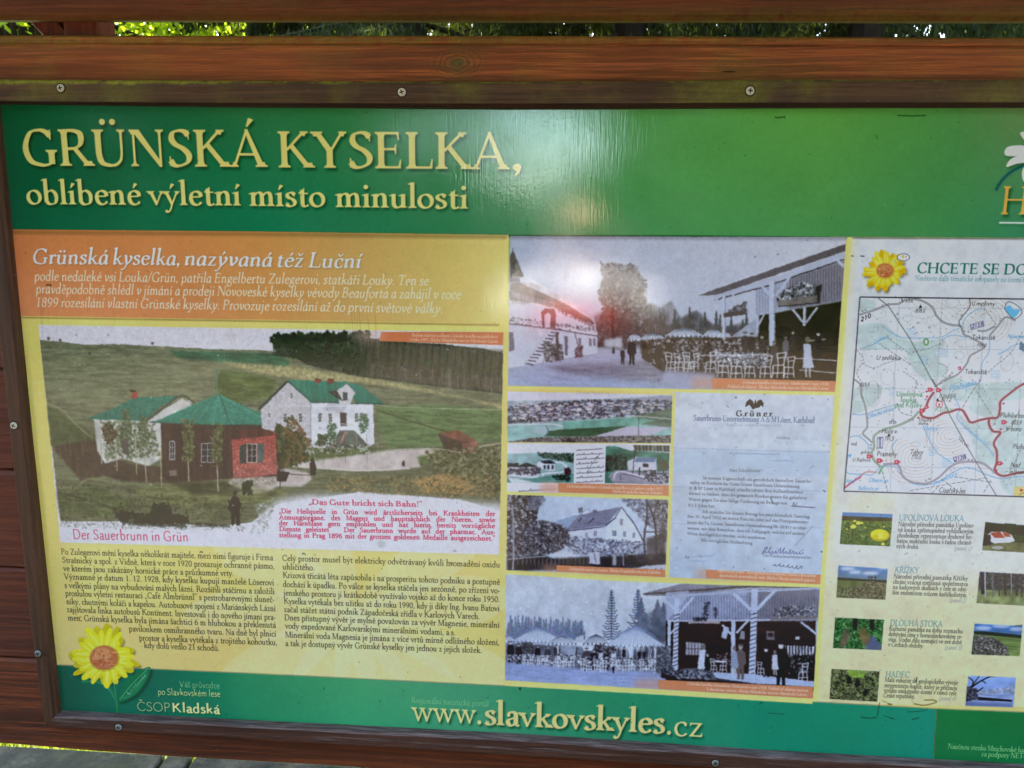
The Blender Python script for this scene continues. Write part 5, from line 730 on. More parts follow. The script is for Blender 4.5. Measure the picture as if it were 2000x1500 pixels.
for L in ((1754, 1027, 1902, 1030, 'Národní přírodní památka Upolíno-'), (1753, 1038, 1900.6, 1041.6, 'vá louka zpřístupněná vyhlídkovým'), (1752, 1049, 1898, 1052.6, 'chodníkem reprezentuje druhově bo-'), (1751, 1059.6, 1897.6, 1063.6, 'hatou mokřadní louku s řadou chráně-'), (1750, 1070, 1794, 1071.6, 'ných druhů.'), (1745, 1129, 1890, 1133.6, 'Národní přírodní památka Křížky'), (1744, 1139.6, 1889.6, 1144.4, 'chrání vzácná rostlinná společenstva'), (1743.6, 1150, 1888, 1154.4, 'na hadcových skalkách v čele se zdej-'), (1742.4, 1160.4, 1888, 1166, 'ším endemitem rožcem kuřičkolistým.'),
          (1736.6, 1231, 1879.6, 1236.6, 'Kulturní památka na dobu rozmachu'), (1735.4, 1241.6, 1878.4, 1247.4, 'dobývání cínu v hornoslavkovském re-'), (1734.4, 1252, 1877.6, 1258, 'víru. Vodní dílo nemající ve své době'), (1734, 1262, 1803, 1265, 'v Čechách obdoby.'), (1728, 1331, 1870, 1337, 'Malá exkurze do geologického vývoje'), (1727, 1341.6, 1868.6, 1347.6, 'serpentinitu-hadce, který je příčinou'), (1725.6, 1351.4, 1867.4, 1357.6, 'vzniku unikátního území v rámci celé'), (1725, 1361.6, 1786, 1363.6, 'České republiky.')):
    txt(*L, 13.2, 'rom', (40, 38, 32), 1, just=(L[2] - L[0] > 120))
for k, (x0, y0, x1) in enumerate(((1863.6, 1074.2, 1897), (1854, 1175.6, 1886.4), (1845, 1268, 1877.6), (1834, 1367, 1866.6))): txt(x0, y0, x1, y0 + .6, '(panel %d)' % (k + 1), 12.5, 'it', (140, 138, 140), .9)
txt(1850.7, 1461.2, 2004, 1469.2, 'Naučnou stezku Mnichovské had', 15, 'rom', (214, 230, 150), .95); txt(1916, 1476.2, 2003, 1480.8, 'za podpory NET4', 15, 'rom', (214, 230, 150), .95)
# ---- white daisy and H of the logo, cut by the frame
line([(1944, 372), (1958, 350), (1978, 333), (2002, 322)], 7, (44, 102, 96), .8, soft=1); line([(1944, 372), (1958, 350), (1978, 333), (2002, 322)], 2.5, (38, 86, 100), .8)
for dx, dy, c, a in ((3, 4, (30, 70, 40), .5), (0, 0, (236, 230, 222), 1)):
    for P in ([(1961, 299), (1966, 288), (1982, 284), (2000, 285), (2012, 296), (2010, 306), (1990, 305), (1968, 305)], [(1965, 326), (1972, 312), (1988, 304), (2008, 302), (2004, 316), (1985, 320)], [(1992, 262), (1998, 257), (2010, 254), (2022, 270), (2016, 290), (2006, 282)], [(1995, 340), (1999, 326), (2010, 314), (2020, 330), (2016, 356), (2000, 356)], [(2014, 300), (2040, 282), (2062, 290), (2056, 304), (2030, 310)], [(2012, 308), (2040, 312), (2050, 332), (2036, 338), (2018, 322)]): fill([(x + dx, y + dy) for x, y in P], c, a, smooth=True, soft=1.5 if dx else 0)
ell(2014, 304, 9, 9, (232, 180, 60))
txt(1954, 418.6, 2003, 419, 'H', 82, 'rom', (240, 180, 84), sh=(4, 5, 3, .5)); line([(1951, 435), (2150, 437)], 3.6, (226, 240, 226), smooth=False); line([(1953, 439), (2150, 441)], 3, (20, 80, 50), .4, smooth=False, soft=1.5)
# ---- plain yellow flowers (petals and disc only)
def flower(cx, cy, r, rd, tone, seed, squash=1.0):
    for lay, (cc, al, off) in enumerate((((70, 60, 20), .5, (3, 4)), (tone[0], 1, (0, 0)), (tone[1], 1, (0, 0)), (tone[2], .9, (0, 0)))):
        R = np.random.RandomState(seed + (lay > 1)); n = 21 if lay < 2 else 23
        for k in range(n):
            an = 2 * math.pi * (k + .9 * R.rand()) / n; L = r * (.72 + .42 * R.rand()) * (1, 1, .93, .8)[lay]; W = r * (.085 + .05 * R.rand()) * (1, 1, .95, .3)[lay]; bend = (R.rand() - .5) * .35; c, s = math.cos(an), math.sin(an) * squash; c2, s2 = math.cos(an + bend), math.sin(an + bend) * squash
            P = [(.15, -.7, c, s), (.5, -1.15, c, s), (.82, -1.0, c2, s2), (.97, -.45, c2, s2), (1.0, .15, c2, s2), (.9, .85, c2, s2), (.55, 1.1, c, s), (.15, .7, c, s)]; fill([(cx + off[0] + L * u * a - W * v * b, cy + off[1] + L * u * b + W * v * a) for u, v, a, b in P], cc, al, smooth=True, soft=1.6 if lay == 0 else 0)
    ell(cx + 1, cy + 1, rd * 1.14, rd * .98, (150, 120, 30), .6, soft=1.5); ell(cx, cy, rd * 1.06, rd * .9, (196, 112, 66)); ell(cx - rd * .15, cy - rd * .25, rd * .75, rd * .5, (222, 156, 104), .7, soft=3); ell(cx, cy + rd * .45, rd * .7, rd * .3, (182, 92, 58), .6, soft=3)
    specks([(cx - rd * .8, cy - rd * .6), (cx + rd * .8, cy - rd * .6), (cx + rd * .8, cy + rd * .6), (cx - rd * .8, cy + rd * .6)], int(rd * 3), 1.2, [(176, 92, 56), (232, 170, 120)], .5, seed=3)
fill([(233, 1373), (244, 1346), (264, 1324), (297, 1306), (293, 1330), (274, 1357), (250, 1371)], (6, 56, 40), .6, smooth=True, soft=2)
line([(230, 1395), (228, 1360), (222, 1325)], 6, (24, 108, 70)); line([(229, 1395), (227, 1360), (221, 1325)], 2, (60, 140, 92))
fill([(228, 1368), (205, 1340), (180, 1330), (157, 1332), (180, 1326), (205, 1330), (222, 1350)], (40, 124, 80), smooth=True); line([(160, 1332), (190, 1332), (212, 1346), (226, 1368)], 1.6, (70, 150, 100), .8)
fill([(233, 1369), (240, 1340), (260, 1318), (292, 1302), (288, 1325), (270, 1352), (248, 1366)], (34, 116, 72), smooth=True); fill([(240, 1362), (262, 1345), (286, 1310), (283, 1328), (268, 1350), (248, 1364)], (52, 134, 88), .8, smooth=True); line([(234, 1366), (258, 1336), (290, 1304)], 1.4, (110, 180, 130), .8)
txt(249, 1355, 285, 1318, 'Mnichovské', 7, 'sans', (214, 236, 206), .85)
flower(203, 1284, 66, 26, ((206, 190, 26), (236, 222, 48), (250, 242, 92)), 5, .96)
flower(1728, 528, 44, 15.5, ((218, 176, 30), (244, 208, 56), (252, 230, 104)), 9, .92)
ell(1764, 502.5, 13, 7.6, (80, 76, 110)); ell(1764, 502.5, 11.6, 6.4, (236, 236, 240)); ell(1763, 501, 2.4, 3.4, (222, 196, 70)); ell(1748, 510, 2.4, 2.2, (190, 186, 190), .9)
# ================= 8 small colour views on the right
def view(P, sky, land, fn):
    with clip(P): fill(P, (sky, land), mot=.12); fn()
def v1():
    fill([(1640, 1000), (1745, 1004), (1745, 1012), (1640, 1008)], (96, 140, 190)); fill([(1640, 1007), (1745, 1011), (1745, 1020), (1640, 1018)], (64, 62, 40), 1, mot=.4); fill([(1640, 1016), (1745, 1018), (1740, 1070), (1638, 1066)], ((100, 116, 52), (64, 92, 44)), 1, mot=.4, nz=N_FINE)
    specks([(1640, 1020), (1742, 1022), (1738, 1066), (1640, 1064)], 460, 1.6, [(84, 116, 56), (50, 76, 38), (130, 146, 80), (60, 92, 44)], .7); [ell(x, y, r, r * .7, (226, 220, 84)) for x, y, r in ((1666, 1028, 6), (1676, 1021, 5), (1683, 1021, 3), (1654, 1033, 2), (1669, 1017, 3), (1690, 1030, 2), (1726, 1028, 2), (1724, 1062, 4))]; line([(1666, 1034), (1662, 1060)], 1.3, (50, 70, 34)); ell(1718, 1045, 19, 12, (196, 180, 30)); ell(1717, 1043, 17, 10, (238, 222, 50)); ell(1722, 1046, 11, 6, (248, 236, 90)); ell(1710, 1048, 6, 5, (216, 196, 34), .8); ell(1729, 1046, 6, 8, (222, 204, 40), .7)
def v2():
    [ell(x, y, r, 3.5, (222, 226, 234), .8, soft=2) for x, y, r in ((1655, 1110, 14), (1670, 1117, 12), (1700, 1119, 16), (1725, 1108, 10))]; fill([(1634, 1127), (1735, 1134), (1733, 1172), (1630, 1167)], (96, 110, 62), 1, mot=.35); fill([(1634, 1127), (1735, 1133), (1735, 1138), (1634, 1132)], (40, 50, 46)); fill([(1650, 1166), (1680, 1140), (1700, 1134), (1728, 1138), (1732, 1172)], (112, 104, 80), 1, mot=.45, nz=N_FINE); [line([(x, y), (x + 14, y - 12)], 2.2, (46, 44, 38)) for x, y in ((1676, 1150), (1688, 1152), (1655, 1160), (1694, 1148))]; specks([(1636, 1146), (1730, 1140), (1728, 1168), (1634, 1166)], 260, 1.7, [(70, 66, 50), (146, 138, 110), (90, 100, 60)], .7); [(line([(x, 1124), (x, 1137)], 1.6, (50, 50, 50)), line([(x - 3, 1127), (x + 3, 1127)], 1.4, (50, 50, 50))) for x in (1697, 1702, 1709)]
def v3():
    specks([(1626, 1206), (1726, 1210), (1721, 1270), (1626, 1265)], 700, 2.6, [(70, 130, 70), (44, 92, 46), (110, 160, 96), (30, 62, 34)], .75); fill([(1645, 1240), (1655, 1222), (1660, 1240), (1652, 1262), (1636, 1262)], (120, 96, 80), .8, soft=2, mot=.3); fill([(1690, 1270), (1690, 1250), (1705, 1240), (1722, 1262), (1722, 1270)], (96, 100, 136), .9, soft=2); fill([(1675, 1228), (1690, 1226), (1700, 1250), (1690, 1262), (1680, 1250)], (112, 88, 56), .8, soft=2, mot=.3); [fill([(x, 1206), (x + 10, 1206), (x + 8, 1232), (x, 1228)], (30, 30, 24)) for x in (1665, 1698)]
def v4():
    specks([(1623, 1306), (1717, 1310), (1713, 1370), (1619, 1366)], 900, 2.3, [(96, 100, 66), (60, 62, 42), (146, 146, 112), (36, 36, 26), (120, 136, 70)], .8); specks([(1655, 1308), (1690, 1310), (1686, 1322), (1660, 1322)], 90, 2.2, [(140, 170, 70)], .8); [ell(x, y, 5, 8, (24, 24, 18), .85, soft=1, rot=.3) for x, y in ((1658, 1328), (1674, 1334), (1690, 1352))]; line([(1680, 1312), (1705, 1322), (1713, 1345)], 3, (120, 140, 80), .8)
def v5():
    fill([(1918, 1018), (1950, 1022), (2060, 1030), (2060, 1080), (1916, 1074)], (60, 70, 44), 1, mot=.4); fill([(1918, 1018), (1960, 1024), (1975, 1008), (1985, 1026), (2060, 1030), (2060, 1050), (1918, 1040)], (40, 50, 34), 1, mot=.4); fill([(1926, 1046), (1935, 1038), (1962, 1038), (1975, 1044), (1982, 1056), (1960, 1064), (1944, 1062), (1930, 1056)], (220, 218, 220)); fill([(1933, 1040), (1953, 1038), (1962, 1050), (1942, 1050)], (170, 74, 54)); fill([(1956, 1037), (1970, 1041), (1974, 1048), (1962, 1048)], (176, 84, 60)); fill([(1918, 1066), (1950, 1060), (2060, 1058), (2060, 1082), (1916, 1076)], (112, 112, 72), 1, mot=.3); ell(1948, 1069, 12, 3.5, (170, 168, 160)); specks([(1918, 1044), (1932, 1046), (1934, 1062), (1918, 1064)], 80, 2.4, [(30, 36, 26)])
def v6():
    fill([(1910, 1150), (2060, 1158), (2060, 1185), (1906, 1178)], (126, 132, 86), 1, mot=.4); specks([(1912, 1118), (2060, 1122), (2060, 1156), (1910, 1150)], 460, 2.2, [(44, 42, 44), (80, 78, 84), (60, 66, 52)], .75); [line([(x, 1116), (x + 1, 1160 + (x % 7))], w, c) for x, w, c in ((1918, 6, (44, 44, 52)), (1923, 2.5, (170, 170, 180)), (1938, 2, (110, 106, 110)), (1950, 2.6, (70, 66, 66)), (1962, 3, (54, 50, 50)), (1974, 2, (140, 138, 140)), (1984, 3.4, (60, 58, 60)), (1994, 2.4, (70, 66, 66)))]
def v7():
    [ell(x, y, r, 4, (206, 214, 226), .8, soft=2) for x, y, r in ((1920, 1226, 16), (1955, 1222, 18), (1985, 1228, 14))]; fill([(1902, 1234), (1996, 1240), (1992, 1282), (1896, 1278)], (120, 138, 76), 1, mot=.25, nz=N_HOR); fill([(1902, 1232), (1920, 1232), (1996, 1240), (1996, 1246), (1902, 1238)], (44, 54, 46)); fill([(1898, 1278), (1902, 1240), (1920, 1240), (1945, 1246), (1966, 1262), (1972, 1280)], (116, 110, 100), 1, mot=.4, nz=N_FINE); specks([(1900, 1244), (1940, 1246), (1966, 1264), (1966, 1280), (1898, 1276)], 260, 2, [(80, 76, 70), (160, 154, 146), (60, 58, 50)], .8)
def v8():
    specks([(1910, 1350), (1982, 1340), (1980, 1352), (1915, 1356)], 180, 1.8, [(130, 136, 160), (180, 186, 204)], .7); fill([(1886, 1352), (1978, 1356), (1976, 1380), (1884, 1378)], (150, 162, 200), .8, soft=2, mot=.25, nz=N_HOR); fill([(1908, 1360), (1976, 1366), (1976, 1370), (1910, 1367)], (40, 36, 44)); fill([(1886, 1370), (1976, 1374), (1976, 1380), (1884, 1378)], (92, 104, 150), .8, soft=2); [line(P, w, (44, 40, 44)) for P, w in (([(1888, 1352), (1905, 1336), (1930, 1322), (1945, 1320)], 2.6), ([(1890, 1322), (1900, 1330), (1895, 1345)], 2), ([(1888, 1345), (1915, 1330), (1925, 1334)], 1.8), ([(1888, 1358), (1905, 1352), (1920, 1342)], 2.2), ([(1900, 1336), (1912, 1320)], 1.6))]; specks([(1886, 1340), (1905, 1345), (1910, 1365), (1886, 1368)], 90, 2.2, [(50, 46, 52), (90, 90, 104)], .8)
view([(1645, 1000), (1743, 1003.5), (1737.5, 1066.5), (1640, 1062)], (80, 110, 150), (70, 96, 44), v1); view([(1637, 1104), (1733.5, 1110), (1728.5, 1170.5), (1633, 1166.5)], (92, 140, 200), (96, 104, 62), v2); view([(1631, 1205.5), (1726, 1210), (1721, 1269.5), (1626.5, 1265)], (60, 96, 52), (66, 92, 50), v3); view([(1624, 1306), (1717.5, 1311), (1713, 1370), (1619.5, 1364.5)], (92, 98, 66), (76, 76, 50), v4)
view([(1924, 1019), (2060, 1028), (2056, 1082), (1918, 1074)], (206, 208, 216), (96, 100, 60), v5); view([(1913, 1116), (2060, 1124), (2056, 1186), (1907, 1177.5)], (110, 120, 140), (120, 126, 84), v6); view([(1903, 1217.5), (1996.5, 1222), (1991, 1281), (1896.5, 1278)], (70, 120, 200), (110, 120, 72), v7); view([(1891, 1319), (1984, 1322.5), (1978.5, 1381), (1884.5, 1378)], (150, 176, 230), (130, 146, 196), v8)
# ================= 9 hiking map
MF = [(1679, 580), (2000, 584), (2300, 588), (2296, 982), (2000, 970), (1648, 959)]
def M1(X, Y): return (1640 + X * .22, 450 + Y * .22)
def M2(X, Y): return (1640 + X * .18, 740 + Y * .18)
def m1(*a): return [M1(*p) for p in zip(a[::2], a[1::2])]
def m2(*a): return [M2(*p) for p in zip(a[::2], a[1::2])]
with clip(MF):
    fill(MF, (228, 228, 228), mot=.03); WD = (190, 208, 202)
    for P in (m1(170, 600, 310, 640, 300, 700, 180, 720), m1(160, 850, 380, 830, 480, 900, 640, 990, 900, 960, 900, 1040, 640, 1150, 560, 1060, 300, 1060, 160, 1040), m1(600, 1060, 800, 1020, 900, 1180, 950, 1240, 840, 1330, 720, 1300, 620, 1180), m2(130, 110, 430, 60, 440, 180, 330, 300, 140, 380), m2(1480, 60, 2000, 40, 2000, 200, 1750, 250, 1720, 430, 1620, 430, 1400, 320, 1500, 170), m2(1640, 420, 2000, 430, 2100, 1260, 1800, 1230, 1700, 900, 1700, 560), m2(1280, 380, 1400, 470, 1620, 470, 1650, 560, 1690, 820, 1650, 930, 1500, 900, 1420, 640), m1(960, 1290, 1240, 1380, 1500, 1400, 1600, 1500, 960, 1500)): fill(P, WD, .75, mot=.08, smooth=True, soft=1)
    for cx, cy, n in ((830, 860, 8), (1180, 620, 6)):
        for k in range(n):
            r = 40 + k * 38; P = [M2(cx + r * 1.15 * math.cos(t) * (1 + .08 * math.sin(3 * t + k * .3)), cy + r * .95 * math.sin(t) * (1 + .06 * math.cos(2 * t))) for t in np.linspace(.3 + .1 * k, 5.2 - k * .16, 22)]; line(P, .9, (206, 168, 140), .75)
    for k in range(6): r = 60 + 35 * k; line([M1(1290 + r * math.cos(t), 790 + r * .9 * math.sin(t)) for t in np.linspace(-2.6, 1.2, 14)], .9, (206, 168, 140), .75)
    for k in range(7): line([M1(560 + 60 * k, 620), M1(700 + 90 * k, 760 + 14 * k), M1(900 + 60 * k, 1000 + 30 * k)], .8, (212, 178, 152), .6)
    BL = (110, 164, 204)
    for x in (530, 910, 1290): line([M1(x, 600), M1(x - 60, 1500)], .8, (120, 130, 150), .55, smooth=False)
    for x0, x1 in ((600, 545), (1030, 990), (1510, 1460), (1960, 1900)): line([M2(x0, 0), M2(x1, 1240)], .8, (120, 130, 150), .55, smooth=False)
    for y in (685, 1050, 1402): line([M1(150, y), M1(1640, y + 8)], .8, (120, 130, 150), .5, smooth=False)
    for y in (525, 955): line([M2(100, y - 5), M2(2000, y + 15)], .8, (120, 130, 150), .5, smooth=False)
    for P in (m1(370, 845, 480, 920, 560, 950, 700, 955, 900, 945, 1000, 890, 1060, 870), m1(380, 960, 300, 1010, 200, 1040), m1(1090, 870, 1100, 800, 1180, 720, 1280, 690), m1(1330, 960, 1320, 1080, 1260, 1180, 1250, 1330, 1180, 1370, 1000, 1420), m1(900, 970, 1000, 930, 1130, 950), m1(1620, 1000, 1540, 1020, 1480, 1060, 1400, 1100)): line(P, 1.4, BL, .8)
    for P in (m2(130, 380, 250, 385, 480, 310, 590, 280), m2(1240, 190, 1300, 320, 1270, 420, 1400, 560, 1600, 740, 1670, 840), m2(900, 500, 960, 640, 1050, 790, 1110, 840, 1230, 920), m2(60, 1180, 230, 1040, 350, 1040, 450, 950, 600, 950, 650, 1020, 760, 1120, 900, 1150, 1050, 1120, 1250, 1000, 1400, 960, 1600, 1040, 1750, 1080, 1900, 1060, 2000, 1060), m2(90, 820, 70, 1000, 150, 1030, 240, 1030), m2(580, 800, 570, 730, 620, 650), m2(100, 630, 200, 620, 300, 700, 310, 780)): line(P, 1.5, BL, .85)
    for cx, cy, w in ((1000, 780, 90), (1160, 900, 120), (560, 130, 70), (960, 600, 60), (1380, 80, 60)):
        for k in range(6): line([M2(cx - w / 2 + 8 * (k % 2), cy - 40 + k * 18), M2(cx + w / 2 - 10 * (k % 3), cy - 40 + k * 18)], .9, (130, 180, 214), .8)
    for cx, cy in ((920, 1080), (740, 1150), (1380, 1270), (640, 900)):
        for k in range(6): line([M1(cx - 50, cy - 30 + k * 14), M1(cx + 40, cy - 30 + k * 14)], .8, (130, 180, 214), .75)
    GY = (96, 92, 92); LT = (214, 210, 206)
    def road(P, w=3.2, c=GY, core=LT): line(P, w, c, .95); core and line(P, w * .42, core, .9)
    road(m1(175, 748, 320, 700, 420, 660, 520, 650, 570, 620, 640, 612, 700, 615, 780, 650, 830, 700, 860, 760, 920, 815, 1000, 840, 1070, 850, 1100, 920, 1150, 945), 3.4); road(m1(1150, 945, 1280, 1020, 1230, 1070, 1160, 1110, 1120, 1190, 1040, 1280, 920, 1330, 850, 1385), 3); road(m1(1330, 930, 1400, 850, 1470, 770, 1560, 800), 3); road(m1(1220, 890, 1290, 890, 1380, 850), 3); line(m1(545, 600, 560, 640), 2, GY); line(m1(1150, 600, 1150, 680, 1060, 800, 1070, 860), 1.8, GY)
    line(m1(340, 600, 430, 670, 620, 960, 850, 1390), 1.6, (80, 104, 96), smooth=False)
    road(m2(150, 0, 220, 60, 230, 160, 270, 280, 290, 400, 295, 520, 250, 590, 320, 660, 350, 690), 2.8); road(m2(860, 350, 780, 430, 640, 500, 500, 540, 400, 590, 365, 640, 370, 740, 345, 800, 370, 880, 440, 950), 4, (110, 136, 106), (190, 196, 176)); road(m2(470, 925, 600, 920, 650, 960, 680, 1050, 760, 1110, 860, 1130, 960, 1130, 1080, 1060, 1200, 950, 1320, 900, 1480, 900, 1560, 920, 1640, 980, 1700, 1030), 3.4, (120, 104, 116), (206, 196, 200))
    line(m2(1000, 0, 1080, 130, 1180, 370, 1400, 770, 1700, 1270), 1.5, (96, 104, 104), smooth=False)
    for P in (m2(1080, 60, 1180, 0), m2(1480, 130, 1660, 410), m2(1660, 510, 1690, 440), m2(830, 20, 800, 200, 770, 390), m2(1330, 310, 1420, 160, 1530, 0), m2(620, 260, 660, 360, 780, 400), m2(460, 1000, 490, 1120, 520, 1220), m2(1000, 1240, 1080, 1150), m2(760, 1210, 1600, 1070), m2(1240, 1060, 1650, 1120), m2(1300, 1240, 1100, 1080), m2(1560, 1230, 1640, 1090), m2(1950, 330, 1850, 530, 1740, 590), m2(1960, 760, 1870, 960, 1790, 1010)): line(P, 1.2, (110, 106, 104), .9, dash=(7, 2.5))
    for P in (m1(340, 1000, 640, 1200), m1(420, 950, 640, 1110), m1(640, 1080, 780, 1050, 900, 1000), m1(560, 1250, 680, 1340, 680, 1400), m1(150, 1060, 210, 1150, 150, 1260, 200, 1370, 190, 1500), m1(340, 1370, 340, 1500), m1(880, 1180, 960, 1220, 900, 1310), m1(1280, 690, 1390, 840), m1(1620, 900, 1520, 1080, 1380, 1200, 1290, 1280), m1(200, 1180, 300, 1220, 400, 1180, 540, 1140)): line(P, 1.1, (110, 106, 104), .85, dash=(5, 2.2))
    for cx, cy, rx, ry in ((290, 880, 50, 26), (740, 740, 110, 40), (830, 800, 60, 46), (1000, 640, 60, 40), (1060, 1110, 46, 36), (1120, 1000, 110, 34), (600, 780, 40, 26), (420, 1300, 60, 70), (1540, 680, 70, 60), (860, 1250, 90, 80), (350, 740, 60, 40), (1480, 1160, 60, 90), (700, 1230, 110, 60)): line([M1(cx + rx * math.cos(t), cy + ry * math.sin(t)) for t in np.linspace(0, 6.28, 15)], .8, (104, 104, 104), .7, dash=(1.2, 1.6))
    for cx, cy, rx, ry in ((360, 160, 80, 140), (820, 710, 50, 26), (1280, 130, 90, 90), (200, 210, 60, 40)): line([M2(cx + rx * math.cos(t), cy + ry * math.sin(t)) for t in np.linspace(0, 6.28, 15)], .9, (104, 104, 104), .75, dash=(1.4, 1.8))
    R = np.random.RandomState(12)
    for k in range(150): x, y = M1(180 + R.rand() * 1400, 640 + R.rand() * 800); ell(x, y, .9, .9, (80, 78, 78), .8)
    for k in range(90): x, y = M2(120 + R.rand() * 1850, 80 + R.rand() * 1120); ell(x, y, .9, .9, (90, 80, 80), .8)
    for X, Y in ((200, 715), (228, 705), (1080, 755), (1075, 785), (975, 1288), (995, 1265), (1105, 895), (1140, 900), (512, 740), (650, 858), (692, 820), (795, 860)): x, y = M1(X, Y); ell(x, y, 1.9, 1.9, (100, 96, 100), .9); ell(x, y, 1.0, 1.0, (230, 228, 228))
    for X, Y in ((335, 715), (335, 750), (1395, 875), (1435, 878), (935, 1105), (970, 1085), (930, 220), (760, 445), (790, 440)): x, y = M2(X, Y); ell(x, y, 2, 2, (100, 92, 110), .9); ell(x, y, 1.1, 1.1, (230, 228, 228))
    RD = (142, 76, 82)
    for c, w in (((222, 150, 156), 5.2), (RD, 3.6)):
        line(m2(1020, 140, 960, 230, 930, 310, 880, 350, 890, 400, 940, 420, 1020, 420, 1120, 370, 1200, 355, 1270, 330, 1330, 340, 1370, 400, 1420, 470, 1520, 445, 1620, 425, 1710, 415, 1735, 330, 1745, 240, 1850, 150, 1960, 70, 2050, 50, 2400, 60), w, c, .95); line(m2(1615, 430, 1620, 500, 1660, 565, 1740, 580, 1690, 650, 1670, 710, 1700, 780, 1700, 900, 1680, 990, 1760, 1050, 1900, 1025, 2050, 1000, 2400, 940), w, c, .95)
    line(m2(45, 1185, 130, 1120, 230, 1060), 3.4, (206, 84, 100), .9); line(m2(220, 1060, 280, 1010, 400, 1010), 2.6, (196, 110, 110), .7); line(m2(470, 940, 420, 1030), 4, (90, 160, 110), .8)
    RED = (206, 58, 84)
    for X, Y, s in ((980, 115, 1), (1070, 120, 1), (890, 345, 1), (940, 305, .8), (1780, 468, 1), (1735, 915, 1), (320, 840, 1), (430, 885, 1.1), (620, 900, 1)): x, y = M2(X, Y); fill([(x - 5 * s, y - 4 * s), (x + 2 * s, y - 4 * s), (x + 7 * s, y), (x + 2 * s, y + 4 * s), (x - 5 * s, y + 4 * s)], RED, .92); ell(x - 1, y, 1.3, 1.3, (240, 220, 224))
    x, y = M2(1078, 275); ell(x, y, 7, 7, RED); ell(x, y, 5.6, 5.6, (236, 228, 230)); txt(x - 2, y + 3.4, x + 2, y + 3.4, 't', 10, 'sansb', (150, 40, 60)); [ell(*M2(*p), 2, 2, (196, 60, 80)) for p in ((945, 190), (940, 135), (1775, 265), (1745, 545), (1700, 990), (850, 420))]; x, y = M1(1060, 1222); fill([(x - 3, y - 2), (x + 2, y - 4), (x + 4, y + 2), (x - 1, y + 4)], RED); ell(x, y, 1.2, 1.2, (240, 236, 236))
    fill(m1(1465, 690, 1510, 665, 1540, 700, 1595, 700, 1580, 740, 1540, 775, 1500, 740), (110, 190, 226), smooth=True); line(m1(1460, 690, 1480, 640, 1530, 640, 1600, 690, 1610, 740, 1545, 785, 1480, 720, 1460, 690), 1.1, (60, 66, 80)); fill(m2(90, 820, 130, 812, 110, 860), (110, 180, 216)); fill(m1(1600, 980, 1636, 1010, 1636, 1080, 1590, 1050), (66, 100, 120), .7)
    x, y = M1(765, 988); ell(x, y, 6, 7.6, (110, 160, 104)); ell(x, y, 2.4, 4.4, (228, 230, 226)); fill(m2(1895, 1160, 2400, 1200, 2400, 1290, 1880, 1265), (240, 204, 130)); fill(m2(1955, 1185, 1995, 1205, 1955, 1225), (190, 70, 40)); line(m2(1940, 1260, 1975, 1235, 2010, 1240), 1.2, (120, 100, 60))
    def lab(f, X0, Y0, X1, Y1, s, e, st='sans', c=(44, 42, 44), a=1): p, q = f(X0, Y0), f(X1, Y1); txt(p[0], p[1], q[0], q[1], s, e, st, c, a)
    lab(M1, 1172, 665, 1372, 668, 'U myslivny', 13); lab(M1, 185, 805, 275, 762, '210', 14, 'sansb'); lab(M1, 668, 728, 755, 728, '808,0', 12, 'sansit'); lab(M1, 1172, 965, 1375, 970, 'Tokaniště', 13); lab(M1, 1215, 1038, 1298, 1038, '799,0', 12, 'sansit'); lab(M1, 325, 1145, 535, 1148, 'U sedláka', 12.5, 'sansit'); lab(M1, 1108, 1270, 1300, 1274, 'Tokaniště', 13); lab(M1, 178, 1382, 262, 1382, '835,5', 11, 'sansit'); lab(M1, 580, 640, 648, 640, 'AŠA', 8)
    x, y = M1(715, 674); fill([(x - 3.4, y + 3), (x + 3.4, y + 3), (x, y - 4)], (40, 40, 40)); BT = (60, 140, 196)
    lab(M1, 305, 1000, 435, 940, 'Lučina p.', 12, 'sansit', BT); lab(M1, 975, 1408, 1208, 1362, 'Dlouhá stoka', 12.5, 'sansit', BT); lab(M2, 300, 425, 578, 335, 'Dlouhá stoka', 13, 'sansit', BT); lab(M1, 1488, 955, 1640, 958, 'Novoves', 12, 'sansit', BT); lab(M2, 905, 550, 1070, 555, 'Zlatný p.', 11, 'sansit', BT); lab(M2, 1020, 1150, 1275, 1030, 'Pramenský p.', 12, 'sansit', BT); lab(M2, 315, 1115, 530, 1122, 'Obecní pr.', 11.5, 'sansit', BT); lab(M2, 200, 1203, 425, 1208, 'Balbínův pr.', 11.5, 'sansit', BT); lab(M2, 65, 1130, 160, 1120, 'Plešný', 11, 'sansit', BT); lab(M2, 1310, 510, 1610, 740, 'Pramenský potok', 10, 'sansit', (100, 160, 206), .85)
    GT = (110, 160, 124)
    lab(M2, 612, 185, 895, 190, 'Upolínová', 15, 'sansb', GT); lab(M2, 660, 248, 830, 250, 'louka', 14, 'sansb', GT); lab(M2, 595, 305, 890, 308, 'pod Křížky', 15, 'sansb', GT); lab(M2, 1035, 350, 1220, 345, 'Křížky', 13, 'sans', GT)
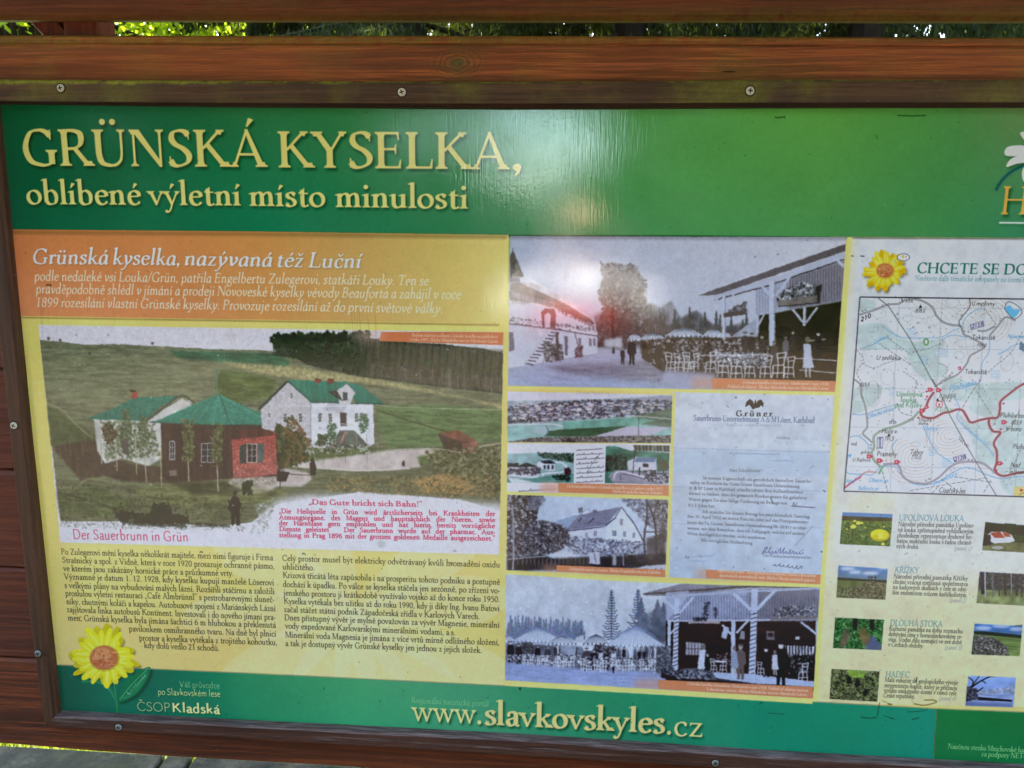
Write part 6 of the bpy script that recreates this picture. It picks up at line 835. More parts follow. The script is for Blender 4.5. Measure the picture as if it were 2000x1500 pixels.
    lab(M2, 1080, 200, 1258, 198, 'U trí křížů', 11.5, 'sansit'); lab(M2, 1098, 242, 1208, 242, '817,2', 12, 'sansit'); lab(M2, 858, 458, 992, 462, 'Dlouhá', 9.5); lab(M2, 850, 494, 955, 496, 'stoka', 9.5); lab(M2, 455, 588, 622, 590, 'Holý v.', 14, 'sansit'); lab(M2, 485, 668, 585, 668, '791,5', 13, 'sansit'); lab(M2, 405, 835, 615, 840, 'Prameny', 15); lab(M2, 765, 815, 905, 818, 'Tábor', 14, 'sansit'); lab(M2, 775, 868, 882, 868, '770,0', 13, 'sansit'); lab(M2, 120, 718, 190, 720, 'vod.', 10.5); lab(M2, 230, 808, 340, 808, 'prop.', 9.5); lab(M2, 140, 892, 330, 896, 'U Radnice', 10.5, 'sansit'); lab(M2, 1740, 415, 2010, 420, 'Pluhův bor', 14); lab(M2, 1858, 490, 1968, 492, '803,9', 12, 'sansit'); lab(M2, 1800, 562, 1965, 566, 'V boru', 14, 'sansit'); lab(M2, 1872, 755, 2010, 758, 'Pluhů', 14, 'sansit'); lab(M2, 1850, 955, 1955, 958, 'Nad', 14, 'sansit'); lab(M2, 1840, 1028, 2010, 1030, 'mlýnem', 13, 'sansit'); lab(M2, 1075, 1230, 1358, 1240, 'Císařský les', 15, 'sansit'); lab(M2, 1290, 660, 1380, 765, '220 kV', 10, 'sans')
    def box(P, s, e): fill(P, (84, 76, 120)); c = np.mean(P, 0); fill([tuple(c + (np.array(p) - c) * .86) for p in P], (228, 226, 232)); return c
    P = m1(1155, 835, 1270, 800, 1278, 850, 1162, 885); box(P, '', 0); lab(M1, 1172, 868, 1262, 845, '2133', 12, 'sansb', (70, 60, 104)); P = m2(1225, 848, 1360, 810, 1372, 868, 1240, 905); box(P, '', 0); lab(M2, 1245, 890, 1355, 860, '2139', 12, 'sansb', (70, 60, 104)); P = m2(405, 632, 470, 628, 465, 752, 400, 752); box(P, '', 0)
    for k in range(4): ell(*M2(435, 650 + k * 26), 2.4, 1.8, (70, 60, 104)); ell(*M2(435, 650 + k * 26), 1, .8, (228, 226, 232))
    x, y = M2(572, 460); ell(x - 4, y + 2, 3, 3, (70, 74, 110)); ell(x - 4, y + 2, 2, 2, (230, 230, 230)); ell(x + 4, y + 2, 3, 3, (70, 74, 110)); ell(x + 4, y + 2, 2, 2, (230, 230, 230)); line([(x - 4, y + 2), (x, y - 4), (x + 4, y + 2)], 1, (70, 74, 110))
    x, y = M2(530, 605); fill([(x - 3, y + 3), (x + 3, y + 3), (x, y - 3.4)], (40, 40, 40)); x, y = M2(1060, 222); fill([(x - 3, y + 3), (x + 3, y + 3), (x, y - 3.4)], (40, 40, 40))
line([(2300, 588), (2298, 780), (2296, 982)], 2.2, (50, 48, 52), smooth=False); line([(1679, 580), (2000, 584), (2300, 588)], 2.2, (40, 38, 40), smooth=False); line([(1679, 580), (1667, 740), (1648, 959)], 2.0, (60, 58, 60), smooth=False); line([(1648, 959), (2000, 970), (2296, 982)], 2.2, (50, 48, 52), smooth=False)
# yellow frames round the column of pictures
for P, w in (([(1659.5, 463), (1637, 764), (1607.5, 1119), (1592, 1370)], 8.5), ([(992, 757), (1310, 762.5), (1632, 769)], 6), ([(1316.5, 768), (1310, 948), (1303, 1130)], 6), ([(990, 963.3), (1306, 973)], 5), ([(988, 1118), (1200, 1131), (1400, 1139), (1602, 1144)], 6), ([(986, 1334), (1300, 1352), (1587, 1369)], 10)): line(P, w, (240, 222, 128), 1, smooth=False)
line([(1668, 466), (1645, 768), (1615, 1120)], 12, (236, 226, 170), .35, smooth=False, soft=4)
wear()
# ---- stains, insect specks and scratches with a shape of their own
for P, w, c in (([(1513, 228.5), (1520, 230), (1532, 228)], 2, (20, 50, 20)), ([(1532, 226), (1533, 233)], 1, (20, 50, 20)), ([(1752, 225.5), (1780, 226.5), (1808, 225.5)], 1.8, (16, 60, 30)), ([(1709, 263), (1714, 272)], 1.2, (30, 80, 40)), ([(1670, 1367), (1725, 1383)], .1, (0, 0, 0)), ([(1718, 1372), (1715, 1384), (1713, 1398)], 1.2, (40, 40, 20)), ([(1680, 1400), (1700, 1402), (1712, 1400)], 1.6, (10, 50, 30)), ([(1725, 1397), (1735, 1400), (1747, 1404), (1738, 1402)], 1.2, (10, 60, 40)), ([(1780, 1405), (1795, 1401)], 1.6, (8, 50, 30)), ([(1500, 1392), (1532, 1394)], 1.2, (12, 70, 50)), ([(1770, 1390), (1800, 1388), (1812, 1385)], 1.2, (12, 70, 50)), ([(1784, 1374), (1805, 1377), (1828, 1371), (1822, 1367), (1805, 1367)], 2.6, (140, 118, 50)), ([(1733, 1374), (1742, 1376)], 3, (110, 80, 30)), ([(1722, 1368), (1733, 1372)], 2, (190, 160, 70)), ([(90, 557), (96, 556), (101, 557.6)], 2.4, (60, 44, 30)), ([(390, 1079), (393, 1077), (396, 1079.5)], 2, (50, 44, 24)), ([(590, 1083), (593, 1080), (597, 1084)], 1.8, (50, 44, 30)), ([(1662, 499.5), (1667, 500)], 2, (60, 60, 70)), ([(1680, 500), (1688, 500.5)], 2.4, (60, 60, 70)), ([(1981, 1222), (1997, 1221)], 2, (60, 60, 50)), ([(1015, 1348), (1016.5, 1343), (1013, 1344)], 1.8, (10, 50, 30)), ([(1482, 1375), (1489, 1371)], 1.4, (10, 60, 40)), ([(1789, 1332), (1791, 1322), (1788, 1330)], 1.4, (60, 60, 60)), ([(878, 1098), (884, 1102)], 1.6, (60, 50, 30)), ([(745, 1108), (746, 1112)], 1, (80, 70, 50))): line(P, w, c, .85)
specks([(20, 210), (1990, 215), (1990, 1380), (130, 1300)], 380, .7, [(50, 52, 44), (90, 84, 66), (30, 34, 30)], .5, seed=21); specks([(1670, 980), (1995, 990), (1990, 1380), (1610, 1360)], 60, .9, [(150, 146, 130), (120, 112, 90)], .45, seed=22); specks([(30, 215), (1990, 215), (1990, 450), (30, 440)], 150, .6, [(20, 60, 34), (150, 190, 130)], .4, seed=23); specks([(130, 1310), (1990, 1400), (1990, 1480), (140, 1380)], 90, .7, [(6, 60, 40), (110, 170, 120)], .45, seed=24)
# paper and ink unevenness, fine crackle of the old film
IMG *= (1 + (N_MID[..., None] - .5) * .035 + (N_FINE[..., None] - .5) * .05); IMG += (C3((150, 146, 120)) - IMG) * (np.clip(N_BIG[..., None] - .62, 0, 1) * .25)
IMG = np.where(IMG <= .04045, IMG / 12.92, ((np.maximum(IMG, 0) + .055) / 1.055) ** 2.4) * 1.15 - .021; IMG = np.clip(IMG, .004, .86).astype(np.float32); IMG = np.where(IMG <= .0031308, IMG * 12.92, 1.055 * IMG ** (1 / 2.4) - .055)
# ================================================================ scene objects
def srgb(r, g, b): return tuple(((c / 255) / 12.92 if c / 255 <= .04045 else ((c / 255 + .055) / 1.055) ** 2.4) for c in (r, g, b)) + (1,)
def empty(name, loc, label, cat, group=None):
    o = bpy.data.objects.new(name, None); COL.objects.link(o); o.location = loc; o.empty_display_size = .1; o['label'] = label; o['category'] = cat
    if group: o['group'] = group
    return o
def mesh(name, V, F, mats, parent=None, mi=None, smooth=False, uv=None):
    me = bpy.data.meshes.new(name); me.from_pydata([tuple(v) for v in V], [], F)
    for m in (mats if isinstance(mats, list) else [mats]): me.materials.append(m)
    if mi is not None: me.polygons.foreach_set('material_index', mi)
    if smooth: me.polygons.foreach_set('use_smooth', [True] * len(F))
    me.update(); return link(name, me, parent)
def link(name, me, parent=None):
    o = bpy.data.objects.new(name, me); COL.objects.link(o)
    if parent is not None:
        o.parent = parent; o.matrix_parent_inverse = Matrix.Translation(-Vector(world_loc(parent)))
    return o
def world_loc(o):
    v = Vector(o.location)
    return v if o.type == 'EMPTY' else v
def tag(o, label=None, cat=None, group=None, kind=None):
    for k, v in (('label', label), ('category', cat), ('group', group), ('kind', kind)):
        if v: o[k] = v
    return o
# ---------------------------------------------------------------- materials
class NT:
    def __init__(s, name):
        s.m = bpy.data.materials.new(name); s.m.use_nodes = True; s.t = s.m.node_tree; s.b = s.t.nodes['Principled BSDF']; s.out = s.t.nodes['Material Output']
    def n(s, typ, **k):
        x = s.t.nodes.new('ShaderNode' + typ)
        for a, v in k.items(): setattr(x, a, v)
        return x
    def l(s, a, b): s.t.links.new(a, b)
    def noise(s, vec, scale, detail=4, rough=.55, dist=0):
        x = s.n('TexNoise'); x.inputs['Scale'].default_value = scale; x.inputs['Detail'].default_value = detail; x.inputs['Roughness'].default_value = rough; x.inputs['Distortion'].default_value = dist; s.l(vec, x.inputs['Vector']); return x.outputs['Fac']
    def ramp(s, fac, stops):
        r = s.n('ValToRGB'); e = r.color_ramp.elements
        while len(e) < len(stops): e.new(.5)
        for el, (p, c) in zip(e, stops): el.position = p; el.color = c
        s.l(fac, r.inputs[0]); return r.outputs[0]
    def mix(s, fac, a, b, mode='MIX'):
        x = s.n('Mix', data_type='RGBA', blend_type=mode)
        for i, v in ((0, fac), (6, a), (7, b)):
            if hasattr(v, 'links') or hasattr(v, 'is_linked'): s.l(v, x.inputs[i])
            else: x.inputs[i].default_value = v
        return x.outputs[2]
    def math(s, op, a, b=0.0, c=None, clamp=False):
        x = s.n('Math', operation=op, use_clamp=clamp)
        for i, v in enumerate((a, b) if c is None else (a, b, c)):
            if hasattr(v, 'is_linked'): s.l(v, x.inputs[i])
            else: x.inputs[i].default_value = v
        return x.outputs[0]
    def rng(s, v, a, b, c=0.0, d=1.0, smooth=True):
        x = s.n('MapRange', interpolation_type='SMOOTHSTEP' if smooth else 'LINEAR'); s.l(v, x.inputs[0])
        for i, q in enumerate((a, b, c, d)): x.inputs[i + 1].default_value = q
        return x.outputs[0]
    def bump(s, h, strength, dist):
        x = s.n('Bump'); x.inputs['Strength'].default_value = strength; x.inputs['Distance'].default_value = dist; s.l(h, x.inputs['Height']); s.l(x.outputs[0], s.b.inputs['Normal']); return x
def wood(name, cols, axis='X', algae=None, grey=0.0, rough=.6, knots=(), grain=1.0, bumpk=.5, tone=1.0):
    """stained timber: grain along axis; algae=(z0, z1, strength) green growth; grey = weathering on faces that look up"""
    N = NT(name); tc = N.n('TexCoord'); oi = N.n('ObjectInfo'); geo = N.n('NewGeometry'); P = tc.outputs['Object']
    sep = N.n('SeparateXYZ'); N.l(P, sep.inputs[0]); along, across = (sep.outputs[0], sep.outputs[2]) if axis == 'X' else (sep.outputs[2], sep.outputs[0])
    warp = N.noise(P, 1.6, 3); band = N.math('ADD', across, N.math('MULTIPLY', warp, .022))
    km = None
    for kx, kz, R in knots:
        v = N.n('CombineXYZ'); N.l(N.math('MULTIPLY', N.math('SUBTRACT', sep.outputs[0], kx), .62), v.inputs[0]); N.l(N.math('SUBTRACT', sep.outputs[2], kz), v.inputs[2])
        ln = N.n('VectorMath', operation='LENGTH'); N.l(v.outputs[0], ln.inputs[0]); r = N.math('ADD', ln.outputs['Value'], N.math('MULTIPLY', N.noise(P, 60, 2), .004)); w = N.rng(r, R * .35, R * 1.6, 1, 0)
        band = N.math('ADD', band, N.math('MULTIPLY', w, N.math('MULTIPLY', N.math('SUBTRACT', sep.outputs[2], kz), -.55)))
        ring = N.math('MULTIPLY', N.rng(N.math('SINE', N.math('ADD', N.math('MULTIPLY', r, 1150.0), N.math('MULTIPLY', N.noise(P, 55, 4, .7), 13.0))), -.3, 1.0), N.rng(r, R * .7, R * 1.8, .6, 0)); rg = ring
        k1 = N.rng(r, R * .25, R * .62, 1, 0); km = k1 if km is None else N.math('MAXIMUM', km, k1)
    cv = N.n('CombineXYZ'); N.l(N.math('MULTIPLY', along, .022 * grain), cv.inputs[0]); N.l(N.math('MULTIPLY', sep.outputs[1], .6), cv.inputs[1]); N.l(band, cv.inputs[2])
    off = N.n('VectorMath', operation='ADD'); N.l(cv.outputs[0], off.inputs[0]); rr = N.n('CombineXYZ'); N.l(N.math('MULTIPLY', oi.outputs['Random'], 7.0), rr.inputs[0]); N.l(N.math('MULTIPLY', oi.outputs['Random'], 31.0), rr.inputs[2]); N.l(rr.outputs[0], off.inputs[1]); G = off.outputs[0]
    g1 = N.noise(G, 105, 4, .62); g2 = N.noise(G, 520, 4, .65); g3 = N.noise(P, 9, 4, .6)
    c = N.ramp(g1, [(.34, cols[0]), (.43, cols[1]), (.50, cols[2]), (.57, cols[1]), (.63, cols[0]), (.70, cols[2])]); c = N.mix(N.rng(N.noise(G, 235, 3, .55), .42, .54, .7, 0), c, cols[0]); c = N.mix(N.rng(g2, .40, .54, .6, 0), c, cols[0]); fib = N.noise(G, 1500, 2, .6); c = N.mix(N.rng(fib, .4, .6, .4, 0), c, cols[0]); crk = N.noise(G, 300, 2, .5); c = N.mix(N.rng(crk, .66, .70, 0, .8), c, tuple(v * .35 for v in cols[0][:3]) + (1,)); c = N.mix(N.math('MULTIPLY', g3, .35), c, cols[3]); c = N.mix(N.rng(N.noise(P, 1.1, 2), .35, .65, 0, .35), c, cols[2])
    c = N.mix(N.rng(N.noise(G, 26, 3), .58, .75, 0, .55), c, cols[0])
    if km is not None: c = N.mix(rg, c, cols[0])
    if km is not None: c = N.mix(N.math('MULTIPLY', km, .85), c, N.mix(N.noise(P, 160, 3), srgb(34, 22, 10), srgb(84, 84, 36)))
    if grey:
        sn = N.n('SeparateXYZ'); N.l(geo.outputs['Normal'], sn.inputs[0]); up = N.rng(sn.outputs[2], .2, .8)
        st = N.noise(G, 110, 4, .7); c = N.mix(N.math('MULTIPLY', N.math('ADD', N.math('MULTIPLY', up, N.rng(st, .3, .55, 1.0, .45)), N.rng(st, .55, .63, 0, .5)), grey, clamp=True), c, N.mix(N.rng(g2, .35, .65), srgb(58, 46, 42), srgb(136, 122, 116)))
    if algae:
        z0, z1, s = algae; zz = N.math('ADD', sep.outputs[2], N.math('MULTIPLY', N.noise(P, 22, 4, .7), .012)); m = N.math('MULTIPLY', N.rng(zz, z0, z1), N.rng(N.noise(P, 60, 5, .7), .33, .55)); m2 = N.math('MULTIPLY', N.rng(N.noise(P, 7, 4, .6), .45, .68), .42)
        c = N.mix(N.math('MULTIPLY', N.math('MAXIMUM', m, m2), s, clamp=True), c, N.mix(N.noise(P, 190, 3), srgb(70, 78, 16), srgb(158, 162, 40))); c = N.mix(N.math('MULTIPLY', m, .75 * s ** 5), c, N.mix(N.noise(P, 210, 3), srgb(96, 104, 18), srgb(196, 196, 52)))
    fl = N.rng(N.noise(P, 260, 2), .72, .76); c = N.mix(N.math('MULTIPLY', fl, .3), c, srgb(196, 178, 150))
    c = N.mix(1.0, c, (tone, tone * .97, tone * .92, 1), 'MULTIPLY'); N.l(c, N.b.inputs['Base Color']); N.l(N.rng(g1, .3, .7, rough - .1, rough + .12), N.b.inputs['Roughness']); N.b.inputs['Specular IOR Level'].default_value = .35
    N.bump(N.math('ADD', N.math('ADD', g2, N.math('MULTIPLY', fib, .5)), N.math('SUBTRACT', N.math('MULTIPLY', g1, 1.2), N.rng(crk, .66, .70, 0, .8))), bumpk, .002); return N.m
RED = [srgb(62, 28, 8), srgb(134, 68, 24), srgb(178, 98, 46), srgb(120, 70, 20)]
RED2 = [srgb(48, 20, 8), srgb(104, 46, 22), srgb(140, 68, 36), srgb(88, 42, 18)]
DRK = [srgb(44, 28, 10), srgb(88, 58, 30), srgb(110, 78, 46), srgb(72, 50, 22)]
kn = at(893, 122, .004)
M_PLB = wood('stained_plank_wood', RED, algae=(1.875, 1.892, .35), knots=((float(kn[0]), float(kn[2]), .019),), bumpk=.6, tone=1.18)
M_PLA = wood('stained_upper_plank_wood', [srgb(58, 26, 6), srgb(116, 58, 20), srgb(142, 72, 32), srgb(92, 52, 14)], algae=(1.94, 1.905, .35), bumpk=.6, tone=.9)
M_PL = wood('red_brown_plank_wood', RED2, bumpk=.5, tone=.85)
M_PLL = wood('lowest_plank_wood', [srgb(54, 22, 6), srgb(120, 54, 18), srgb(146, 72, 28), srgb(92, 46, 12)], bumpk=.5, tone=.95)
M_BT = wood('dark_batten_wood', DRK, algae=(1.8235, 1.8305, 1.0), tone=1.0)
M_BS = wood('side_batten_wood', [srgb(38, 20, 8), srgb(80, 48, 26), srgb(100, 64, 38), srgb(60, 40, 18)], axis='Z')
M_BB = wood('weathered_batten_wood', [srgb(46, 22, 12), srgb(84, 46, 28), srgb(104, 66, 46), srgb(70, 38, 20)], grey=.95, grain=1.6, bumpk=.7)
M_POST = wood('post_wood', [srgb(60, 22, 8), srgb(120, 50, 22), srgb(140, 62, 30), srgb(96, 38, 16)], axis='Z')
def simple(name, col, rough=.6, metal=0, spec=.4, var=None, scale=40):
    N = NT(name); tc = N.n('TexCoord'); P = tc.outputs['Object']
    c = N.mix(N.noise(P, scale, 4, .65), col, var) if var else N.mix(N.noise(P, scale, 3), col, tuple(v * .8 for v in col[:3]) + (1,))
    N.l(c, N.b.inputs['Base Color']); N.b.inputs['Roughness'].default_value = rough; N.b.inputs['Metallic'].default_value = metal; N.b.inputs['Specular IOR Level'].default_value = spec; return N.m
M_ZINC = simple('pale_zinc', srgb(236, 228, 200), .45, .1, .6, srgb(176, 166, 130), 700)
M_ZINC2 = simple('dull_zinc', srgb(160, 160, 146), .5, .2, .5, srgb(86, 84, 72), 700)
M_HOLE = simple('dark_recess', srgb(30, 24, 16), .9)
M_EDGE = simple('board_edge', srgb(196, 200, 196), .6)
def printed():
    """laminated print: colour from the drawn sheet, gloss, fine vertical streaks of the film"""
    img = bpy.data.images.new('printed_sheet', CW, CH, alpha=False, float_buffer=False); px = np.ones((CH, CW, 4), np.float32); px[..., :3] = IMG[::-1]; img.pixels.foreach_set(px.ravel()); img.pack()
    N = NT('laminated_print'); uv = N.n('UVMap'); uv.uv_map = 'UVMap'; t = N.n('TexImage', image=img, interpolation='Cubic', extension='EXTEND'); N.l(uv.outputs[0], t.inputs[0]); N.l(t.outputs[0], N.b.inputs['Base Color'])
    tc = N.n('TexCoord'); mp = N.n('Mapping'); mp.inputs['Scale'].default_value = (1, 1, .05); N.l(tc.outputs['Object'], mp.inputs[0]); v = N.noise(mp.outputs[0], 430, 2, .5); h = N.noise(tc.outputs['Object'], 150, 4, .6); big = N.noise(tc.outputs['Object'], 7, 2)
    N.l(N.rng(N.noise(tc.outputs['Object'], 14, 5, .6), .3, .7, .06, .14), N.b.inputs['Roughness']); N.b.inputs['Specular IOR Level'].default_value = .75
    hh = N.math('ADD', N.math('MULTIPLY', v, 1.0), N.math('ADD', N.math('MULTIPLY', h, .8), N.math('MULTIPLY', big, 3.0))); N.bump(hh, 1.0, .00008); return N.m
M_PRINT = printed()
# ---------------------------------------------------------------- the information board
board = empty('information_board', (0, 0, .77), 'large green and yellow printed information board on a spa, framed with dark battens', 'information board')
def sheet(name, P, y, parent, thick=0.0, n=1, label=None):
    """flat printed piece: outline in photo pixels laid on the board plane, standing y in front of it"""
    P = [at(a, b, 0) for a, b in P]; k = len(P); V = [(p[0], -y, p[2]) for p in P]; F = [list(range(k))]
    if thick: V += [(p[0], -y + thick, p[2]) for p in P]; F += [[i, i + k, (i + 1) % k + k, (i + 1) % k] for i in range(k)]
    F = [f[::-1] for f in F]; o = mesh(name, V, F, [M_PRINT, M_EDGE], parent, [0] + [1] * (len(F) - 1))
    n_ = o.data.polygons[0].normal
    if n_.y > 0: o.data.flip_normals()
    uvl = o.data.uv_layers.new(name='UVMap'); me = o.data
    for lp in me.loops: v = me.vertices[lp.vertex_index].co; uvl.data[lp.index].uv = ((v.x - X_L) / (X_R - X_L), (v.z - Z_B) / (Z_T - Z_B))
    if label: o['label'] = label
    return o
XP0, XP1 = -.915, 1.235
ZTOP, ZBOT = float(at(1000, 206)[2]), float(at(1000, 1431)[2]) - .014
XPB, XPT = float(at(112, 1386)[0]), float(at(-9, 204)[0])
V = [(XPB, 0, ZBOT), (XP1, 0, ZBOT), (XP1, 0, ZTOP), (XPT, 0, ZTOP), (XPB, .0036, ZBOT), (XP1, .0036, ZBOT), (XP1, .0036, ZTOP), (XPT, .0036, ZTOP)]
o = mesh('printed_board', V, [[0, 1, 2, 3], [4, 7, 6, 5], [0, 4, 5, 1], [3, 2, 6, 7], [1, 5, 6, 2], [0, 3, 7, 4]], [M_PRINT, M_EDGE], board, [0, 1, 1, 1, 1, 1]); uvl = o.data.uv_layers.new(name='UVMap')
for lp in o.data.loops: v = o.data.vertices[lp.vertex_index].co; uvl.data[lp.index].uv = ((v.x - X_L) / (X_R - X_L), (v.z - Z_B) / (Z_T - Z_B))
E_ = .0004
RX = 2330
PR = [('title_band', [(-7, 204), (500, 204), (1000, 204), (1500, 204), (2000, 203), (RX, 203), (RX, 465.5), (2000, 464), (1650, 462.4), (1330, 459.6), (980, 458.5), (480, 451.7), (17, 447)], 'green title band with yellow lettering'),
      ('heading_panel', [(17, 448), (480, 452.7), (980, 459.5), (995, 459.7), (992.5, 632.6), (500, 624.5), (34, 616.5)], 'orange heading panel with white italic text'),
      ('printed_photograph', [(75, 634), (983, 649), (975, 1083), (118, 1059)], 'hand-coloured postcard of a green-roofed pavilion'), ('printed_photograph', [(996.5, 461), (1652.5, 463.6), (1630.5, 765), (992, 752.5)], 'black and white photograph of guests at tables'),
      ('printed_photograph', [(991.5, 764), (1313, 771), (1309.8, 866), (990.6, 863.2)], 'tinted village panorama'), ('printed_photograph', [(990.6, 864.4), (1309.8, 867.2), (1306, 968), (990, 960.5)], 'two small tinted views with handwriting between'),
      ('printed_photograph', [(991, 965), (1305, 976), (1299, 1127), (988.5, 1113)], 'black and white photograph of a gabled house'), ('printed_letter', [(1319, 766), (1628, 772), (1603.5, 1141), (1306, 1127)], 'pale blue typewritten letter'),
      ('printed_photograph', [(988, 1121), (1208, 1134), (1400, 1142), (1601, 1147), (1587.5, 1364), (986.5, 1328)], 'black and white photograph of striped parasols and a pavilion'),
      ('hiking_map', [(1679, 580), (2000, 584), (2300, 588), (2296, 982), (2000, 970), (1648, 959)], None), ('flower_emblem', [(1686, 486), (1774, 490), (1770, 572), (1682, 570)], 'yellow flower beside the map heading'),
      ('contact_band', [(105, 1298), (113, 1298.7), (500, 1315.5), (1000, 1340), (1500, 1365.5), (1828, 1384.2), (1821.5, 1483), (1500, 1466), (1000, 1434), (500, 1409), (121, 1388), (114, 1387)], 'green bottom band with web address'),
      ('sponsor_strip', [(1829.5, 1384.3), (2000, 1391.3), (RX, 1404), (RX, 1514), (2000, 1494.5), (1823, 1483.4)], 'darker green strip with small lettering')]
for P, lb in (([(1645, 1000), (1743, 1003.5), (1737.5, 1066.5), (1640, 1062)], 'meadow with yellow globeflowers'), ([(1637, 1104), (1733.5, 1110), (1728.5, 1170.5), (1633, 1166.5)], 'three crosses on a rocky hill'), ([(1631, 1205.5), (1726, 1210), (1721, 1269.5), (1626.5, 1265)], 'green ditch among trees'), ([(1624, 1306), (1717.5, 1311), (1713, 1370), (1619.5, 1364.5)], 'mossy rock face'),
              ([(1924, 1019), (2060, 1028), (2056, 1082), (1918, 1074)], 'red-roofed house by the wood'), ([(1913, 1116), (2060, 1124), (2056, 1186), (1907, 1177.5)], 'pine trunks on grass'), ([(1903, 1217.5), (1996.5, 1222), (1991, 1281), (1896.5, 1278)], 'rocks in a field under blue sky'), ([(1891, 1319), (1984, 1322.5), (1978.5, 1381), (1884.5, 1378)], 'snowy lake with bare branch')): PR.append(('printed_photograph', P, lb))
for nm, P, lb in PR: sheet(nm, P, E_, board, E_, label=lb)
# ---------------------------------------------------------------- timber pieces
def prism(name, st, mat, parent, smooth=False, caps=True):
    """st: list of stations, each a list of 3-D profile points"""
    k = len(st[0]); V = [p for s in st for p in s]; F = []
    for i in range(len(st) - 1):
        for j in range(k): a = i * k + j; b = i * k + (j + 1) % k; F.append([a, b, b + k, a + k])
    if caps: F += [list(range(k))[::-1], [(len(st) - 1) * k + j for j in range(k)]]
    o = mesh(name, V, F, mat, parent); bm = bmesh.new(); bm.from_mesh(o.data); bmesh.ops.recalc_face_normals(bm, faces=bm.faces); bm.to_mesh(o.data); bm.free(); return o
R_ = random.Random(3)
def wob(x, s, a): return a * (math.sin(x * 5.1 + s) + .5 * math.sin(x * 13.7 + s * 2.3))
YF = -.018
# top batten: its lower edge follows the slightly bowed top of the board
tx = np.linspace(-1.35, 1.30, 40)
tp = [(0, 155, 197, 204), (500, 157.5, 201, 210.5), (1000, 160, 202, 214), (1250, 159, 201.5, 213.5), (1500, 155.5, 200, 212), (2000, 155, 199.5, 211)]
def interp_px(cols, yv, X): xs = [at(c[0], c[1], yv)[0] for c in cols]; return xs
T_up = ([at(a, b, YF)[0] for a, b, c, d in tp], [at(a, b, YF)[2] for a, b, c, d in tp]); T_lo = ([at(a, c, YF)[0] for a, b, c, d in tp], [at(a, c, YF)[2] for a, b, c, d in tp]); T_bk = ([at(a, d, 0)[0] for a, b, c, d in tp], [at(a, d, 0)[2] for a, b, c, d in tp])
st = []
for x in tx:
    zu, zl, zb = (float(np.interp(x, *t)) for t in (T_up, T_lo, T_bk)); zu += wob(x, 1, .0003)
    st.append([(x, YF, zl), (x, YF, zu - .003), (x, YF + .003, zu), (x, .004, zu), (x, .004, zb), (x, -.0012, zb), (x, YF + .007, zb + .0005)])
bt_top = prism('batten', st, M_BT, board); bt_top['label'] = 'top batten with green algae along its upper edge'; bt_top.data.materials.append(wood('shaded_batten_lip', [srgb(30, 12, 6), srgb(62, 26, 14), srgb(74, 34, 18), srgb(48, 20, 10)], tone=.9))  # down-facing lip gets a darker wood colour to stand in for its shade
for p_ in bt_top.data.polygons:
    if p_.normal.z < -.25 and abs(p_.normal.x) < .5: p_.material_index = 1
# side batten (left) with mitred foot
XiB = lambda z: float(np.interp(z, [at(121, 1386)[2], at(103, 1220)[2], at(65, 860)[2], at(41, 617)[2], at(25, 448)[2], at(1, 204)[2]], [at(121, 1386)[0], at(103, 1220)[0], at(65, 860)[0], at(41, 617)[0], at(25, 448)[0], at(1, 204)[0]]))
XoF = lambda z: float(np.interp(z, [at(86, 1418, YF)[2], at(59, 1220, YF)[2], at(20, 860, YF)[2]], [at(86, 1418, YF)[0], at(59, 1220, YF)[0], at(20, 860, YF)[0]]))
zi, zo = at(121, 1387)[2], at(86, 1420, YF)[2]; zt = float(np.interp(-.9, *T_bk)) - .0006
st = []
for t in np.linspace(0, 1, 22):
    z_i = zi + (zt - zi) * t; z_o = zo + (zt - zo) * t; xi, xo = XiB(z_i), XoF(z_o) ; e = .006; zf = z_i + (z_o - z_i) * (e / (xi - xo)); ze = z_o
    st.append([(xi, 0 - .0012, z_i), (xi - .0012, YF + e, z_i + (z_o - z_i) * .04), (xi - e, YF, zf), (xo + .002, YF, z_o + (z_i - z_o) * .05), (xo, YF + .002, z_o), (xo, .004, z_o), (xi, .004, z_i)])
bt_l = prism('batten', st, M_BS, board); bt_l['label'] = 'left side batten'
# bottom batten, weathered grey on top, mitred at the left
bp_in = [(121, 1386.5), (500, 1406.5), (1000, 1431.5), (1500, 1464), (2000, 1492)]; bp_out = [(86, 1420), (250, 1430), (470, 1443.5), (800, 1463.5), (1200, 1488.5), (1400, 1500), (2000, 1538)]
B_in = ([at(a, b)[0] for a, b in bp_in], [at(a, b)[2] for a, b in bp_in]); B_out = ([at(a, b, YF)[0] for a, b in bp_out], [at(a, b, YF)[2] for a, b in bp_out])
st = []; xiS, xoS = XiB(zi) + .0004, XoF(zo) + .0006
for i, t in enumerate(np.linspace(0, 1, 44)):
    xi = xiS + (1.235 - xiS) * t; xo = xoS + (1.262 - xoS) * t; zI = float(np.interp(xi, *B_in)) + wob(xi, 3, .0002); zO = float(np.interp(xo, *B_out)); ch = .004 + wob(xi * 2, 5, .0006)
    st.append([(xi, .004, zI), (xi, -.0012, zI), (xi - .002, YF + ch, zI - .0005), (xi + (xo - xi) * .2, YF, zI - ch), (xo, YF, zO + .002), (xo, YF + .002, zO), (xo, .004, zO)])
bt_b = prism('batten', st, M_BB, board); bt_b['label'] = 'bottom batten weathered grey on top'
st = [[(1.2355, -.0012, z), (1.2355, YF + .004, z), (1.24, YF, z), (1.263, YF, z), (1.263, .004, z), (1.2355, .004, z)] for z in (float(np.interp(1.23, *B_in)), 1.2, zt - .004)]
bt_r = prism('batten', st, M_BS, board); bt_r['label'] = 'right side batten beyond the picture edge'
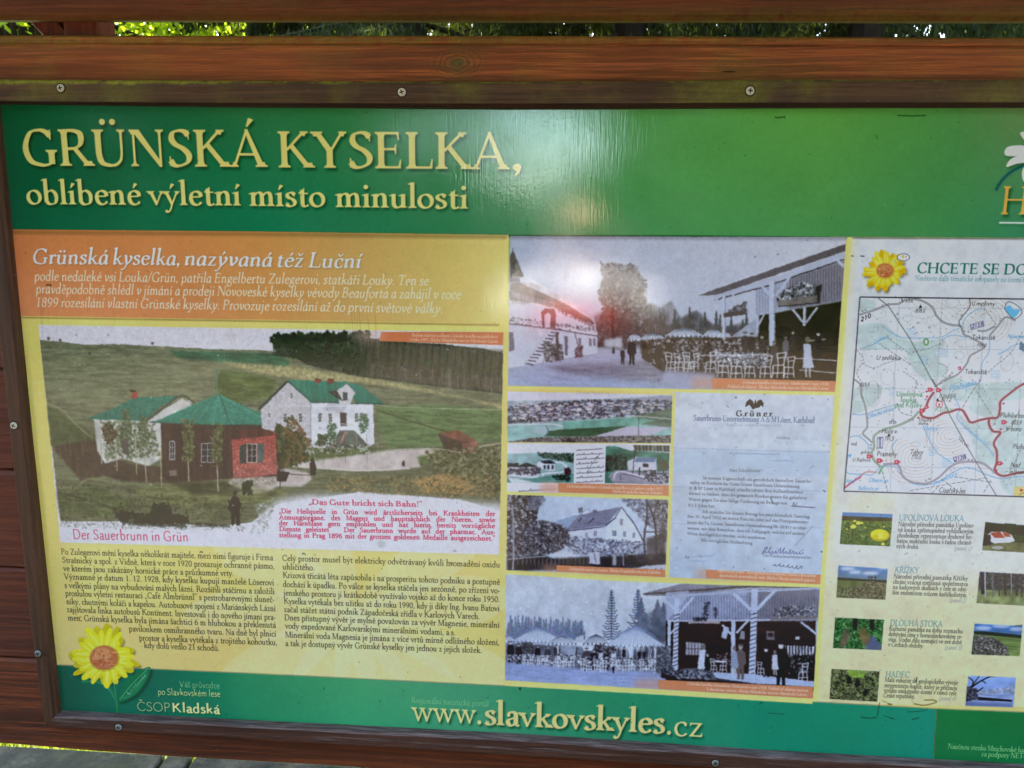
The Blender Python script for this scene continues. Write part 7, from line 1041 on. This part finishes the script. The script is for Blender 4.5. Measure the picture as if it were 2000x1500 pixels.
# screws
def screw_mesh(m):
    V, F, mi = [], [], []; n = 24; R = .0056
    def ring(r, y): b = len(V); V.extend([(r * math.cos(2 * math.pi * i / n), y, r * math.sin(2 * math.pi * i / n)) for i in range(n)]); return b
    def join(a, b, k):
        for i in range(n): F.append([a + i, a + (i + 1) % n, b + (i + 1) % n, b + i]); mi.append(k)
    a = ring(R * 1.36, -.0002); b = ring(R * 1.06, -.0006); c = ring(R * 1.0, -.0016); d = ring(R * .8, -.0026); join(a, b, 1); join(b, c, 0); join(c, d, 0); F.append([d + i for i in range(n)]); mi.append(0)
    for ang in (0, math.pi / 2):                                    # cross recess, its shade painted as two flat dark bars on the head
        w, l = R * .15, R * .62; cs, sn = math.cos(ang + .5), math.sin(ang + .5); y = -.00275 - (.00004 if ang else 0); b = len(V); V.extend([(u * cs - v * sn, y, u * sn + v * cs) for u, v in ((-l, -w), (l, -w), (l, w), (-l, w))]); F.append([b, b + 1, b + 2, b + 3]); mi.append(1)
    me = bpy.data.meshes.new('screw'); me.from_pydata(V, [], F); me.materials.append(m); me.materials.append(M_HOLE); me.polygons.foreach_set('material_index', mi); bm = bmesh.new(); bm.from_mesh(me); bmesh.ops.recalc_face_normals(bm, faces=bm.faces); bm.to_mesh(me); bm.free(); me.update(); return me
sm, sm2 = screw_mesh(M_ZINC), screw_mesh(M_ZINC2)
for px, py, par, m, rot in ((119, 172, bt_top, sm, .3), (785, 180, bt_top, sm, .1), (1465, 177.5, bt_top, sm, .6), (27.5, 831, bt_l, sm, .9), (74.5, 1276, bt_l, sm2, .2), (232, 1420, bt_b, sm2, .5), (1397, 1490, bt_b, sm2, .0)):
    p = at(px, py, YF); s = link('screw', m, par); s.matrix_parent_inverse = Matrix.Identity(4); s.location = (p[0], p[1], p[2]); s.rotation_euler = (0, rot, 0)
for o_ in (bt_top, bt_l, bt_b, bt_r): pass
# ---------------------------------------------------------------- timber shelter behind and above
shelter = empty('timber_shelter', (0, .1, 0), 'red-brown stained timber shelter whose horizontal planks carry the information board', 'shelter')
def plank(name, z0, z1, mat, prof='ship', x0=-2.3, x1=1.9, lab=None, y=.004, zf0=None, zf1=None, thick=.024):
    st = []
    for x in np.linspace(x0, x1, 30):
        a = (zf0(x) if zf0 else z0 + wob(x, z0 * 9, .0004)); b = (zf1(x) if zf1 else z1 + wob(x, z1 * 7, .0004)); Y = y
        if prof == 'ship': st.append([(x, Y, a + .0015), (x, Y, b - .009), (x, Y + .0035, b - .0035), (x, Y + .007, b - .0012), (x, Y + thick, b - .0012), (x, Y + thick, a), (x, Y + .0025, a)])
        elif prof == 'groove': st.append([(x, Y, a + .003), (x, Y, b - .0150), (x, Y + .0035, b - .0140), (x, Y + .0035, b - .0125), (x, Y + .001, b - .0112), (x, Y + .0018, b - .003), (x, Y + .005, b), (x, Y + thick, b), (x, Y + thick, a), (x, Y + .003, a)])
        elif prof == 'bevel': st.append([(x, Y, a + .0125), (x, Y, b - .003), (x, Y + .003, b), (x, Y + thick + .006, b), (x, Y + thick + .006, a + .001), (x, Y + .012, a), (x, Y + .004, a + .006)])
    o = prism(name, st, mat, shelter)
    if lab: o['label'] = lab
    return o
def f_px(pts, yv): X = [at(a, b, yv)[0] for a, b in pts]; Z = [at(a, b, yv)[2] for a, b in pts]; return lambda x: float(np.interp(x, X, Z)) + wob(x, 2, .0003)
fB = f_px([(0, 68), (500, 69), (1000, 70), (1500, 71), (2000, 72.5)], .006); fA = f_px([(0, 39), (600, 40), (1000, 41), (1500, 40.5), (2000, 41.5)], .016)
plank('plank', 1.72, 1.89, M_PLB, 'groove', zf1=fB, lab='orange-brown plank with a knot above the board')
pc_ = at(1423, 140, .0036)
mesh('crack', [(pc_[0] + .0115 * a, .0034 + .0012 * (abs(a) < .9) * 0, pc_[2] + .0011 * b * (1 - a * a)) for a, b in ((-1, 0), (-.6, -1), (.3, -1.2), (1, 0), (.4, 1), (-.5, .9))], [[0, 1, 2, 3, 4, 5]], M_HOLE, shelter)
plank('plank', 1.91, 2.09, M_PLA, 'bevel', zf0=fA, lab='top plank with dark greenish underside')
zs = [1.7195, 1.5505, 1.3790, 1.2071, 1.0321, .8633, .6959]
fL = f_px([(0, 1449), (50, 1452), (150, 1461), (250, 1469), (415, 1480), (580, 1487.5), (717, 1497.5), (1100, 1522)], .004); fL_ = fL; fL = lambda x: fL_(x) - .0035
for a, b in zip(zs[1:], zs[:-1]): plank('plank', a + .0006, b - .0006, M_PLL if a < .8 else M_PL, zf0=fL if a < .75 else None)
# posts, brace, unseen roof
def beam(name, P0, P1, w, d, mat, up=(0, 1, 0), label=None):
    a, b = Vector(P0), Vector(P1); t = (b - a).normalized(); n = Vector(up); s = t.cross(n).normalized(); n = s.cross(t).normalized(); e = min(w, d) * .06; st = []
    for p in (a, b): st.append([tuple(p + s * u + n * v) for u, v in ((-w / 2 + e, -d / 2), (w / 2 - e, -d / 2), (w / 2, -d / 2 + e), (w / 2, d / 2 - e), (w / 2 - e, d / 2), (-w / 2 + e, d / 2), (-w / 2, d / 2 - e), (-w / 2, -d / 2 + e))])
    o = prism(name, st, mat, shelter)
    if label: o['label'] = label
    return o
pa, pb = at(123, 54, .04), at(193, 54, .04); pw = pb[0] - pa[0]; pc = (pa[0] + pb[0]) / 2
beam('post', (pc, .04 + .025, 0.735), (pc, .065, 2.38), pw, .05, M_POST)
beam('post', (1.62, .08, 0.735), (1.62, .08, 2.38), .09, .09, M_POST)
q0, q1 = at(58, 40, .045), at(84, 68, .045); dx = (q1[0] - q0[0]) / (q1[2] - q0[2]); wB = (at(118, 54, .045)[0] - at(70, 54, .045)[0]) * .82; cx, cz = (at(70, 54, .045)[0] + at(118, 54, .045)[0]) / 2, q0[2] * .5 + q1[2] * .5
beam('brace', (cx + dx * -.20, .07, cz - .20), (cx + dx * .42, .07, cz + .42), wB, .045, M_POST)
for x in (-2.2, 1.85): beam('post', (x, .9, 0.02), (x, .9, 2.95), .1, .1, M_POST)
RIDGE = (1.25, 3.02)  # roof reach is shaped to keep the sun off the paving
for x in (-4.1, -3.05, -2.0, -1.0, 0.0, 1.0, 1.75, 2.6):
    beam('unseen_rafter', (x, -.62, 2.36), (x, 1.24, 3.02), .06, .1, M_POST, up=(0, -.33, .94)); beam('unseen_rafter', (x, 1.26, 3.02), (x, 3.1, 2.82), .06, .1, M_POST, up=(0, .1, .99))
for k in range(22):
    y0 = -.66 + k * .175; y1 = y0 + .168; z = lambda y: (2.36 + (y + .62) * .353 if y < 1.25 else 3.02 - (y - 1.25) * .108) + .062; st = [[(x, y0, z(y0)), (x, y1, z(y1)), (x, y1, z(y1) + .02), (x, y0, z(y0) + .02)] for x in (-4.4, 2.9)]; prism('unseen_roof_board', st, M_PL, shelter)
# ---------------------------------------------------------------- paving, ground
pav = empty('paving', (0, -.3, 0), '', ''); del pav['label'], pav['category']; pav['kind'] = 'structure'
N = NT('mossy_grey_stone'); tc = N.n('TexCoord'); oi = N.n('ObjectInfo'); ad = N.n('VectorMath', operation='ADD'); N.l(tc.outputs['Object'], ad.inputs[0]); N.l(oi.outputs['Random'], ad.inputs[1]); P = ad.outputs[0]
c = N.ramp(N.noise(P, 9, 6, .7), [(.32, srgb(26, 28, 22)), (.5, srgb(54, 56, 46)), (.68, srgb(100, 98, 84))]); c = N.mix(N.rng(N.noise(P, 4, 4, .6), .48, .7, 0, .6), c, srgb(70, 78, 42)); c = N.mix(N.rng(N.noise(P, 60, 4), .6, .72, 0, .5), c, srgb(40, 40, 38)); N.l(c, N.b.inputs['Base Color']); N.b.inputs['Roughness'].default_value = .85; N.bump(N.noise(P, 30, 6, .7), .7, .006); M_ST = N.m
ys = [-1.5, -.9, -.32, .30, .978]
for r in range(4):
    x = -3.2 + .21 * (r % 2); k = 0
    if r == 3: cuts = [-3.2, -2.45, -1.9, -1.238, -1.150, -.62, -.05, .6, 1.2, 1.9, 2.6]
    else: cuts = [x]; 
    while cuts[-1] < 2.6: cuts.append(cuts[-1] + .45 + R_.random() * .3)
    for a, b in zip(cuts[:-1], cuts[1:]):
        g = .006; z = -R_.random() * .006 * (r < 3) - .0045; V = [(a + g, ys[r] + g, z), (b - g, ys[r] + g, z), (b - g, ys[r + 1] - g, z), (a + g, ys[r + 1] - g, z)]; e = .006
        V2 = [(u + (e if i in (0, 3) else -e), v + (e if i < 2 else -e), w + .005) for i, (u, v, w) in enumerate(V)]; V3 = [(u, v, -.09) for u, v, w in V]; A = V3 + V + V2
        F = [[8, 9, 10, 11]] + [[i, (i + 1) % 4, (i + 1) % 4 + 4, i + 4] for i in range(4)] + [[i + 4, (i + 1) % 4 + 4, (i + 1) % 4 + 8, i + 8] for i in range(4)]; s = mesh('slab', A, F, M_ST, pav)
N = NT('soil_and_grass'); tc = N.n('TexCoord'); P = tc.outputs['Object']; c = N.ramp(N.noise(P, 3, 6, .7), [(.3, srgb(50, 43, 32)), (.55, srgb(68, 58, 44)), (.75, srgb(88, 76, 58))]); sg = N.n('SeparateXYZ'); N.l(P, sg.inputs[0]); c = N.mix(N.math('MULTIPLY', N.rng(sg.outputs[1], .8, 1.6), .8), c, srgb(98, 116, 44)); N.l(c, N.b.inputs['Base Color']); N.b.inputs['Roughness'].default_value = .95; N.bump(N.noise(P, 25, 5, .7), .6, .03); M_GR = N.m
bm = bmesh.new(); n = 60; R2 = np.random.RandomState(2); vs = [[None] * (n + 1) for _ in range(n + 1)]
for i in range(n + 1):
    for j in range(n + 1):
        u, v = (i / n - .5) * 2, (j / n - .5) * 2; x, y = math.copysign(abs(u) ** 2.2, u) * 220, math.copysign(abs(v) ** 2.2, v) * 220
        d = math.hypot(x, y); vs[i][j] = bm.verts.new((x, y, -.075 + (0 if d < 4 else (d - 4) * .012 + .12 * math.sin(x * .7) * math.cos(y * .6))))
for i in range(n):
    for j in range(n): bm.faces.new((vs[i][j], vs[i + 1][j], vs[i + 1][j + 1], vs[i][j + 1]))
me = bpy.data.meshes.new('ground'); bm.to_mesh(me); bm.free(); me.materials.append(M_GR); tag(link('ground', me), kind='structure')
def leafmat(name, c0, c1, trans=.5, rough=.5):
    N = NT(name); oi = N.n('NewGeometry'); tc = N.n('TexCoord'); c = N.mix(N.noise(tc.outputs['Object'], 3.5, 3), c0, c1); N.l(c, N.b.inputs['Base Color']); N.b.inputs['Roughness'].default_value = rough; N.b.inputs['Specular IOR Level'].default_value = .3
    tr = N.n('BsdfTranslucent'); c2 = N.mix(.5, c, tuple(min(1, v * s) for v, s in zip(c1[:3], (1.5, 1.5, .6))) + (1,)); N.l(c2, tr.inputs[0]); ms = N.n('MixShader'); ms.inputs[0].default_value = trans; N.l(N.b.outputs[0], ms.inputs[1]); N.l(tr.outputs[0], ms.inputs[2]); N.l(ms.outputs[0], N.out.inputs[0]); return N.m
M_LF = leafmat('beech_leaf', srgb(96, 128, 24), srgb(158, 176, 40), .62); M_LF2 = leafmat('dark_leaf', srgb(32, 50, 20), srgb(52, 72, 28), .3); M_ND = leafmat('spruce_needle', srgb(24, 32, 12), srgb(58, 66, 22), .35, .9); M_GB = leafmat('grass_blade', srgb(78, 104, 30), srgb(128, 140, 50), .4)
M_BK = simple('bark', srgb(58, 46, 32), .95, var=srgb(28, 22, 16), scale=18, spec=.1)
def leaves(cent, size, rs, tall=1.0, droop=0.0, wid=.42):
    """leaf blades (2 triangles each, folded along the midrib) at the given centres"""
    n = len(cent); a = rs.normal(size=(n, 3)); a /= np.linalg.norm(a, axis=1)[:, None]
    if droop: a = a * (1 - droop) + np.array([0, 0, -1.]) * droop; a /= np.linalg.norm(a, axis=1)[:, None]
    b = np.cross(a, rs.normal(size=(n, 3))); b /= np.linalg.norm(b, axis=1)[:, None]; c = np.cross(a, b); s = size * (.6 + .8 * rs.rand(n))[:, None]
    V = np.stack([cent - a * s * tall, cent + b * s * wid, cent + a * s * tall, cent - b * s * wid + c * s * .12], 1).reshape(-1, 3); F = [[4 * i, 4 * i + 1, 4 * i + 2, 4 * i + 3] for i in range(n)]; return V, F
def limb(V, F, p0, p1, r0, r1, k=7):
    a, b = np.array(p0, float), np.array(p1, float); t = (b - a) / np.linalg.norm(b - a); s = np.cross(t, [0.3, .9, .1]); s /= np.linalg.norm(s); u = np.cross(t, s); o = len(V)
    for p, r in ((a, r0), (b, r1)):
        for i in range(k): an = 2 * math.pi * i / k; V.append(tuple(p + (s * math.cos(an) + u * math.sin(an)) * r))
    for i in range(k): F.append([o + i, o + (i + 1) % k, o + k + (i + 1) % k, o + k + i])
def broadleaf(x, y, h, rad, label, mat=None, seed=1, n=9000, leaf=.05, z0=.3, name='beech_tree', group=None, avoid=None, clumps=60):
    rs = np.random.RandomState(seed); gz = 0; root = empty(name, (x, y, gz), label, 'tree', group); V, F = [], []; H = h * .8
    pts = [np.array([x, y, -.1])]
    for k in range(6): pts.append(np.array([x + rs.normal() * .08 * (k + 1), y + rs.normal() * .08 * (k + 1), H * (k + 1) / 6]))
    for k in range(6): limb(V, F, pts[k], pts[k + 1], h * .022 * (1 - k / 7), h * .022 * (1 - (k + 1) / 7))
    cl = []
    for k in range(clumps):
        v = rs.normal(size=3); v /= np.linalg.norm(v); r = rad * rs.rand() ** .45; zc = h * (z0 + 1) / 2; c = np.array([x, y, zc]) + v * np.array([r, r, h * (1 - z0) / 2 * rs.rand() ** .5]); cl.append(c); b = pts[1 + rs.randint(5)]
        mid = (b + c) / 2 + [0, 0, -.1 * h * .1]; limb(V, F, b, mid, h * .007, h * .005, 5); limb(V, F, mid, c, h * .005, h * .002, 5)
    mesh('trunk', V, F, M_BK, root, smooth=True); cl = np.array(cl); ids = rs.randint(clumps, size=n); cen = cl[ids] + rs.normal(size=(n, 3)) * rad * .2 * np.array([1, 1, .7])
    if avoid is not None: cen = cen[avoid(cen)]
    V, F = leaves(cen, leaf, rs); mesh('crown', V, F, mat or M_LF, root); return root
def spruce(x, y, h, rad, label, seed=1, n=9000, group='spruces behind the shelter', z0=.08, lo=1.0, hi=9.0):
    """needle twigs hang from boughs; most twigs where the picture can see them"""
    rs = np.random.RandomState(seed); root = empty('spruce_tree', (x, y, 0), label, 'tree', group); V, F = [], []; limb(V, F, (x, y, -.2), (x, y, h), h * .018, .01, 8); C = []
    nb = int(h * 15)
    for k in range(nb):
        z = h * (z0 + (1 - z0) * (k + rs.rand()) / nb); L = rad * (1 - z / h) ** .75 * (.75 + .4 * rs.rand()); an = rs.rand() * 6.28; d = np.array([math.cos(an), math.sin(an), -.22 - .15 * rs.rand()]); p0 = np.array([x, y, z]); p1 = p0 + d * L; limb(V, F, p0, p1, .018, .004, 4)
        m = int(n / nb * (5 if 2.2 < z < 6.2 else .5)); t = rs.rand(m) ** .7; q = p0 + d * L * t[:, None]; side = np.cross(d, [0, 0, 1.]); side /= np.linalg.norm(side); q = q + side * (rs.normal(size=m) * .14 * L * (1.1 - t))[:, None] - np.array([0, 0, 1.]) * (rs.rand(m) ** 1.3 * .26)[:, None]; C.append(q)
    mesh('trunk', V, F, M_BK, root); C = np.vstack(C); V, F = leaves(C, .034, rs, 1.0, .66, .2); mesh('crown', V, F, M_ND, root); return root
def dirp(px, py, Y): p = at(px, py, Y); return float(p[0]), float(p[2])
for k, (px, Y, h, rad, leaf, n, lb) in enumerate([(60, 5.2, 5.0, 1.5, .042, 12000, 'sunlit yellow-green beech seen through the gap at its left end'), (330, 6.5, 5.6, 1.5, .045, 13000, 'bright leafy beech right of the post in the gap'), (-330, 7.5, 7.5, 2.2, .05, 8000, 'leafy beech standing left of the picture')]):
    x, z = dirp(px, 54, Y); broadleaf(x, Y, h, rad, lb, seed=11 + k, n=n, leaf=leaf, z0=.3, group='beeches behind the shelter')
for k, (px, Y, h, rad, lb) in enumerate([(560, 5.6, 8, 1.5, 'spruce beside the bright beech'), (800, 4.6, 9, 1.6, 'dark spruce with hanging twigs above the middle of the title'), (1010, 6.4, 10, 1.9, 'spruce behind the comma of the title'), (1230, 4.9, 9, 1.6, 'spruce above the bright reflection'), (1450, 6.6, 10, 1.9, 'spruce right of the third screw'), (1690, 4.9, 9, 1.7, 'drooping spruce near the right end of the gap'), (1950, 5.8, 9, 1.8, 'spruce at the right edge of the gap')]):
    x, z = dirp(px, 54, Y); spruce(x, Y, h, rad, lb, seed=31 + k, n=26000)
for k, (px, Y, h) in enumerate([(500, 10, 12), (900, 11, 13), (1300, 10.5, 12), (1650, 11.5, 13), (2050, 10, 12)]):
    x, z = dirp(px, 54, Y); spruce(x, Y, h, 2.6, ['tall spruce far behind, leftmost of the back row', 'tall spruce far behind, second of the back row', 'tall spruce far behind, middle of the back row', 'tall spruce far behind, fourth of the back row', 'tall spruce far behind, rightmost of the back row'][k], seed=51 + k, n=12000, group='tall spruces of the back row')
# far dark wood, one mass
rs = np.random.RandomState(14); n = 42000; X = rs.rand(n) * 40 - 7.5; Yy = 15 + rs.rand(n) * 5; Zz = rs.rand(n) * 9.5 - .3; C = np.stack([X, Yy, Zz], 1); C = C[np.sin(X * 1.3) * np.sin(Zz * 2.1 + X) + np.sin(X * 3.1 + Zz) * .6 < 1.05]
V, F = leaves(C, .2, rs, 1.0, .4); tag(mesh('far_wood', V, F, M_ND), 'dark mass of wood far behind the spruces', 'wood', kind='stuff')
# grass beyond the paving and leaf litter
rs = np.random.RandomState(5); n = 16000; cx = rs.rand(n) * 4.6 - 3.2; cy = .985 + rs.rand(n) ** 1.6 * 1.6; V = []; F = []
for i in range(n):
    h = .05 + .09 * rs.rand(); a = rs.rand() * 6.28; w = .0035; lx, ly = rs.normal() * .03, rs.normal() * .03; x, y = cx[i], cy[i]; b = len(V); V += [(x - w * math.cos(a), y - w * math.sin(a), -.08), (x + w * math.cos(a), y + w * math.sin(a), -.08), (x + lx, y + ly, -.075 + h)]; F.append([b, b + 1, b + 2])
tag(mesh('grass', V, F, M_GB), 'sunlit bright green grass beyond the paving, seen under the lowest plank', 'grass', kind='stuff')
# ---- trees behind the photographer: what the gloss of the board mirrors, with an opening to the sky
def mirror(px, py, dist):
    p = at(px, py, 0); d = p - CAMP; d = d / np.linalg.norm(d); d[1] = -d[1]; return p + d * dist
g0 = mirror(1115, 285, 12.0); c0 = at(1115, 285, 0)
gd = (g0 - c0) / np.linalg.norm(g0 - c0)
def opening(C):
    v = C - c0; v /= np.linalg.norm(v, axis=1)[:, None]; m1 = (v - gd) / [.044, 1, .034]; return ((m1[:, 0]) ** 2 + m1[:, 2] ** 2) > 1 + .3 * np.sin(9 * np.arctan2(m1[:, 2], m1[:, 0]))
for k, (x, y, h, rad, lb) in enumerate([(-9.5, -7, 10, 3.4, 'leafy tree at the photographer\'s back, outermost on the left'), (9.8, -7, 10, 3.4, 'leafy tree at the photographer\'s back, outermost on the right'), (-7.5, -9, 9, 2.8, 'leafy tree behind the photographer, far left'), (-3.6, -10.5, 10, 3.0, 'leafy tree behind the photographer, left'), (2.4, -12, 11, 3.6, 'tall leafy tree behind the photographer with an opening to the sky'), (3.9, -10.5, 10, 3.0, 'leafy tree behind the photographer, right'), (7.8, -9, 9, 2.8, 'leafy tree behind the photographer, far right')]):
    broadleaf(x, y, h, rad, lb, M_LF2, seed=71 + k, n=15000, leaf=.17, z0=.0, name='maple_tree', group='maples behind the photographer', avoid=opening, clumps=70)

# ---- low dark undergrowth, added unseen to darken what the gloss mirrors
rs = np.random.RandomState(8); n = 26000; X = rs.rand(n) * 60 - 30; Yy = -13.5 - rs.rand(n) * 6; Zz = rs.rand(n) ** .8 * (3.2 + 1.6 * np.sin(X * .8) + np.sin(X * 2.1)); C = np.stack([X, Yy, Zz], 1); C = C[opening(C)]
V, F = leaves(C, .3, rs); tag(mesh('undergrowth', V, F, M_LF2), 'unseen dark undergrowth added behind the photographer', 'undergrowth', kind='stuff')
# ---- the photographer, mirrored faintly in the gloss: stands 0.3 m behind the lens and holds up a phone
def skinned(name, joints, bones, mat, parent, sub=2):
    me = bpy.data.meshes.new(name); me.from_pydata([j[:3] for j in joints], bones, []); o = link(name, me, parent); me.materials.append(mat)
    sk = o.modifiers.new('skin', 'SKIN'); sk.use_smooth_shade = True; su = o.modifiers.new('sub', 'SUBSURF'); su.levels = su.render_levels = sub
    for v, j in zip(me.skin_vertices[0].data, joints): v.radius = (j[3], j[4] if len(j) > 4 else j[3])
    me.skin_vertices[0].data[0].use_root = True; return o
M_SK = simple('skin', srgb(206, 160, 132), .55); M_RS = simple('red_shirt', srgb(200, 40, 34), .8); M_WS = simple('sunlit_shoulder_white', srgb(236, 232, 226), .8); M_TR = simple('dark_trousers', srgb(50, 52, 60), .9); M_HR = simple('brown_hair', srgb(70, 50, 34), .7); M_PH = simple('black_phone', srgb(20, 20, 22), .3); M_SH = simple('leather_shoe', srgb(60, 44, 32), .6)
px0, py0 = .0, -1.66
per = empty('person', (px0, py0, 0), 'standing person in red shirt with shoulders painted sunlit white holding up a phone', 'person')
J = lambda x, y, z, r, r2=None: (px0 + x, py0 + y, z - .05 * min(1, z), r, r2 or r)
skinned('body', [J(0, 0, .95, .15, .11), J(0, 0, 1.15, .13, .1), J(0, .0, 1.34, .16, .11), J(0, -.01, 1.47, .07, .07), J(0, .0, 1.54, .055), J(0, .01, 1.60, .075, .085), J(0, .01, 1.68, .078, .095), J(0, .0, 1.75, .05, .06),
  J(-.19, 0, 1.42, .055), J(-.25, .09, 1.26, .045), J(-.11, .24, 1.47, .033), J(-.085, .28, 1.53, .026), J(.19, 0, 1.42, .055), J(.25, .09, 1.26, .045), J(.11, .24, 1.47, .033), J(.085, .28, 1.53, .026),
  J(-.1, 0, .86, .09), J(-.11, .02, .48, .06), J(-.12, 0, .1, .04), J(.1, 0, .86, .09), J(.11, .02, .48, .06), J(.12, 0, .1, .04)],
  [(0, 1), (1, 2), (2, 3), (3, 4), (4, 5), (5, 6), (6, 7), (2, 8), (8, 9), (9, 10), (10, 11), (2, 12), (12, 13), (13, 14), (14, 15), (0, 16), (16, 17), (17, 18), (0, 19), (19, 20), (20, 21)], M_SK, per)
skinned('shirt', [J(0, 0, .86, .2, .16), J(0, 0, .96, .19, .155), J(0, 0, 1.15, .175, .15), J(0, 0, 1.32, .2, .15), J(0, 0, 1.42, .15, .12)], [(0, 1), (1, 2), (2, 3), (3, 4)], M_RS, per)
skinned('sunlit_shoulders', [J(0, -.005, 1.44, .1, .1), J(-.1, 0, 1.45, .09, .09), J(-.21, .01, 1.42, .085), J(-.24, .06, 1.32, .06), J(.1, 0, 1.45, .09, .09), J(.21, .01, 1.42, .085), J(.24, .06, 1.32, .06)], [(0, 1), (1, 2), (2, 3), (0, 4), (4, 5), (5, 6)], M_WS, per)  # sun on the red shirt's shoulders, painted as white cloth
skinned('trousers', [J(0, 0, .95, .15, .12), J(-.1, 0, .84, .1), J(-.11, .02, .48, .075), J(-.12, 0, .1, .06), J(.1, 0, .84, .1), J(.11, .02, .48, .075), J(.12, 0, .1, .06)], [(0, 1), (1, 2), (2, 3), (0, 4), (4, 5), (5, 6)], M_TR, per)
skinned('hair', [J(0, -.035, 1.66, .07, .07), J(0, -.02, 1.73, .075, .085), J(0, .01, 1.775, .05, .05)], [(0, 1), (1, 2)], M_HR, per)
for s in (-1, 1):
    skinned('shoe', [J(s * .12, -.06, .04, .045, .035), J(s * .125, .06, .035, .045, .03), J(s * .13, .16, .03, .035, .025)], [(0, 1), (1, 2)], M_SH, per)
    pj = [J(s * .085, .28, 1.53, .026, .018), J(s * .08, .305, 1.58, .032, .014)]; bo = [(0, 1)]
    for k in range(4): b = len(pj); z = 1.56 + .021 * k; pj += [J(s * .078, .318, z, .009), J(s * .07, .335, z + .004, .0085), J(s * .052, .338, z + .006, .0075)]; bo += [(1, b), (b, b + 1), (b + 1, b + 2)]
    b = len(pj); pj += [J(s * .06, .30, 1.57, .010), J(s * .04, .315, 1.585, .009)]; bo += [(0, b), (b, b + 1)]; skinned('hand', pj, bo, M_SK, per)
    e = mesh('eye', *(lambda V, F: (V, F))([(px0 + s * .032 + .011 * math.cos(a), py0 + .098, 1.618 + .007 * math.sin(a)) for a in np.linspace(0, 2 * math.pi, 10, endpoint=False)], [list(range(10))]), M_PH, per)
ph = empty('phone', (0, -1.325, 1.525), 'black phone held up in both hands of the person in red', 'phone')
def slab(name, a, b, mat, par):
    (x0, y0, z0), (x1, y1, z1) = a, b; V = [(x, y, z) for x in (x0, x1) for y in (y0, y1) for z in (z0, z1)]; o = mesh(name, V, [[0, 1, 3, 2], [4, 6, 7, 5], [0, 4, 5, 1], [2, 3, 7, 6], [0, 2, 6, 4], [1, 5, 7, 3]], mat, par); bm = bmesh.new(); bm.from_mesh(o.data); bmesh.ops.recalc_face_normals(bm, faces=bm.faces); bmesh.ops.bevel(bm, geom=bm.edges, offset=.003, segments=2, affect='EDGES'); bm.to_mesh(o.data); bm.free(); return o
slab('phone_body', (-.075, -1.334, 1.535), (.075, -1.326, 1.608), M_PH, ph)
